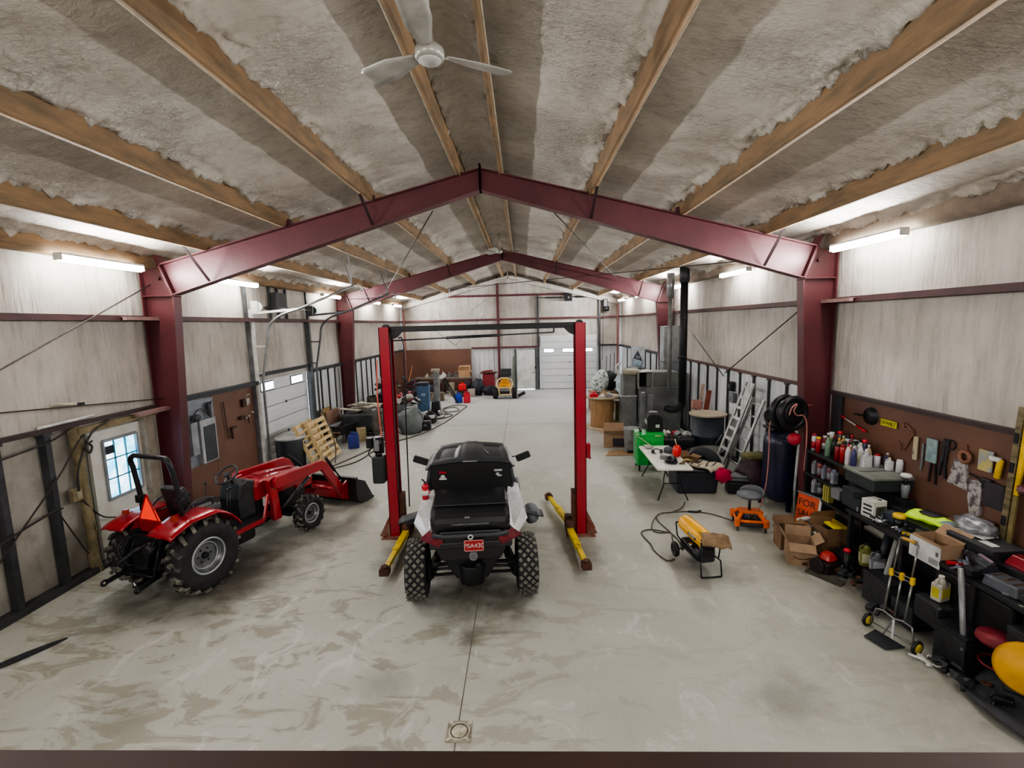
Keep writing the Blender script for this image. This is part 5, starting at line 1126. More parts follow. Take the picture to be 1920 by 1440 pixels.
# hoses on the slab
HS = mat('olive hose', '#4f4a3c', .6)
cable([(-5.6, 12.4, .015), (-5.3, 13.2, .015), (-5.04, 14.1, .015), (-4.79, 15.1, .015), (-4.33, 15.6, .015), (-3.72, 16.6, .015), (-3.24, 18.3, .015), (-3.02, 19.7, .015), (-2.83, 21.4, .015), (-2.75, 22.3, .015), (-3.1, 22.6, .015), (-3.52, 22.4, .015), (-3.8, 21.5, .015), (-3.4, 20.8, .015), (-2.98, 21.2, .015), (-3.3, 22.0, .015), (-3.7, 21.6, .015), (-3.5, 20.6, .015), (-3.1, 20.0, .015), (-3.6, 19.2, .015), (-4.0, 19.3, .015), (-3.9, 20.0, .015), (-3.3, 20.3, .015)], .022, 'long dark hose snaking across the slab with loops at its far end', HS, 'floor_hose')
cable([(-5.5, 12.4, .015), (-4.9, 13.2, .015), (-4.75, 14.4, .015), (-4.6, 15.0, .015)], .020, 'second dark hose running from the bucket toward the wire crate', HS, 'floor_hose')
one(MB().tube(smoothpath([(0, 0, 0), (.06, -.06, -.7), (.05, -.2, -1.2), (-.05, -.4, -1.6)], 6), .018, 6), 'hanging_strap', 'dark strap hanging over the leaning front pallet', 'strap', mat('dark strap', '#5e5a4d', .7), (-5.95, 13.55, 1.5), rot=(0, math.radians(-18), 0))

closedbox('black crate carrying the red container under the far bench', (-3.35, 25.55, 0), 0, .5, .4, .32, BLACKP, 'black_crate', 'crate')
# ---------- right side
SG = mat('stove grey steel', '#7a7c7b', .5, .3, '#5d605f', 2.5)
t = thing('cable_spool', 'wooden cable spool used as a table beyond the right lift post', 'cable spool', (2.86, 17.2, 0))
WS = mat('spool wood', '#a27d55', .7, 0, '#7d5d3c', 4, .3, 12, (6, 6, .5)); WF = mat('pale spool flange', '#b5a891', .7, 0, '#94866f', 3)
mb = MB(); mb.lathe([(.62, 0), (.62, .05), (.4, .05)], seg=28); mb.build('bottom_flange', WF, t)
mb = MB(); mb.lathe([(.42, .05), (.42, 1.12)], seg=18, smooth=False); mb.build('core', WS, t)
mb = MB(); mb.lathe([(.4, 1.12), (.66, 1.12), (.66, 1.18), (0, 1.18)], seg=28); mb.build('top_flange', WF, t)
for i, (dx, dy, s, m, nm, lab) in enumerate(((-.35, -.3, .22, REDP, 'red_tool', 'red tool lying on the spool top'), (-.05, -.35, .14, WHITE, 'paint_tin', 'white tin on the spool top'), (.2, -.3, .18, GALV, 'metal_fitting', 'bright metal fitting on the spool top'), (.1, .1, .2, CARD, 'tan_carton', 'tan carton on the spool top'), (-.2, .2, .2, BLACKP, 'black_case', 'small black case on the spool top'), (-.5, .0, .15, WHITE, 'white_tray', 'white tray at the spool edge'))):
    mb = MB(); mb.rbox((0, 0, s * .3), (s * 1.3, s, s * .6), .02); mb.cyl((0, 0, s * .5), (s * .2, 0, s), s * .25, s * .15, 10); one(mb, nm, lab, 'item', m, (2.86 + dx, 17.2 + dy, 1.18), i * .8)
t = thing('round_table', 'pale round-topped table beside the wooden spool', 'table', (3.62, 18.15, 0))
MB().lathe([(.5, .86), (.52, .89), (.5, .92), (0, .92)], seg=26).build('table_top', mat('pale grey top', '#b0aca4', .6), t); mb = MB(); mb.rbox((0, 0, .44), (.22, .22, .86), .02); mb.rbox((0, 0, .03), (.6, .6, .06), .02); mb.build('pedestal', mat('olive pedestal', '#6d6850', .6), t)
for i, (dx, dy, s, m, nm, lab) in enumerate(((-.25, -.1, .24, GALV, 'metal_pan', 'metal pan on the pale round table'), (.1, -.15, .2, mat('pale cloth', '#b7b4aa', .8), 'rag', 'pale rag on the round table'))):
    one(MB().ball((0, 0, s * .3), (s, s * .7, s * .35), 14, 8, .3, 2, i), nm, lab, 'item', m, (3.62 + dx, 18.15 + dy, .92))
# bags and tank in the far right corner
one(MB().ball((0, 0, .45), (.36, .3, .5), 18, 12, .25, 2.2, 2), 'white_feed_bag', 'printed white sack standing behind the spool', 'sack', mat('printed white sack', '#cfd2d2', .6, 0, '#6f7a74', 7, lo=.5, hi=.56), (3.3, 20.4, .85))
one(MB().ball((0, 0, .4), (.34, .3, .45), 16, 10, .15, 2, 6), 'dark_green_sack', 'dark green sack behind the white feed sack', 'sack', mat('dark green sack', '#24332c', .7), (3.85, 21.0, .85))
one(MB().rbox((0, 0, .42), (1.2, .9, .84), .03), 'pallet_stack', 'low wooden stack under the sacks in the far right corner', 'stand', DWOOD, (3.5, 20.7, 0))
one(MB().ball((0, 0, .3), (.3, .3, .35), 14, 9, .2, 2, 3), 'dark_pail', 'dark green pail with handles against the far siding', 'pail', mat('dark pail', '#2b3a33', .6), (4.9, 26.6, 0))
t = thing('storage_tank', 'round tank with a bright white drum end and dark green wrap', 'tank', (4.75, 20.1, 1.25), math.radians(-12))
MB().lathe([(.0, -.55), (.66, -.55), (.7, -.48), (.7, .5), (0, .5)], axis='y', seg=32).build('tank_shell', mat('dark teal shell', '#2e4146', .5), t)
mb = MB(); mb.lathe([(.0, -.58), (.60, -.565), (.62, -.55)], (-.18, 0, 0), axis='y', seg=32); mb.build('tank_end', mat('pale blue end', '#c8dcea', .4), t)
mb = MB(); mb.box((0, 0, -.95), (1.0, .9, .6)); mb.build('tank_stand', DGREY, t)
mb = MB(); mb.rbox((.1, -.62, .25), (.4, .15, .22), .05); mb.build('valve_block', BLACK, t)
for k in range(3): one(MB().cyl((0, 0, 0), (.06, .15, 1.9 + .1 * k), .02, seg=6), 'long_pole', 'long thin dark pole leaning on the far right siding', 'pole', DGREY, (4.75 + k * .22, 27.2, 0), group='long poles on the far right siding')
# white fan-like thing
one(MB().tube(smoothpath([(0, 0, 0), (.15, 0, .3), (.05, 0, .6), (.25, 0, .8)], 5), .05, 6), 'white_hose', 'white curled hose standing beside the round tank', 'hose', WHITE, (3.85, 19.9, 1.35))
# grey two-stage column (old stove section)
t = thing('steel_cabinet', 'tall grey steel cabinet column beside the furnace', 'cabinet', (3.66, 16.55, 0))
MB().rbox((0, 0, .62), (.5, .55, 1.24), .02).build('lower_body', SG, t); MB().rbox((0, 0, 1.62), (.44, .5, .78), .02).build('upper_body', SG, t)
mb = MB(); mb.lathe([(.30, 2.01), (.34, 2.06), (.34, 2.16), (.2, 2.2), (0, 2.2)], (.12, 0, 0), seg=20); mb.build('round_cap', mat('tan grey cap', '#948e7b', .6), t)
MB().rbox((-.02, -.1, 1.28), (.56, .4, .06), .02).build('ledge', mat('pale ledge', '#a9abac', .5), t)
# furnace
t = thing('shop_furnace', 'large grey sheet-metal furnace with a square open mouth', 'furnace', (4.66, 16.6, 0))
MB().rbox((0, 0, .8), (1.42, 1.0, 1.6), .03).build('cabinet', SG, t)
MB().rbox((.12, .05, 1.85), (1.1, .8, .5), .03).build('upper_plenum', mat('plenum steel', '#878a87', .5, .3, '#6e716e', 2), t)
mb = MB()
for c, d in (((-.50, -.1, 2.12), (.5, .8, .03)), ((-.50, -.1, 1.58), (.5, .8, .03)), ((-.735, -.1, 1.85), (.03, .8, .54)), ((-.27, -.1, 1.85), (.03, .8, .54))): mb.box(c, d)
mb.build('open_mouth', mat('pale flange metal', '#a3a6a2', .45, .4), t)
MB().rbox((-.5, .28, 1.85), (.44, .03, .5), .01).build('mouth_back', BLACK, t)
mb = MB(); mb.rbox((-.60, -.53, .75), (.16, .1, 1.4), .03); mb.rbox((-.35, -.53, .7), (.2, .08, 1.3), .02); mb.build('front_pipes', GALV, t)
for x in (-.6, .6): MB().box((x, -.35, .01), (.08, .08, .02)).build('foot', DGREY, t)
t = thing('galvanised_duct', 'tall square galvanised duct rising behind the furnace', 'duct', (5.36, 17.45, 0))
MB().rbox((0, 0, 2.35), (.56, .5, 2.6), .01).build('duct_body', GALV, t); MB().rbox((0, 0, 2.35), (.6, .54, .05), .005).build('duct_seam', GREY, t); mb = MB(); mb.cyl((.18, -.25, 1.9), (.18, -.42, 1.9), .14, seg=18); mb.build('round_port', BLACK, t)
MB().rbox((0, 0, .53), (.5, .46, 1.06), .01).build('duct_base', SG, t)
t = thing('stove_pipe', 'tall black stove pipe running from behind the furnace up to the roof', 'stove pipe', (5.02, 14.95, 0))
MB().cyl((0, 0, 1.25), (0, 0, 5.3), .115, seg=20).build('pipe', mat('black stove pipe', '#1c1d22', .5, .3), t); mb = MB(); mb.tube(smoothpath([(0, 0, 1.4), (.0, .05, 1.15), (-.1, .4, .95), (-.2, .9, .9)], 5), .115, 14); mb.build('elbow', MATS['black stove pipe'], t)
for za, zb_, rr in ((5.0, 5.45, .15), (3.9, 3.95, .122), (2.7, 2.74, .122)): MB().cyl((0, 0, za), (0, 0, zb_), rr, seg=18).build('pipe_collar', mat('dark collar', '#3d3f44', .5, .3), t)
t = thing('flue_duct', 'slim grey double-wall flue beside the black stove pipe', 'flue', (4.80, 15.6, 0)); MB().cyl((0, 0, 4.6), (0, 0, 5.35), .12, seg=16).build('upper_flue', GALV, t); MB().cyl((0, 0, 1.6), (0, 0, 4.6), .07, seg=12).build('lower_flue', mat('dull flue', '#8b8d8b', .5, .4), t)
# sign with diamond badge
t = thing('diamond_sign', 'white wall sign showing a blue grey diamond badge with a curved band', 'sign', (5.22, 21.6, 1.98), math.radians(-22), scale=(.62, 1, .95))
MB().rbox((0, 0, 0), (1.0, .02, 1.55), .01).build('panel', mat('sign white', '#dfe6ee', .4), t)
mb = MB(); mb.prism([(0, .58), (.34, .06), (-.34, .20)], .008, c=(0, -.014, 0)); mb.build('badge_top', mat('badge slate', '#3d5560', .5), t)
mb = MB(); mb.prism([(-.34, .18), (.36, .02), (.30, -.15), (-.14, -.36), (-.32, -.1)], .008, c=(0, -.014, 0)); mb.build('badge_middle', mat('badge ice blue', '#bcd3e2', .5), t)
mb = MB(); mb.prism([(-.16, -.34), (.14, -.26), (.32, -.42), (.06, -.72)], .008, c=(0, -.014, 0)); mb.build('badge_bottom', mat('badge periwinkle', '#8796d0', .5), t)
mb = MB(); mb.tube(smoothpath([(-.34, -.02, .2), (-.4, -.02, -.1), (-.28, -.02, -.36), (.05, -.02, -.3), (.36, -.02, .0)], 5), .014, 5); mb.build('badge_band', mat('badge dark line', '#44576e', .5), t)
mb = MB(); [mb.box((x, -.02, .26 - x * .1), (.04, .006, .12)) for x in (-.1, 0, .1)]; mb.build('badge_bars', WHITE, t)
# cartons on the floor
t = cbox('open cardboard carton with a dark printed panel below the spool', (2.78, 14.5, 0), math.radians(-8), .62, .5, .42, fa=(30, 10, 40, 75)); MB().box((.12, -.257, .17), (.34, .008, .26)).build('printed_panel', mat('plum printed panel', '#3c3140', .6), t)
one(MB().prism([(-.4, -.3), (.45, -.25), (.4, .3), (-.2, .2)], .012, 'xy'), 'flattened_cardboard', 'flattened cardboard sheet on the slab by the green cart', 'cardboard', mat('tan sheet', '#a5835f', .8), (2.72, 13.65, .015))
t = thing('trash_can', 'grey liner-wrapped trash can behind the green cart', 'trash can', (3.15, 13.75, 0)); MB().lathe([(.15, 0), (.19, .02), (.23, .7), (.25, .74), (.21, .72)], seg=20).build('liner', mat('grey liner', '#8f9391', .4, 0, '#6e7271', 6), t); MB().rbox((.0, -.1, .05), (.3, .2, .1), .03).build('base', BLACK, t)
# green tool cart
t = thing('tool_cart', 'bright green rolling tool cart with a column of drawers', 'tool cart', (3.23, 12.15, 0), math.radians(-4))
MB().rbox((0, 0, .56), (.66, .60, .78), .02).build('cabinet', GREEN, t)
for k in range(8): d = MB(); d.rbox((-.336, 0, .22 + k * .092), (.014, .54, .08), .004); dd = d.build('drawer', mat('drawer green', '#45b267', .35, .1, '#3aa35b', 4), t); b = MB(); b.box((-.347, 0, .25 + k * .092), (.012, .5, .012)); b.build('drawer_pull', GALV, dd)
MB().rbox((0, 0, .965), (.70, .64, .03), .01).build('tray_top', GREEN, t); mb = MB(); mb.box((.18, -.325, .95), (.16, .01, .02)); mb.build('pale_label', mat('pale yellow label', '#e1e8a8', .5), t)
for x in (-.27, .27):
    for y in (-.24, .24): mb = MB(); mb.cyl((x - .02, y, .05), (x + .02, y, .05), .05, seg=12); mb.box((x, y, .12), (.05, .05, .09)); mb.build('caster', BLACK, t)
t = thing('black_charger', 'black upright case with a white label and grey handle on the green cart', 'case', (3.42, 12.35, .98), math.radians(-6))
MB().prism([(-.2, 0), (.2, 0), (.2, .34), (.08, .46), (-.12, .46), (-.2, .38)], .40).build('body', mat('deep black case', '#101112', .5), t, bevel=.015)
mb = MB(); mb.rbox((-.02, 0, .48), (.22, .16, .04), .02); mb.build('handle', mat('ash handle', '#6a6d6e', .5), t); MB().box((.06, -.203, .15), (.10, .006, .08)).build('white_label', WHITE, t)
mb = MB(); [mb.bar((-.21, -.18 + q * .09, .30), (-.21, -.12 + q * .09, .18), .008, .03) for q in range(4)]; mb.build('side_vents', WHITE, t)
tag(one(clutter(21, 9, (.10, .22, .12), [DGREY, GREY, BLACK], .04, .09), 'sockets_pile', 'little heap of grey sockets beside the black upright case', 'tools', [DGREY, GREY, BLACK], (3.04, 12.25, .98)), kind='stuff')
# bin with tins behind the table
t = thing('plastic_tub', 'black tub full of rags and tins between the cart and the round drum', 'tub', (4.2, 13.0, 0)); MB().rbox((0, 0, .32), (.85, .6, .64), .06, taper=1.08).build('tub', BLACKP, t)
ragm = [mat('pale rag', '#d4cfc5', .8), REDP, WHITE, GREY]
tag(one(clutter(22, 16, (.34, .22, .1), ragm, .06, .13), 'rag_heap', 'heap of pale rags and small tins in the black tub', 'rags', ragm, (4.2, 13.0, .62)), kind='stuff')
t = thing('oil_pan_seat', 'grey oval cushion seat lying tilted before the drum', 'seat', (4.8, 12.3, .42), rot=(.15, -.12, -.5)); mb = MB(); mb.ball((0, 0, 0), (.48, .30, .07), 22, 8); mb.build('pad', mat('ash grey vinyl', '#74756f', .6, 0, '#5d5e59', 4), t); MB().rbox((-.1, 0, -.2), (.3, .25, .3), .04).build('base', DGREY, t); MB().rbox((.02, .02, .06), (.3, .03, .01), .005).build('pale_strip', mat('pale strip', '#a9a49b', .6), t)
# wood lidded drum
t = thing('steel_drum', 'large navy grey drum topped by a pale wooden lid', 'drum', (5.12, 13.1, 0), scale=1.06); MB().lathe([(.36, 0), (.39, .03), (.40, .6), (.42, .62), (.40, .64), (.40, 1.15)], seg=30).build('drum_body', mat('navy grey drum', '#2f343c', .5, .2, '#3f454d', 3), t)
MB().lathe([(.47, 1.15), (.47, 1.19), (0, 1.2)], seg=24, smooth=False).build('wooden_lid', mat('bleached wood lid', '#b8ad98', .7, 0, '#9c917c', 3), t); mb = MB(); mb.tube([(.05, -.42, .45), (.12, -.46, .6), (.2, -.43, .7)], .02, 6); mb.build('hook', GREY, t)
t = thing('floor_broom', 'reddish broom standing upside down behind the drum', 'broom', (5.05, 14.2, 0), rot=(0, math.radians(7), 0)); MB().cyl((0, 0, 0), (0, 0, 1.2), .03, seg=8).build('handle', mat('dark red handle', '#7a3028', .5), t); MB().rbox((0, 0, 1.32), (.34, .12, .28), .05).build('bristles', mat('salmon bristles', '#b08074', .8), t)
one(MB().bar((0, 0, 0), (.28, .1, 1.75), .14, .05), 'red_board', 'rust red board leaning on the right siding behind the drum', 'board', mat('rust red board', '#7d3b30', .7), (5.25, 14.0, 0))
one(MB().bar((0, 0, 0), (.26, .0, 1.9), .10, .05), 'pale_board', 'pale board leaning on the right siding by the rust red board', 'board', mat('bleached board', '#b09e90', .7), (5.22, 14.45, 0))
# siding electrical boxes
for (y, z, m, lab) in ((12.95, 2.02, BLACK, 'black switch box on the right siding behind the ladders'), (12.85, 1.72, mat('grey switch box', '#7b8287', .5), 'grey disconnect box below the black switch box')):
    o = thing('switch_box', lab, 'switch box', (AR + .04, y, z)); MB().rbox((0, 0, 0), (.10, .26, .26), .01).build('enclosure', m, o); MB().box((-.055, .02, 0), (.01, .05, .1)).build('lever', GREY, o)
# ladders
ALU = mat('brushed aluminium', '#b4b6b4', .35, .7, '#8f9190', 5)
def ladder(lab, p0, p1, w, n, wdir, m=ALU, wide_rail=False, group=None):
    t = thing('aluminium_ladder', lab, 'ladder', p0); P0 = Vector((0, 0, 0)); P1 = Vector(p1) - Vector(p0); W = Vector(wdir).normalized() * w
    nrm = (P1.cross(W)).normalized()
    for k in (0, 1): mb = MB(); mb.bar(P0 + W * k, P1 + W * k, .035, .085 if not wide_rail else .10, up=W.normalized()); mb.build('side_rail', m, t)
    for k in range(n):
        q = P0.lerp(P1, (k + .7) / (n + .2)); mb = MB(); mb.cyl(q, q + W, .02, seg=8) if not wide_rail else mb.bar(q, q + W, .075, .03, up=nrm); mb.build('rung', m, t)
    for k in (0, 1): mb = MB(); mb.bar(P0 + W * k + Vector((0, 0, .0)), P0 + W * k + (P1 - P0).normalized() * .09, .05, .10, up=W.normalized()); mb.build('rubber_foot', DGREY, t)
    return t
ladder('far aluminium ladder with flat wide treads leaning on the right siding', (4.72, 11.75, .0), (5.52, 11.75, 2.30), .40, 9, (0, -1, 0), ALU, True)
ladder('near aluminium ladder with round rungs leaning on the right siding', (4.80, 11.30, .0), (5.50, 11.30, 1.98), .48, 7, (0, -1, 0))
# tyre
t = thing('spare_tyre', 'worn black tyre propped between the table and the ladders', 'tyre', (4.40, 11.35, .38), rot=(math.radians(18), 0, math.radians(-52)))
mb = MB(); mb.lathe([(.20, -.07), (.25, -.12), (.36, -.12), (.40, -.07), (.405, 0), (.40, .07), (.36, .12), (.25, .12), (.20, .07)], axis='y', seg=32, caps=False); mb.build('carcass', mat('faded rubber', '#33353a', .8, 0, '#25262a', 6, .2, 50), t)
mb = MB(); mb.lathe([(.20, -.02), (.05, -.02), (0, -.02)], axis='y', seg=20); mb.build('wheel_disc', DGREY, t)
# folding table
t = thing('folding_table', 'white folding table with black bent legs covered in tools', 'table', (3.19, 10.68, 0), math.radians(-2))
TW = mat('white table plastic', '#dedcd3', .45, 0, '#c9c6bb', 3)
MB().rbox((0, 0, .725), (.74, 1.92, .045), .06, seg=4).build('table_top', TW, t)
LEG = mat('black leg tube', '#1b1c1e', .4, .4)
for sy in (-1, 1):
    for sx in (-1, 1): mb = MB(); mb.tube([(sx * .10, sy * .62, .70), (sx * .17, sy * .68, .45), (sx * .18, sy * .72, .32), (sx * .32, sy * .82, 0)], .014, 7); mb.build('leg', LEG, t)
    mb = MB(); mb.cyl((-.18, sy * .72, .35), (.18, sy * .72, .35), .012, seg=6); mb.build('leg_brace', LEG, t)
for i, (x, y, m, nm, lab, f) in enumerate((
    (3.05, 11.42, mat('grey cloth rag', '#a9a79d', .8), 'work_glove', 'pale work glove at the far end of the white table', 'glove'),
    (3.12, 10.95, BLACKP, 'ear_muffs', 'black hoop ear muffs on the white table', 'ring'),
    (3.40, 11.0, mat('slate cap', '#4b4e57', .7), 'baseball_cap', 'slate grey cap in the middle of the white table', 'cap'),
    (3.30, 10.55, mat('dull yellow pad', '#c9bb66', .6), 'yellow_pad', 'dull yellow pad lying beside the red jug on the white table', 'pad'),
    (3.12, 10.45, GREY, 'hand_tool', 'grey hand tool beside the black pouch on the white table', 'tool'),
    (3.20, 10.15, BLACK, 'tool_pouch', 'round black pouch near the front edge of the white table', 'pouch'),
    (3.48, 10.12, mat('brass brown pliers', '#7d6d45', .5, .3), 'bent_pliers', 'bronze coloured pliers at the front right of the white table', 'pliers'))):
    mb = MB(); z = .75
    if f == 'glove': mb.ball((0, 0, .03), (.10, .14, .035), 12, 8, .2, 2); [mb.tube([(-.06 + q * .04, .1, .03), (-.07 + q * .045, .2, .025)], .018, 6) for q in range(4)]
    elif f == 'ring': mb.torus((0, 0, .03), .10, .014, 'z', 22, 6, (.5, 0, 0)); mb.ball((.1, 0, .04), (.04, .05, .05)); mb.ball((-.1, .02, .04), (.04, .05, .05))
    elif f == 'cap': mb.ball((0, 0, .05), (.11, .13, .09), 16, 9, zcut=-.05); mb.prism([(-.09, -.1), (.09, -.1), (.06, -.2), (-.06, -.2)], .012, 'xy', (0, 0, .02))
    elif f == 'pad': mb.rbox((0, 0, .015), (.2, .1, .03), .02, rot=.3)
    elif f == 'tool': mb.rbox((0, 0, .05), (.08, .16, .1), .02); mb.bar((0, -.05, .06), (.1, -.16, .04), .03)
    elif f == 'pouch': mb.ball((0, 0, .07), (.13, .12, .09), 16, 9, .15, 2, 3, zcut=-.07); mb.torus((0, 0, .03), .13, .015, 'z', 22, 6)
    else: mb.tube(smoothpath([(-.15, .1, .02), (0, 0, .03), (.12, -.04, .03), (.14, -.18, .02)], 4), .018, 6); mb.tube(smoothpath([(-.13, .0, .02), (0, .04, .03), (.1, .0, .03), (.12, -.16, .02)], 4), .014, 6)
    one(mb, nm, lab, 'tool' if f not in ('glove', 'cap') else f, m, (x, y, z), rz=.2 * i)
t = thing('red_oil_can', 'bright red squeeze bulb can with a pale spout on the white table', 'oil can', (3.47, 10.62, .75)); MB().ball((0, 0, .13), (.10, .09, .15), 16, 10, .12, 3).build('body', mat('bright red bulb', '#e3201c', .35, coat=.3), t); MB().tube([(0, 0, .26), (-.03, .0, .34), (-.05, 0, .42)], .012, 6).build('spout', mat('pale spout', '#c8c39b', .5), t)
one(MB().bar((0, 0, .0), (-.35, .3, .25), .012), 'thin_stick', 'thin pale stick propped across the far end of the white table', 'stick', mat('pale stick', '#c9b893', .6), (3.15, 11.5, .76))
# black tote with box, striped blanket and pink cloth
t = thing('storage_tote', 'big black storage tote beside the folding table', 'tote', (3.83, 10.62, 0), math.radians(-3)); NV = mat('navy black tote', '#20212b', .5, 0, '#2a2b37', 4)
MB().rbox((0, 0, .26), (.88, .78, .52), .06, taper=1.06, seg=3).build('tub', NV, t, bevel=.01); MB().rbox((0, 0, .53), (.98, .88, .04), .04).build('lid', BLACKP, t); MB().rbox((-.15, -.42, .46), (.3, .04, .06), .02).build('grip', DGREY, t)
cbox('small open brown carton with a yellow pouch on the black tote', (3.76, 10.7, .55), .4, .34, .28, .14, m=mat('dark cardboard', '#7b5c40', .8), flaps=(1, 1, 0, 1), fa=(10, 20, 0, 50))
one(MB().rbox((0, 0, .04), (.12, .16, .08), .02, rot=.4), 'yellow_pouch', 'yellow pouch inside the small brown carton', 'pouch', mat('soft yellow', '#d9cf6a', .6), (3.74, 10.68, .58))
t = thing('striped_blanket', 'cream blanket with dark stripes folded over the black tote', 'blanket', (4.05, 10.42, .55), math.radians(35))
CR = mat('cream cloth', '#cfc5b2', .85, 0, '#b8ad98', 6)
mb = MB(); mb.grid(lambda u, v: ((u - .5) * .50, (v - .5) * .62, .05 + .025 * math.sin(u * 9) + .02 * math.sin(v * 7) - .10 * max(0, abs(v - .5) - .4) * 5), 14, 16); mb.build('cloth', CR, t, solid=.045)
for v in (-.16, .02, .2): mb = MB(); mb.grid(lambda a, b, v=v: ((a - .5) * .50, v + (b - .5) * .035, .082 + .025 * math.sin(a * 9) + .02 * math.sin((v / .62 + .5) * 7)), 14, 1); mb.build('stripe', mat('dark olive stripe', '#3f3c33', .8), t)
one(MB().ball((0, 0, 0), (.17, .08, .15), 20, 14, .6, 2.6, 3), 'pink_cloth', 'hot pink cloth hanging at the corner of the black tote', 'cloth', mat('hot pink cloth', '#c9184f', .8), (4.28, 10.02, .48))
closedbox('brown wooden box behind the red oil can, resting on the floor junk', (3.90, 11.62, .0), .1, .42, .4, .5, mat('drab brown box', '#6a5a48', .7), 'wooden_box')
heap('dark clutter of hoses and tools between the tub and the tyre', (4.1, 12.15, 0), (.35, .25, .4), 31, 26, [BLACK, DGREY, BLACKP, GREY], .16, lo=.05)
# black boxes, bag
t = thing('stacked_case', 'black case with grey top plates on the floor near the ladders', 'case', (4.74, 10.35, 0), math.radians(-12)); MB().rbox((0, 0, .13), (.44, .40, .26), .03).build('lower_case', BLACK, t); MB().rbox((0, .02, .31), (.40, .36, .06), .02).build('upper_plate', mat('ash plate', '#62656a', .5), t); MB().rbox((-.03, .03, .37), (.42, .30, .03), .02).build('top_plate', mat('pale ash plate', '#83868a', .5), t)
one(MB().ball((0, 0, .36), (.34, .30, .40), 20, 14, .25, 2.2, 9, zcut=-.36), 'maroon_sack', 'dark maroon sack slumped beneath the near ladder', 'sack', mat('dark maroon sack', '#33232b', .7, 0, '#4b3742', 4, .4, 7), (5.14, 10.45, 0))
one(MB().ball((0, 0, .05), (.32, .24, .08), 16, 8, .25, 2, 4), 'olive_cushion', 'olive cushion lying on the maroon sack', 'cushion', mat('olive cloth', '#6b673f', .8), (5.20, 10.5, .72))
t = thing('plastic_bucket', 'dirty white bucket stack behind the navy compressor tank', 'bucket', (5.42, 10.15, 0)); MB().lathe([(.13, .45), (.16, 1.05), (.17, 1.06), (.17, 1.10)], seg=18).build('bucket', mat('dirty white bucket', '#bfbfb8', .5), t); MB().lathe([(.165, .68), (.168, .9)], seg=18).build('label_band', mat('dark grey label', '#55585a', .5), t); MB().rbox((0, 0, .22), (.34, .34, .44), .02).build('stand', DGREY, t)
# compressor
t = thing('air_compressor', 'tall navy air compressor tank with black motor on top', 'air compressor', (5.22, 9.50, 0), scale=1.16)
NVB = mat('navy tank', '#171c3e', .4, .1, '#11142c', 2, coat=.15)
MB().lathe([(.0, .10), (.18, .12), (.28, .22), (.29, .35), (.29, 1.15), (.27, 1.28), (.16, 1.38), (0, 1.40)], seg=30).build('tank', NVB, t)
for k in range(3): a = k * 2.1 + .5; MB().bar((.24 * math.cos(a), .24 * math.sin(a), .3), (.3 * math.cos(a), .3 * math.sin(a), 0), .06).build('leg', NVB, t)
mb = MB(); mb.rbox((0, 0, 1.42), (.52, .36, .05), .02); mb.rbox((-.12, 0, 1.60), (.24, .3, .32), .05); mb.cyl((.08, -.16, 1.62), (.08, .2, 1.62), .12, seg=16); mb.rbox((-.1, 0, 1.80), (.16, .2, .12), .03); mb.build('motor', BLACK, t, bevel=.005)
mb = MB(); mb.torus((-.24, -.05, 1.62), .13, .02, 'x', 24, 6, (0, 0, .3)); mb.bar((-.24, -.05, 1.5), (-.24, -.05, 1.74), .02); mb.bar((-.24, -.17, 1.62), (-.24, .07, 1.62), .02); mb.build('flywheel', DGREY, t)
mb = MB(); mb.cyl((-.05, -.25, 1.3), (-.05, -.29, 1.3), .03, seg=10); mb.rbox((.08, -.27, 1.18), (.08, .04, .04), .01); mb.build('gauge', GREY, t)
t = thing('hose_reel', 'round black hose reel mounted on the near right column', 'hose reel', (4.86, 8.62, 2.12), rot=(0, 0, math.radians(18)), scale=1.1)
mb = MB(); mb.torus((0, -.06, 0), .25, .05, 'y', 32, 8); mb.torus((0, .12, 0), .25, .05, 'y', 32, 8); mb.lathe([(.0, -.10), (.22, -.08), (.24, -.03)], axis='y', seg=26); mb.cyl((0, -.05, 0), (0, .12, 0), .18, seg=22); mb.build('drum', BLACK, t)
mb = MB(); mb.cyl((0, .12, 0), (0, .28, 0), .05, seg=10); mb.rbox((.1, .2, -.15), (.3, .08, .3), .03); mb.build('bracket', BLACK, t)
PK = mat('faded pink hose', '#bf8279', .6)
mb = MB(); mb.tube(smoothpath([(-.16, -.13, .0), (-.12, -.14, .12), (-.02, -.14, .17), (-.08, -.14, .06), (.0, -.14, -.02), (.12, -.14, -.03), (.20, -.14, -.16), (.22, -.14, -.5), (.25, -.10, -1.0)], 6), .012, 6); mb.build('hose', PK, t)
cable([(4.88, 9.3, 1.82), (4.82, 9.24, 1.72), (4.80, 9.18, 1.2), (4.74, 9.12, .6), (4.60, 9.02, .2), (4.45, 8.95, .03)], .012, 'faded pink air hose hanging down the front of the navy tank', PK, 'air_hose', 6)
t = thing('red_float_ball', 'round red foam ball hung in front of the near right column', 'ball', (4.98, 8.66, 1.62)); MB().ball((0, 0, 0), .115, 20, 14, .06, 4).build('ball', mat('red foam ball', '#b8283c', .6, 0, '#9a1c30', 8), t); MB().cyl((0, 0, .1), (0, 0, .2), .006, seg=6).build('cord', DGREY, t)
one(MB().tube([(0, 0, 0), (-.02, .02, .7), (.02, .03, 1.55)], .022, 8), 'white_pipe', 'dirty white pipe standing against the near right column', 'pipe', mat('dirty white pipe', '#9b9e9e', .5), (5.04, 8.62, 0))
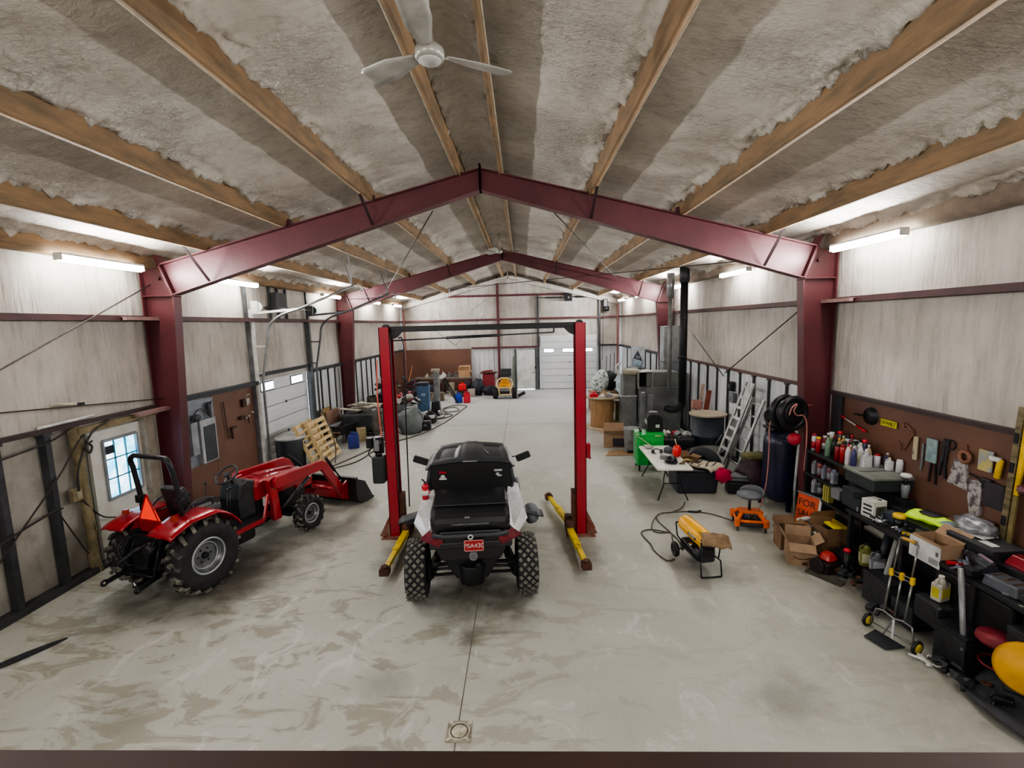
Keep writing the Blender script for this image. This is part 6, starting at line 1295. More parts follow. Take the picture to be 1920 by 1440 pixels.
one(MB().rbox((0, 0, .0), (.12, .10, .02), .01).prism([(-.04, -.01), (.04, -.01), (.02, -.16), (-.02, -.16)], .03, 'xz', (0, .02, 0)), 'column_hook', 'small pale red cup hook on the face of the near right column', 'hook', mat('faded red hook', '#8d4047', .5), (5.22, 8.70, 2.24))
# stool / orange creeper
t = thing('rolling_stool', 'grey rolling mechanic stool with an orange tool base', 'stool', (4.14, 8.52, 0), math.radians(-14), scale=1.15)
STG = mat('grey stool vinyl', '#63676e', .5, 0, '#555960', 4)
mb = MB(); mb.lathe([(0, .50), (.16, .50), (.20, .53), (.19, .56), (.10, .575), (0, .578)], seg=26); mb.build('seat', STG, t)
mb = MB(); mb.grid(lambda u, v: (.19 * math.cos(math.radians(-20 + 150 * u)) * (1 + .08 * v), .19 * math.sin(math.radians(-20 + 150 * u)) * (1 + .08 * v), .54 + v * .10 * math.sin(PI * u) ** .5), 18, 4); mb.build('seat_back', STG, t, solid=.03)
mb = MB(); mb.cyl((0, 0, .22), (0, 0, .50), .022, seg=10); mb.build('post', BLACK, t)
OR = MATS['orange paint']; mb = MB()
mb.tube([(-.21, -.20, .16), (.21, -.20, .16), (.21, .20, .16), (-.21, .20, .16)], .026, 4, True)
for a in (-1, 1):
    for b in (-1, 1): mb.bar((a * .21, b * .2, .16), (a * .12, b * .08, .27), .05, .04); mb.rbox((a * .21, b * .2, .14), (.08, .08, .12), .02)
mb.rbox((0, 0, .27), (.28, .2, .03), .02); mb.build('orange_base', OR, t)
mb = MB(); mb.rbox((0, 0, .10), (.40, .38, .07), .03); mb.build('tool_tray', BLACKP, t)
for a in (-1, 1):
    for b in (-1, 1): mb = MB(); mb.cyl((a * .2 - .012, b * .2, .035), (a * .2 + .012, b * .2, .035), .035, seg=10); mb.build('caster', DGREY, t)
cm = [RUST, BLUEP, WHITE, DGREY]; 
tag(one(clutter(41, 7, (.13, .08, .04), cm, .03, .06), 'tray_tools', 'few small hand tools in the tray of the orange stool', 'tools', cm, (4.12, 8.52, .13), math.radians(-14)), kind='stuff')
# torpedo heater
t = thing('torpedo_heater', 'yellow barrel torpedo heater on black wheels in the middle of the right bay', 'heater', (2.70, 7.2, 0), math.radians(97))
HY = mat('heater yellow', '#f0b018', .4, .1, '#dc9c10', 2, coat=.2)
mb = MB(); mb.lathe([(.115, -.34), (.135, -.33), (.135, .40), (.128, .42), (.118, .42), (.115, .2)], (0, 0, .50), axis='x', seg=28); mb.build('barrel', HY, t)
mb = MB(); mb.box((.0, .125, .53), (.74, .03, .012)); mb.box((.0, -.125, .53), (.74, .03, .012)); mb.build('barrel_seam', mat('pale seam', '#f5d37a', .4), t)
mb = MB(); mb.box((-.08, .132, .50), (.26, .012, .05)); mb.build('name_strip', BLACK, t)
textobj('MASTER', .05, WHITE, t, (-.08, .1395, .50), (math.radians(90), 0, math.radians(180)), 'brand_lettering')
mb = MB(); mb.cyl((-.34, 0, .50), (-.36, 0, .50), .13, seg=20); mb.rbox((-.30, 0, .36), (.16, .2, .1), .03); mb.build('rear_guard', BLACK, t)
mb = MB(); mb.rbox((.0, 0, .24), (.62, .30, .14), .05, seg=4); mb.rbox((-.24, .0, .26), (.2, .26, .18), .04); mb.build('fuel_tank', mat('dark grey tank', '#24262b', .4), t, bevel=.01)
mb = MB()
for s in (-1, 1): mb.tube([(.40, s * .17, .52), (.34, s * .17, .32), (-.20, s * .17, .22), (-.42, s * .16, .24), (-.46, s * .16, .02)], .013, 6); mb.tube([(-.36, s * .16, .26), (-.42, s * .15, .50)], .012, 6)
mb.tube([(.40, -.17, .52), (.42, 0, .53), (.40, .17, .52)], .013, 6); mb.tube([(-.46, -.16, .015), (-.47, 0, .015), (-.46, .16, .015)], .013, 6); mb.build('frame', BLACK, t)
for s in (-1, 1): mb = MB(); mb.torus((.26, s * .24, .125), .09, .035, 'y', 24, 8); mb.cyl((.26, s * .215, .125), (.26, s * .265, .125), .07, seg=16); mb.build('wheel', BLACK, t)
mb = MB(); mb.cyl((.26, -.24, .125), (.26, .24, .125), .012, seg=6); mb.build('axle', DGREY, t)
mb = MB(); mb.cyl((-.05, .13, .32), (-.05, .13, .36), .03, seg=10); mb.ball((-.30, .08, .36), .03, 8, 6); mb.build('filler_cap', CHROME, t)
one(MB().grid(lambda u, v: (-.20 + u * .40, (v - .5) * .42, .06 + .05 * noise.noise(Vector((u * 4, v * 4, 2))) - .08 * (2 * abs(v - .5)) ** 2 - .03 * u), 18, 18), 'burlap_rag', 'crumpled brown burlap draped over the rear of the yellow heater', 'rag', mat('brown burlap', '#8b7355', .9, 0, '#6a563f', 8, .5, 30), (2.80, 6.78, .60), math.radians(-12), solid=.012)
CD = mat('grey brown cord', '#5d574c', .7)
cable([(3.37, 9.75, .012), (3.20, 9.43, .012), (2.9, 9.2, .012), (2.71, 9.17, .012), (2.48, 8.87, .012), (2.33, 8.46, .012), (2.40, 8.28, .012), (2.62, 8.27, .012), (2.56, 7.96, .012), (2.57, 7.7, .02)], .012, 'grey extension cord looping from the folding table to the heater', CD, 'extension_cord')
cable([(3.95, 8.75, .012), (3.66, 9.1, .012), (3.26, 9.23, .012), (2.70, 9.15, .012), (2.54, 8.87, .012), (2.60, 8.39, .012), (2.66, 8.0, .012), (2.62, 7.6, .02)], .012, 'grey extension cord running from the orange stool to the heater', CD, 'extension_cord')
cable([(2.62, 8.27, .012), (2.31, 8.42, .012), (2.12, 8.34, .012), (2.09, 8.18, .012), (2.14, 7.83, .012), (2.14, 7.58, .012), (2.24, 7.27, .012), (2.38, 7.3, .012)], .012, 'wide loop of grey extension cord left of the heater', CD, 'extension_cord')
one(MB().tube([(0, 0, 0), (.16, -.04, 0), (.26, .02, 0)], .02, 6), 'cord_plug', 'dark joined plugs on the extension cord', 'plug', BLACK, (3.26, 9.22, .02))
# ---------- right wall near bay: brown board with hanging tools
mb = MB(); mb.box((AR + .06, 5.75, 1.62), (.03, 6.0, 1.62)); struct(mb.build('wall_right_board', mat('brown tool board', '#5e4238', .5, 0, '#6f4d3d', .9)))
mb = MB(); mb.box((AR + .05, 2.0, 1.62), (.03, 1.45, 1.62)); struct(mb.build('wall_right_board', MATS['brown tool board']))
XW = AR + .03
def hang(name, lab, y, z, mk, m, cat='tool', group=None, rx=0.0):
    mb = MB(); mk(mb); return one(mb, name, lab, cat, m, (XW, y, z), rot=(rx, 0, 0), group=group)
t = thing('frying_pan', 'black round pan hung on the brown board by the near right column', 'pan', (XW - .04, 7.72, 2.22)); MB().lathe([(.0, .0), (.13, .0), (.15, -.06), (.155, -.06)], axis='x', seg=24, rot=(0, 0, PI)).build('pan', mat('blackened pan', '#1d2123', .4, .3), t); MB().bar((-.03, .12, 0), (-.03, .30, -.02), .02, .03).build('handle', BLACK, t)
t = thing('red_white_rod', 'red and white marker rod hung slanting beneath the pan', 'rod', (XW - .03, 8.1, 2.03)); MB().cyl((0, .28, .06), (0, -.30, -.08), .012, seg=6).build('rod', mat('rod white', '#c9c4bc', .5), t); mb = MB(); mb.cyl((0, -.10, -.03), (0, -.32, -.085), .018, seg=6); mb.cyl((0, .3, .065), (0, .18, .035), .016, seg=6); mb.build('red_band', REDP, t)
one(MB().rbox((0, 0, 0), (.08, .22, .95), .03), 'dark_apron', 'dark cloth strip hung at the corner of the brown board', 'cloth', mat('slate apron', '#2c2d33', .8), (XW - .02, 8.5, 2.0))
t = thing('yellow_sign', 'small yellow plate reading DEWALT on the brown board', 'sign', (XW - .01, 7.33, 2.18)); MB().rbox((0, 0, 0), (.012, .32, .10), .01).build('plate', mat('sign yellow', '#d6cf2c', .5), t); textobj('DEWALT', .085, BLACK, t, (-.008, 0, 0), (math.radians(90), 0, math.radians(-90)), sx=.85)
hang('framing_square', 'rusty bracket saw shaped like an open box hung on the board', 6.98, 2.05, lambda m: (m.bar((0, .05, .20), (0, -.12, .10), .02, .035), m.bar((0, -.12, .10), (0, .05, -.20), .02, .05), m.bar((0, .05, -.20), (0, .16, -.10), .02, .03), m.bar((0, .05, .20), (0, .08, .14), .02, .05)), mat('rust brown bar', '#7b5141', .6))
hang('wooden_level', 'short pale spirit level with two dark vials on the board', 6.80, 1.93, lambda m: m.rbox((-.01, 0, 0), (.03, .07, .34), .01), mat('pale level', '#b3a98f', .5, 0, '#5c5446', 22, lo=.6, hi=.64))
hang('putty_knife', 'slim grey knife with pale tip beside the pale level', 6.68, 1.85, lambda m: (m.bar((0, 0, .18), (0, 0, -.05), .02, .035), m.bar((0, 0, -.05), (0, .02, -.22), .012, .03)), GREY)
hang('blister_pack', 'pale blue blister card of tools hung on the board', 6.52, 1.97, lambda m: (m.rbox((-.02, 0, 0), (.03, .17, .33), .03)), mat('pale blue card', '#8fa5a8', .4, 0, '#6d8486', 10))
hang('hanging_pliers', 'dark long-handled pliers under the pale blue card', 6.50, 1.68, lambda m: (m.bar((0, .03, .14), (0, .05, -.16), .02, .025), m.bar((0, -.03, .14), (0, -.06, -.17), .02, .025)), mat('dark maroon handles', '#241416', .5))
hang('tin_snips', 'dark shears with scuffed blades hung beside the blue card', 6.32, 1.92, lambda m: (m.bar((0, .02, .26), (0, .05, -.05), .02, .05), m.bar((0, -.03, .26), (0, .0, -.1), .02, .03), m.bar((0, .05, -.05), (0, .08, -.26), .025, .03), m.bar((0, 0, -.1), (0, -.02, -.28), .025, .03), m.torus((0, -.06, .2), .06, .012, 'x', 16, 5)), mat('gunmetal', '#34313a', .5, .4))
hang('tape_roll', 'copper brown tape roll on a hook above the clear bags', 6.03, 2.02, lambda m: (m.torus((-.02, 0, 0), .07, .025, 'x', 20, 8), m.bar((0, 0, .08), (0, .02, .16), .02, .02)), mat('copper tape', '#8c5f4c', .4))
CLR = mat('clear bag with hardware', '#a9a4a6', .3, .1, '#575055', 14, .5, 20, lo=.45, hi=.6)
hang('hardware_bag', 'wide clear bag of hardware hanging below the tape roll', 6.07, 1.80, lambda m: m.prism([(-.05, .17), (.09, .17), (.17, -.18), (-.12, -.20)], .05, 'yz'), CLR)
hang('narrow_hardware_bag', 'narrow clear bag of hardware hanging low on the board', 5.85, 1.58, lambda m: m.prism([(-.08, .2), (.08, .18), (.09, -.05), (.04, -.28), (-.08, -.24)], .05, 'yz'), CLR)
hang('card_of_bits', 'yellow and grey carded bits hung left of the tape measure', 5.76, 2.05, lambda m: m.rbox((-.015, 0, 0), (.03, .18, .26), .04), mat('carded bits', '#8f9496', .4, 0, '#b4a76a', 7, lo=.45, hi=.55))
t = thing('tape_measure', 'yellow curved tape measure hung next to the tall level', 'tape measure', (XW - .02, 5.58, 2.0)); MB().rbox((-.01, 0, .0), (.04, .07, .24), .03, rot=(.12, 0, 0)).build('body', YEL, t); MB().rbox((-.01, .05, .11), (.05, .14, .05), .02).build('grip', WHITE, t)
hang('black_grip', 'black rubber grip hooked below the carded bits', 5.72, 1.80, lambda m: (m.rbox((-.02, 0, 0), (.05, .16, .07), .03), m.bar((-.02, .08, 0), (-.02, .22, .03), .02, .02)), BLACK)
hang('dark_pouch', 'dark violet pouch hung under the tape measure', 5.60, 1.66, lambda m: m.rbox((-.02, 0, 0), (.06, .26, .30), .05), mat('dark violet pouch', '#332a35', .7))
t = thing('tall_level', 'long metal level with a bright yellow edge leaning up the right wall', 'level', (XW - .06, 5.36, 1.98), rot=(math.radians(2.5), 0, 0))
MB().rbox((0, .03, 0), (.04, .07, 1.62), .005).build('rail', mat('brassy rail', '#8f8468', .4, .4, '#5e563f', 5, stretch=(1, 1, 3)), t); MB().rbox((-.005, -.05, .28), (.03, .05, .98), .005).build('yellow_edge', YEL, t); MB().rbox((-.005, -.05, -.5), (.03, .05, .6), .005).build('dull_edge', mat('dull olive edge', '#7c6f45', .5), t)
for z in (-.55, .1, .45): MB().rbox((-.025, .03, z), (.01, .05, .12), .01).build('vial_window', BLACK, t)
tag(one(clutter(51, 14, (.05, .28, .2), [mat('dull crimson', '#7a1f35', .5), DGREY, mat('mauve', '#6b3f4b', .5)], .05, .11), 'hanging_hose_coil', 'crimson tools bunched on the board right of the tall level', 'tools', [MATS['dull crimson'], DGREY, MATS['mauve']], (XW - .08, 4.95, 1.75)), kind='stuff')

# ---------- shelf rack
RK = mat('dark green black steel', '#1f2426', .5, .3)
t = thing('shelf_rack', 'dark steel shelf rack full of bottles at the right wall', 'shelf', (5.37, 7.78, 0))
for x in (-.22, .22):
    for y in (-.72, .72): MB().box((x, y, .74), (.04, .04, 1.46)).build('upright', RK, t)
for z in (.28, .68, 1.02, 1.44): MB().rbox((0, 0, z), (.5, 1.5, .04), .008).build('shelf', RK, t)
for z in (.5, 1.22): MB().bar((-.22, .74, z - .2), (.22, .74, z + .1), .02, .02).build('side_brace', RK, t)
cols = [('white_red_can', '#c9cbd0', '#a01c2c', 'can'), ('dark_red_can', '#8c1f2d', '#d9d9d9', 'can'), ('yellow_topped_can', '#a8202c', '#e8c91c', 'can'), ('pale_green_can', '#7fa06c', '#d8d8c0', 'can'), ('green_sprayer', '#86b86a', '#e8e8e4', 'round'), ('dark_green_can', '#2c3b36', '#151515', 'can'), ('clear_green_bottle', '#6d8a74', '#24352c', 'round'), ('orange_topped_bottle', '#c9c2bd', '#ef6c1e', 'round'), ('tan_bottle', '#a6885a', '#d9a24e', 'round'), ('black_silver_can', '#5f6265', '#26282b', 'can'), ('crimson_can', '#8e1426', '#1b1b1e', 'can'), ('amber_can', '#d2872b', '#ece6dd', 'can'), ('red_can', '#a81e22', '#7d1216', 'can'), ('white_spray_bottle', '#d5d6dc', '#24262b', 'round'), ('white_red_bottle', '#d8d3d6', '#b3182d', 'round'), ('white_round_bottle', '#dcdce0', '#d7d5ac', 'round'), ('blue_white_bottle', '#35386a', '#d8d8dc', 'round'), ('white_cleaner', '#d6d6d8', '#e0e0e0', 'jug')]
rnd = random.Random(8)
for i, (nm, c1, c2, sh) in enumerate(cols):
    y = 8.44 - i * .064; x = 5.26 + (.10 if i % 2 else -.05) + (.1 if i in (4, 8) else 0); h = {'can': .28, 'round': .34, 'jug': .31}[sh] * (1.0 if i % 3 else 1.1)
    lab = '%s standing on the rack top, number %s from the column end' % (nm.replace('_', ' '), ['first', 'second', 'third', 'fourth', 'fifth', 'sixth', 'seventh', 'eighth', 'ninth', 'tenth', 'eleventh', 'twelfth', 'thirteenth', 'fourteenth', 'fifteenth', 'sixteenth', 'seventeenth', 'eighteenth'][i])
    lab = lab.replace(', number ', ', ')
    b = bottle(lab, (x, y, 1.46), h, .042 if sh != 'jug' else .065, mat('b1' + c1, c1, .35, coat=.2), mat('b2' + c2, c2, .4), sh, 'bottle' if sh != 'can' else 'can', nm, None, mat('b3' + c2, c2, .5) if i in (0, 1, 11, 15) else None)
    if nm == 'white_spray_bottle' or nm == 'green_sprayer': m2 = MB(); m2.prism([(-.05, 0), (.04, 0), (.05, .03), (-.02, .05), (-.06, .03)], .03, 'yz', (0, 0, h)); m2.build('trigger_head', WHITE if nm == 'green_sprayer' else BLACK, b)
# second row, further back
for i in range(10):
    c1 = ['#b9bcc2', '#7c1a26', '#3c4a44', '#d0b54a', '#c8c8ca', '#5a2030', '#6f8f5e', '#cfcfd2', '#30324f', '#b8a88a'][i]
    bottle('bottle in the back row of the rack top', (5.50, 8.40 - i * .10, 1.46), .34 + .03 * (i % 3), .045, mat('b1' + c1, c1, .35), [WHITE, BLACK, REDP][i % 3], ['can', 'round'][i % 2], 'bottle', 'spray_can', 'bottles in the back row of the rack top')
for sh_z, ys, grp in ((1.04, (8.38, 8.24, 8.10, 7.97, 7.85), 'bottles on the second rack shelf'), (.70, (8.36, 8.2), 'jugs on the third rack shelf')):
    for i, y in enumerate(ys):
        c1 = ['#8b9199', '#8a3b38', '#7d7f94', '#6b3a4a', '#9a9db0'][i] if sh_z > 1 else ['#a9adb8', '#31353a'][i]
        bottle('bottle on the dark rack, ' + grp.split(' on the ')[1], (5.22, y, sh_z), .28, .045, mat('b1' + c1, c1, .35), BLACK, 'jug' if i % 2 == 0 else 'can', 'bottle', 'oil_bottle', grp, mat('dim paper label', '#85878c', .6))
for i in range(3): one(MB().rbox((0, 0, .14), (.10, .035, .28), .008), 'yellow_manual', 'yellow spined binder on the third rack shelf', 'binder', mat('muted yellow', '#b3ab55', .6), (5.18, 7.98 - i * .06, .70), group='yellow binders on the rack')
t = thing('organizer_case', 'grey green divided organizer case lying on top of the rack', 'case', (5.40, 7.12, 1.30)); MB().rbox((0, 0, .05), (.62, .62, .18), .03, seg=3).build('lower_tray', mat('dark case green', '#2f3838', .5), t); MB().rbox((0, 0, .165), (.66, .66, .05), .03, seg=3).build('lid', mat('grey green lid', '#7f8680', .5), t); MB().box((0, .0, .192), (.6, .012, .006)).build('lid_seam', DGREY, t)
MB().rbox((0, 0, -.16), (.56, .5, .30), .02).build('case_support', BLACK, t)
t = thing('white_lamp', 'small white shaded cap lamp beyond the organizer case', 'lamp', (5.52, 6.76, 1.20)); MB().lathe([(.04, .0), (.055, .16), (.05, .2)], seg=12).build('grey_body', mat('pale grey body', '#8f9297', .5), t); MB().lathe([(.03, .30), (.075, .33), (.06, .36), (0, .37)], seg=16).build('white_cap', WHITE, t); MB().cyl((0, 0, .2), (0, 0, .31), .02).build('neck', DGREY, t)
one(MB().rbox((0, 0, .12), (.16, .2, .24), .01), 'lamp_riser', 'dark block carrying the small white lamp', 'block', BLACKP, (5.52, 6.76, .95))

# ---------- workbench
BB = mat('black bench', '#17181a', .55, .1, '#222427', 4)
t = thing('workbench', 'long black workbench along the near right wall', 'workbench', (5.25, 5.0, 0))
MB().rbox((0, .0, .915), (.74, 4.1, .05), .01).build('bench_top', BB, t)
for y in (-1.98, -1.0, 0, 1.0, 1.98):
    for x in (-.32, .32): MB().box((x, y, .445), (.06, .06, .89)).build('leg', BB, t)
MB().rbox((.02, 0, .22), (.66, 4.0, .03), .01).build('lower_shelf', BB, t)
MB().rbox((.34, 0, .5), (.02, 4.0, .8), .005).build('back_panel', BLACKP, t)
for y in (-.95, .05): MB().rbox((-.02, y, .55), (.60, .92, .58), .03).build('under_cabinet', mat('near black cabinet', '#101113', .6), t)
ZB = .942
def B(name, lab, cat, x, y, mk, m, z=ZB, rz=0, group=None, rot=None):
    mb = MB(); mk(mb); return one(mb, name, lab, cat, m, (x, y, z), rz, group, rot)
# stacked cases under and beside the organizer
for i, (y, x, w, d, h, z, lab) in enumerate(((7.05, 5.12, .34, .40, .20, ZB, 'dark grey power tool case at the left end of the bench'), (6.70, 5.45, .34, .42, .16, ZB, 'wide black parts drawer on the bench by the brown board'), (7.35, 5.1, .3, .3, .09, ZB, 'flat slate case at the rack end of the bench'))):
    if i == 2: continue
    closedbox(lab, (x, y, z), .1 * i, w, d, h, [mat('slate case', '#2f3338', .5), BLACKP][i % 2], 'tool_case', 'case')
t = thing('glass_jar', 'cloudy jar with green label in front of the organizer case', 'jar', (5.12, 7.32, ZB)); MB().lathe([(.05, 0), (.055, .16), (.04, .19)], seg=14).build('body', mat('cloudy jar', '#6d7567', .3), t); MB().cyl((0, 0, .19), (0, 0, .22), .045).build('lid', WHITE, t)
t = thing('boxed_part', 'white cube carton with a dark product picture on the bench', 'box', (5.06, 6.72, ZB), math.radians(12)); MB().rbox((0, 0, .13), (.22, .20, .26), .004).build('carton', mat('white carton', '#d9d9d2', .6), t); MB().box((.01, -.102, .10), (.17, .004, .16)).build('picture', mat('dark picture', '#2c2d2b', .5, 0, '#61604f', 18), t)
mb = MB(); [mb.box((-.112, 0, .06 + .06 * q), (.004, .13, .028)) for q in range(3)]; mb.build('side_stripes', DGREY, t); MB().ball((.04, -.05, .262), (.035, .025, .003)).build('logo_oval', DGREY, t)
gm = [GREY, WHITE, mat('blue grey part', '#6c7386', .4), DGREY]
for k, (x, y, e, sd, lab) in enumerate(((5.00, 6.45, (.09, .14, .04), 61, 'little pile of silver fittings before the white cube carton'), (5.05, 6.15, (.10, .12, .04), 62, 'pile of grey sockets near the bench edge'), (5.35, 6.72, (.12, .16, .07), 63, 'scatter of grey parts behind the white cube carton'), (5.52, 6.40, (.08, .12, .10), 64, 'scatter of dull parts against the brown board'), (4.98, 5.15, (.08, .14, .06), 65, 'bits and drivers on the near bench edge'), (5.3, 4.55, (.2, .25, .10), 66, 'bright ratchets and clamps on the near bench end'))):
    tag(one(clutter(sd, 14, e, gm, .02, .055), 'loose_fittings', lab, 'parts', gm, (x, y, ZB)), kind='stuff')
t = thing('grease_tub', 'black cylinder with a yellow and clear cap on the bench edge', 'tub', (5.08, 6.28, ZB)); MB().cyl((0, 0, 0), (0, 0, .16), .045, seg=16).build('body', BLACK, t); mb = MB(); mb.lathe([(.045, .16), (.075, .17), (.075, .21), (.05, .225), (0, .225)], seg=18); mb.build('cap', mat('amber yellow cap', '#efc32c', .4), t)
for k, (x, y, rz, m, lab) in enumerate(((5.50, 6.95, .3, mat('sage card', '#7d8579', .6), 'sage green folded card behind the fittings'), (5.55, 6.62, -.3, mat('grey booklet', '#8a8e8a', .6), 'grey booklet against the brown board'), (5.42, 5.55, .2, PAPER, 'white label sheet on the stacked black cases'))):
    B('paper_sheet', lab, 'paper', x, y, lambda q: q.rbox((0, 0, .008), (.22, .30, .016), .005), m, ZB + (.27 if k == 2 else .13 if k == 0 else .10), rz)
for k, (x, y) in enumerate(((5.5, 6.95), (5.55, 6.62))): closedbox(('dark low carton beneath the sage card', 'dark low carton beneath the grey booklet')[k], (x, y, ZB), .2, .16, .28, .12 if k == 0 else .095, BLACKP, 'low_carton')
t = thing('safety_vest', 'bright lime hi-vis vest folded over with a pale blue bag beside it', 'vest', (5.42, 6.12, ZB + .14), math.radians(8)); mb = MB(); mb.grid(lambda u, v: ((u - .5) * .34, (v - .5) * .62, .05 + .03 * math.sin(u * 7 + v * 4) + .02 * noise.noise(Vector((u * 5, v * 5, 1)))), 14, 18); mb.build('cloth', mat('lime hi-vis', '#b9e01f', .5, emit=.12), t, solid=.03)
mb = MB(); mb.ball((0, -.22, .06), (.15, .14, .05), 16, 9, .25, 3); mb.build('pale_bag', mat('pale blue plastic', '#a8b9c6', .3, 0, '#8095a6', 9), t); mb = MB(); mb.ball((.08, .15, .08), (.10, .16, .03), 12, 7, .3, 3); mb.build('dark_lining', DGREY, t)
closedbox('black flat case under the lime vest', (5.42, 6.12, ZB), .1, .42, .60, .13, BLACKP, 'flat_case', 'case')
t = cbox('open white carton with a printed badge at the bench edge', (5.03, 5.62, ZB), math.radians(3), .28, .38, .18, 'white_carton', (0, 1, 0, 0), CARD, (0, 40, 0, 0)); MB().rbox((-.155, 0, .02), (.012, .42, .26), .02).build('white_front', mat('white board', '#d2d2d2', .6), t)
mb = MB(); mb.rbox((-.163, .12, .07), (.004, .06, .055), .005); mb.build('square_badge', mat('navy badge', '#2c2f3c', .5), t); mb = MB(); [mb.box((-.163, -.13, -.02 - .018 * q), (.004, .12, .007)) for q in range(4)]; mb.box((-.163, -.17, .06), (.004, .03, .05)); mb.build('printed_lines', mat('print grey', '#5d5e60', .6), t)
for k, (z, w) in enumerate(((0, .60), (.13, .56))):
    t = closedbox(('lower black power tool case on the bench behind the white carton', 'upper black power tool case on the bench behind the white carton')[k], (5.40, 5.40 + .02 * k, ZB + z), .05 * k, .40, w, .125, BLACKP, 'power_tool_case', 'case', lid=mat('case lid grey', '#43464a', .5)); MB().box((-.06, -.1, .1256), (.1, .16, .003)).build('label', PAPER, t)
one(MB().ball((0, 0, .07), (.17, .24, .10), 20, 12, .35, 3, 4), 'clear_bag', 'shiny clear plastic bag on the stacked black cases', 'bag', mat('silvery plastic', '#a4a6ac', .2, .2, '#6a6c72', 10, .6, 14), (5.46, 5.62, ZB + .27))
# black impact tools at near end
t = thing('impact_wrench', 'grey black power tool lying on the bench right of the white carton', 'power tool', (5.12, 5.12, ZB + .05), math.radians(-12)); mb = MB(); mb.cyl((0, .22, .06), (0, -.12, .06), .055, .06, 14); mb.cyl((0, .32, .06), (0, .22, .06), .03, .05, 12); mb.bar((0, -.06, .05), (-.16, -.12, .03), .07, .06); mb.build('body', mat('graphite tool', '#3a3c44', .4, .2), t); mb = MB(); mb.rbox((-.2, -.13, .03), (.10, .13, .09), .02); mb.build('battery', BLACK, t); mb = MB(); mb.rbox((.02, .02, .125), (.03, .2, .02), .01); mb.build('pink_label', mat('pinkish label', '#a08a96', .5), t)
t = thing('red_toolbox', 'long crimson metal toolbox at the back of the near bench', 'toolbox', (5.45, 4.62, ZB), math.radians(2)); RT = mat('crimson steel', '#97142c', .35, .2, '#7d0f22', 3, coat=.3); 
mb = MB(); mb.rbox((0, 0, .08), (.26, .95, .16), .01); mb.build('body', RT, t); mb = MB(); mb.prism([(-.13, .16), (.13, .16), (.05, .24), (-.05, .24)], .95, 'xz'); mb.build('lid', RT, t, bevel=.008); mb = MB(); mb.tube([(0, -.14, .24), (0, -.14, .28), (0, .14, .28), (0, .14, .24)], .01, 6); mb.build('handle', CHROME, t)
t = thing('battery_charger', 'grey and black charger block on the near bench edge', 'charger', (5.05, 4.78, ZB), math.radians(8)); MB().rbox((0, 0, .06), (.24, .34, .12), .02, taper=.9).build('body', mat('steel grey block', '#5f626b', .4, .3), t, bevel=.005); mb = MB(); [mb.box((0, -.1 + .1 * q, .123), (.16, .03, .006)) for q in range(3)]; mb.build('chrome_strips', CHROME, t)
B('long_socket_rail', 'bright steel rule on the near bench end', 'ruler', 5.0, 4.32, lambda q: q.bar((0, .22, .01), (0, -.22, .01), .02, .01), CHROME, rz=.5)
B('red_driver', 'red handled driver on the near bench end', 'screwdriver', 5.1, 4.2, lambda q: (q.cyl((0, .02, .02), (.04, -.14, .02), .018), q.cyl((0, .02, .02), (-.03, .16, .02), .006)), REDP)
B('dark_tray', 'wide dark tray holding bright tools at the near bench end', 'tray', 5.28, 4.15, lambda q: (q.rbox((0, 0, .015), (.5, .7, .03), .02), q.rbox((0, .34, .04), (.5, .02, .06), .008), q.rbox((-.24, 0, .04), (.02, .7, .06), .008)), mat('charcoal tray', '#26282d', .4, .2))
for k, (dx, dy, r) in enumerate(((.05, .1, .3), (-.08, -.05, -.4), (.1, -.2, .9), (-.05, .25, 1.3))): B('ratchet', 'chrome ratchet in the dark tray', 'ratchet', 5.28 + dx, 4.15 + dy, lambda q: (q.cyl((-.1, 0, .02), (.08, 0, .02), .012, seg=8), q.cyl((.08, 0, .0), (.08, 0, .04), .028, seg=12)), CHROME, ZB + .03, r, 'chrome ratchets in the dark tray')
gl = mat('foggy glass', '#8b8590', .2, .1, '#56505a', 12)
for k, (x, y, lab) in enumerate(((5.52, 5.02, 'round foggy jar against the board left of the red toolbox'), (5.50, 4.0, 'foggy jar at the near end of the red toolbox'), (5.55, 5.2, 'foggy jar beneath the tall level'))):
    t = thing('hardware_jar', lab, 'jar', (x, y, ZB)); MB().lathe([(.06, 0), (.07, .1), (.06, .15)], seg=16).build('glass_body', gl, t); MB().cyl((0, 0, .15), (0, 0, .175), .06, seg=16).build('lid', WHITE if k == 1 else GREY, t)
# grey pipe pole leaning on the bench edge, pipe under the bench
one(MB().cyl((0, 0, 0), (.25, .38, .72), .025, .03, 12), 'steel_tube', 'grey steel tube leaning against the near bench edge', 'tube', mat('pale grey tube', '#8f9294', .4, .3), (4.62, 4.80, .32)).location = (4.60, 4.72, .30)
one(MB().cyl((0, 0, .0), (.28, .1, .86), .03, seg=12), 'support_post', 'pale pipe standing in front of the far bench end', 'pipe', mat('pale pipe', '#8e918c', .5), (4.70, 6.05, .05))
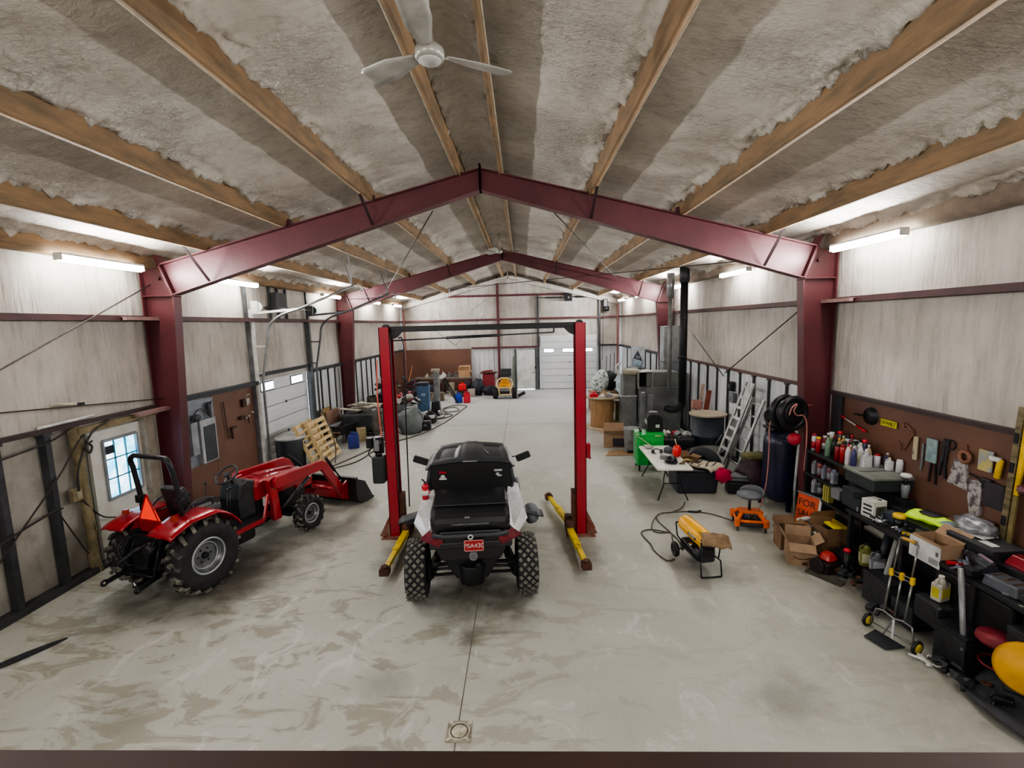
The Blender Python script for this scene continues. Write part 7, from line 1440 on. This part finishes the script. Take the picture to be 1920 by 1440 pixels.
# jugs and things under the bench
jg = [('#7a7d3f', 'olive yellow oil jug under the far end of the bench'), ('#6e7078', 'grey and black oil jug under the far end of the bench')]
for i, (c, lab) in enumerate(jg): bottle(lab, (4.93, 6.62 - i * .22, .24), .34, .075, mat('jug' + c, c, .4), BLACK, 'jug', 'jug', 'oil_jug', None, mat('label cream', '#c2c4a4', .6) if i == 0 else mat('label silver', '#b0b3b8', .5), -.4)
one(MB().cyl((0, 0, 0), (.18, .1, .48), .06, .05, 12), 'dark_cylinder', 'dark slanting cylinder under the bench behind the oil jugs', 'cylinder', mat('slate cylinder', '#363b42', .5), (5.0, 6.45, .25)).location = (5.08, 6.55, .25)
bottle('white and yellow washer fluid jug hanging below the bench edge', (4.83, 5.30, .52), .30, .075, mat('creamy jug', '#c6c4b8', .5), mat('cream cap', '#d8d5c8', .5), 'jug', 'jug', 'fluid_jug', None, mat('yellow label', '#cfc24a', .5), .3)
one(MB().rbox((0, 0, .14), (.34, .34, .28), .03), 'black_crate', 'black crate under the fluid jug', 'crate', BLACKP, (4.84, 5.30, .235))
for i, (y, h, lab) in enumerate(((4.3, .5, 'dark bin under the near bench end'), (3.75, .45, 'dark bin at the very end under the bench'))): closedbox(lab, (4.98, y, .24), .05, .34, .44, h, BLACKP, 'dark_bin', 'bin')
# hand truck
t = thing('hand_truck', 'folding steel hand truck with yellow clamps and wheels before the bench', 'hand truck', (4.32, 5.32, 0), math.radians(-72))
ST = mat('brushed tube', '#8f918f', .3, .7)
for s in (-1, 1):
    MB().tube([(s * .115, .02, .28), (s * .115, .10, .80)], .013, 8).build('lower_tube', ST, t); MB().tube([(s * .10, .10, .78), (s * .10, .17, 1.20)] if s else [], .011, 8).build('upper_tube', ST, t)
mb = MB(); mb.tube([(-.10, .17, 1.19), (-.09, .17, 1.22), (.09, .17, 1.22), (.10, .17, 1.19)], .012, 8); mb.build('top_bar', ST, t); mb = MB(); mb.cyl((-.07, .17, 1.225), (.07, .17, 1.225), .018, seg=10); mb.build('yellow_grip', mat('ochre grip', '#c99a3a', .5), t)
mb = MB(); [mb.cyl((-.14, .10, z), (.14, .10, z), .008, seg=6) for z in (.76, .81)]; mb.cyl((0, .03, .30), (0, .10, .80), .011, seg=8); mb.build('cross_rods', ST, t)
for x in (-.115, 0, .115): MB().rbox((x, .10, .785), (.045, .05, .09), .015).build('clamp', YEL, t)
mb = MB(); mb.tube([(-.24, .0, .12), (-.20, .02, .28), (-.115, .02, .30), (0, .02, .27), (.115, .02, .30), (.20, .02, .28), (.24, 0, .12)], .012, 8); mb.cyl((-.26, 0, .09), (.26, 0, .09), .010, seg=8); mb.bar((0, .02, .27), (-.05, -.06, .06), .02, .01); mb.bar((0, .02, .27), (.05, -.06, .06), .02, .01); mb.build('axle_frame', ST, t)
mb = MB(); mb.prism([(-.17, 0), (.17, 0), (.13, -.24), (-.13, -.24)], .012, 'xy', (0, -.02, .025)); mb.build('toe_plate', DGREY, t)
for s in (-1, 1): mb = MB(); mb.torus((s * .28, 0, .088), .068, .02, 'x', 26, 8); w = mb.build('wheel_tyre', BLACK, t); mb = MB(); mb.lathe([(.0, -.025), (.05, -.022), (.062, -.01), (.062, .01), (.05, .022), (0, .025)], (s * .28, 0, .088), axis='x', seg=20); mb.build('wheel_hub', mat('dull yellow hub', '#c4b045', .5), t)
# floor junk in front of the rack
t = thing('sale_sign', 'orange and black FOR SALE sign propped against the rack', 'sign', (4.98, 8.18, .10), rot=(math.radians(-8), 0, math.radians(-68)), scale=.88)
MB().box((0, 0, .34), (.50, .012, .66)).build('panel', mat('sign orange', '#c7502a', .5, 0, '#b8451f', 3), t); MB().box((.23, -.008, .34), (.05, .006, .66)).build('white_edge', WHITE, t); MB().box((0, 0, .69), (.56, .02, .03)).build('top_rail', GREY, t)
textobj('FOR', .20, BLACK, t, (-.04, -.009, .50), (math.radians(90), 0, 0)); textobj('SALE', .20, BLACK, t, (-.04, -.009, .28), (math.radians(90), 0, 0), sx=.9)
MB().box((-.02, -.009, .07), (.4, .004, .1)).build('amber_panel', mat('amber panel', '#c98a3a', .5), t)
closedbox('grey rack base crate behind the sale sign', (5.25, 8.2, .30), 0, .3, .34, .25, BLACKP, 'dark_crate', 'crate')
t = cbox('tall open brown carton holding a bright yellow cover', (4.95, 7.45, 0), math.radians(4), .38, .36, .50, flaps=(1, 0, 0, 1), m=mat('mid brown cardboard', '#86684a', .8), fa=(100, 0, 0, 95))  # carton in plain mid-brown cardboard
t2 = thing('yellow_cover', 'bright yellow oblong cover lying on the tall open carton', 'cover', (4.95, 7.45, .515), math.radians(0), rot=(.05, .1, .1)); MB().rbox((0, 0, .015), (.26, .44, .035), .10, seg=5).build('lid', mat('vivid yellow', '#f2dc17', .4, coat=.2), t2); MB().rbox((0, 0, .035), (.16, .12, .012), .04, seg=4).build('grip_recess', YEL, t2)
t = cbox('open brown carton with a smiling curved mark in front of the junk', (4.32, 7.22, 0), math.radians(-20), .36, .34, .36, fa=(55, 35, -35, 70)); mb = MB(); mb.tube([(-.11, -.175, .14), (-.05, -.175, .115), (.04, -.175, .115), (.11, -.175, .145)], .007, 5); mb.box((.05, -.175, .045), (.07, .006, .05)); mb.build('printed_mark', mat('print brown', '#4b3422', .7), t)
cbox('second open carton behind the smiling carton', (4.42, 7.72, 0), math.radians(-6), .34, .30, .34, m=mat('darker cardboard', '#7d6047', .8), fa=(70, 50, 80, 60))
jm = [mat('bottle green glass', '#5e6b58', .3), WHITE, mat('smoky plastic', '#555c5f', .3), BLACK, mat('umber rag', '#4a3b36', .8)]
for k, (x, y, z, e, n, sd, lab) in enumerate(((4.62, 8.12, 0, (.18, .16, .16), 16, 71, 'cluster of clear bottles and scrap at the foot of the compressor'), (4.82, 7.88, 0, (.16, .18, .26), 18, 72, 'mixed glass and white bottles heaped by the sale sign'), (4.68, 7.52, 0, (.16, .16, .28), 16, 73, 'dark junk with silver bits beside the second carton'), (4.78, 6.98, 0, (.18, .2, .14), 16, 74, 'dark hoses and scrap on the floor behind the red engine'), (4.72, 6.5, 0, (.14, .3, .10), 16, 75, 'dark scrap on the slab below the oil jugs'), (4.60, 5.75, 0, (.12, .2, .10), 10, 76, 'low black scrap behind the hand truck'), (4.62, 4.55, 0, (.18, .4, .10), 20, 77, 'black tools on the floor along the near bench'))):
    tag(one(clutter(sd, n, e, jm if k < 3 else [BLACK, BLACKP, DGREY, RUST], .04, .10), 'floor_scrap', lab, 'scrap', jm if k < 3 else [BLACK, BLACKP, DGREY, RUST], (x, y, z)), kind='stuff')
for k, (dx, dy, c, lab) in enumerate(((0, 0, '#cfd0c8', 'white capped bottle lying on the heap by the sale sign'), (.12, -.12, '#7b8272', 'green glass bottle lying on the heap by the sale sign'))):
    b = bottle(lab, (4.72 + dx, 7.98 + dy, .34), .26, .04, mat('b1' + c, c, .3), WHITE, 'round', 'bottle', 'loose_bottle'); b.rotation_euler = (math.radians(60), 0, .6 + k)
t = thing('small_engine', 'red topped small engine on the slab under the bench end', 'engine', (4.52, 6.88, 0), math.radians(20)); mb = MB(); mb.rbox((0, 0, .10), (.30, .26, .18), .04); mb.cyl((-.14, 0, .14), (-.20, 0, .14), .11, seg=18); mb.build('block', mat('engine dark', '#2a1e20', .5, .2), t); MB().rbox((.04, 0, .24), (.22, .20, .12), .06, seg=4, taper=.8).build('red_cowl', mat('engine red', '#b3281f', .4, coat=.2), t, bevel=.01); mb = MB(); mb.cyl((.16, -.1, .1), (.2, -.16, .12), .03); mb.build('chrome_cap', CHROME, t)
one(MB().rbox((0, 0, .02), (.5, .14, .035), .01), 'floor_board', 'flat dark board on the slab in front of the small engine', 'board', mat('dark board', '#4c463c', .8), (4.40, 6.70, 0), math.radians(-58))
t = thing('black_post', 'black post with a round red cap beside the small engine', 'post', (4.72, 6.72, 0)); MB().cyl((0, 0, 0), (0, 0, .40), .04, seg=10).build('post', BLACK, t); MB().ball((0, 0, .42), (.05, .05, .035)).build('red_cap', REDP, t)
one(MB().rbox((0, 0, .11), (.18, .02, .24), .005), 'white_card', 'white card standing behind the orange stool', 'card', PAPER, (4.42, 8.52, .0), .7)
# near right corner: red stool, yellow object, grey mat, silver bits
t = thing('red_stool', 'dark red padded stool under the near bench end', 'stool', (4.80, 4.55, 0)); MB().lathe([(0, .50), (.17, .50), (.20, .53), (.19, .57), (0, .58)], seg=26).build('seat', mat('oxblood vinyl', '#7c1526', .5, 0, '#641020', 5), t); MB().cyl((0, 0, .05), (0, 0, .5), .03).build('post', GREY, t)
for k in range(4): a = k * PI / 2 + .4; MB().bar((0, 0, .12), (.22 * math.cos(a), .22 * math.sin(a), .03), .03).build('leg', DGREY, t)
mb = MB(); mb.torus((0, 0, .28), .15, .012, 'z', 24, 6); mb.build('foot_ring', mat('dull crimson ring', '#8b2434', .5), t)
t = thing('yellow_shop_fan', 'large amber yellow round cover leaning in front of the near bench end', 'cover', (4.66, 4.16, .52), rot=(math.radians(72), 0, math.radians(-50))); MB().lathe([(0, -.03), (.20, -.025), (.24, 0), (.21, .04), (0, .06)], seg=32).build('disc', mat('amber yellow', '#d39a10', .5, 0, '#b98508', 4), t); MB().cyl((0, 0, -.03), (0, 0, -.08), .06).build('centre_hub', BLACK, t)
MB().rbox((0, -.1, -.1), (.3, .34, .1), .03).build('stand', BLACK, t)
one(MB().grid(lambda u, v: (4.46 + .34 * u - .10 * math.sin(PI * v) * (1 - u), 3.80 + .80 * v, .04 + .04 * math.sin(u * 6 + v * 3) + .12 * u), 14, 20), 'grey_mat', 'grey rubber mat curling off the slab at the near bench corner', 'mat', mat('charcoal mat', '#3b3d42', .7, 0, '#2b2c30', 4), solid=.015)
tag(one(clutter(81, 8, (.10, .10, .03), [CHROME, WHITE], .03, .07), 'silver_bits', 'small heap of silver wrappers on the floor before the bench', 'scrap', [CHROME, WHITE], (4.42, 4.88, 0)), kind='stuff')
one(MB().cyl((0, 0, 0), (.12, -.14, .0), .022, seg=10), 'short_tube', 'short silver tube lying beside the silver wrappers', 'tube', mat('silver tube', '#a9abad', .3, .5), (4.52, 4.78, .03))

for k, (x, y, w, d, h, lab) in enumerate(((4.78, 6.02, .34, .42, .40, 'black bin on the floor left of the fluid jug'), (4.76, 4.88, .36, .36, .44, 'black bin on the floor behind the silver wrappers'), (4.80, 5.62, .30, .32, .30, 'low black bin between the two taller black bins'), (4.84, 6.88, .22, .26, .34, 'narrow black bin beside the small engine'))):
    closedbox(lab, (x, y, 0), .03 * k, w, d, h, BLACKP, 'black_bin', 'bin', lid=BLACK)
for k, (x, y, z, w, d, h, m, lab) in enumerate((
    (5.04, 7.05, ZB + .20, .26, .30, .10, DGREY, 'dark grey socket case on top of the left-end tool case'), (5.42, 7.0 - .02, ZB + .0, .2, .2, .22, mat('ink case', '#24272e', .5), 'ink black radio on the bench under the organizer case'),
    (5.60, 7.35, ZB, .1, .3, .3, BLACKP, 'thin black case upright against the board'), (5.15, 5.92, ZB, .18, .16, .10, DGREY, 'small dark grey case right of the amber capped tub'), (5.22, 6.55, ZB, .20, .22, .12, mat('blue grey case', '#4c5360', .5), 'blue grey box behind the silver fittings'),
    (5.38, 4.98, ZB, .26, .30, .14, BLACKP, 'black tool case left of the red toolbox'), (5.10, 4.46, ZB, .26, .22, .08, mat('pewter case', '#4a4d55', .4, .3), 'pewter drill case on the near bench edge'), (5.22, 3.72, ZB, .3, .4, .10, BLACKP, 'black case at the very near end of the bench'))):
    closedbox(lab, (x, y, z), .15 * (k % 3) - .1, w, d, h, m, 'small_case', 'case')
bm_ = [BLACK, DGREY, GREY, mat('sage scrap', '#6c7466', .5)]
for k, (x, y, e, sd, lab) in enumerate(((5.10, 7.35, (.10, .2, .05), 91, 'black fittings on the bench beside the cloudy jar'), (5.30, 6.38, (.14, .12, .05), 92, 'dark sockets in the middle of the bench'), (5.20, 4.98, (.1, .12, .05), 93, 'dull sockets between the charger and the black tool case'), (5.05, 4.62, (.1, .12, .03), 94, 'bright bits left of the pewter drill case'))):
    tag(one(clutter(sd, 18, e, bm_, .02, .05), 'loose_fittings', lab, 'parts', bm_, (x, y, ZB)), kind='stuff')

pw = mat('powdery grey', '#6f7377', .5)
for k, (x, y, z, w, d, h, m, lab) in enumerate((
    (5.30, 7.05, ZB, .12, .30, .30, mat('smoke grey box', '#4b5156', .5), 'smoke grey parts box under the organizer case'), (5.02, 7.0 + .42, ZB, .14, .18, .16, pw, 'powdery grey tin at the rack end of the bench'),
    (5.56, 6.88, ZB + .0, .12, .16, .2, mat('slate radio', '#3a4048', .5), 'slate radio standing against the brown board'), (5.20, 6.80, ZB, .06, .2, .2, mat('pale green carton', '#8a9484', .6), 'pale green carton behind the white cube carton'),
    (5.22, 6.02, ZB, .10, .2, .08, mat('olive grey tin', '#5f6354', .5), 'olive grey tin between the tub and the vest'), (5.60, 5.95, ZB, .08, .3, .24, mat('rust card box', '#6b4a3c', .7), 'rust coloured card box behind the lime vest'))):
    closedbox(lab, (x, y, z), .1 * (k % 3), w, d, h, m, 'parts_box', 'box')
for k, (x, y, rz) in enumerate(((5.04, 6.95, .4), (5.0, 6.60, -.2), (5.1, 6.05, .8), (5.16, 5.35, .3), (5.02, 5.30, 1.2), (5.0, 4.62, .6))):
    one(MB().bar((0, .12, .02), (0, -.04, .02), .035, .03).bar((0, -.04, .02), (0, -.16, .02), .014, .012), 'screwdriver', 'screwdriver lying near the bench edge', 'screwdriver', [BLUEP, pw, YEL, GREY, REDP, GREY][k], (x, y, ZB), rz, 'screwdrivers along the bench edge')

for k, (dx, dy, c1, c2, sh, lab) in enumerate(((.12, .22, '#d9d9de', '#b3182d', 'can', 'white red-topped can at the back of the organizer case lid'), (.2, .12, '#30324f', '#d8d8dc', 'round', 'navy bottle at the back of the organizer case lid'), (.16, .02, '#dcdce0', '#e1d98a', 'jug', 'white jug with cream cap on the organizer case lid'), (.22, -.1, '#d4d4d8', '#e0e0e0', 'can', 'plain white can on the organizer case lid'))):
    bottle(lab, (5.40 + dx, 7.12 + dy, 1.493), .2 if sh != 'round' else .24, .045, mat('b1' + c1, c1, .35), mat('b2' + c2, c2, .4), sh, 'bottle', 'cleaner_bottle')
for k, (x, y, z, w, d, h, c, lab) in enumerate(((5.10, 5.98, ZB, .14, .12, .05, '#9a9d98', 'pale tin lid box near the white carton'), (5.32, 5.88, ZB, .16, .14, .12, '#3c4046', 'dark drill box behind the white carton'), (5.02, 6.88, ZB, .12, .12, .07, '#85888a', 'light grey box left of the white cube carton'), (5.34, 6.92, ZB, .14, .12, .1, '#565b60', 'mid grey box behind the white cube carton'), (5.48, 4.36, ZB + .24, .12, .16, .06, '#2b2c30', 'black box resting on the red toolbox'), (5.08, 3.98, ZB + .03, .2, .16, .08, '#41444b', 'graphite box in the dark tray'))):
    closedbox(lab, (x, y, z), .25 * (k % 4), w, d, h, mat('bx' + c, c, .5), 'parts_box', 'box')
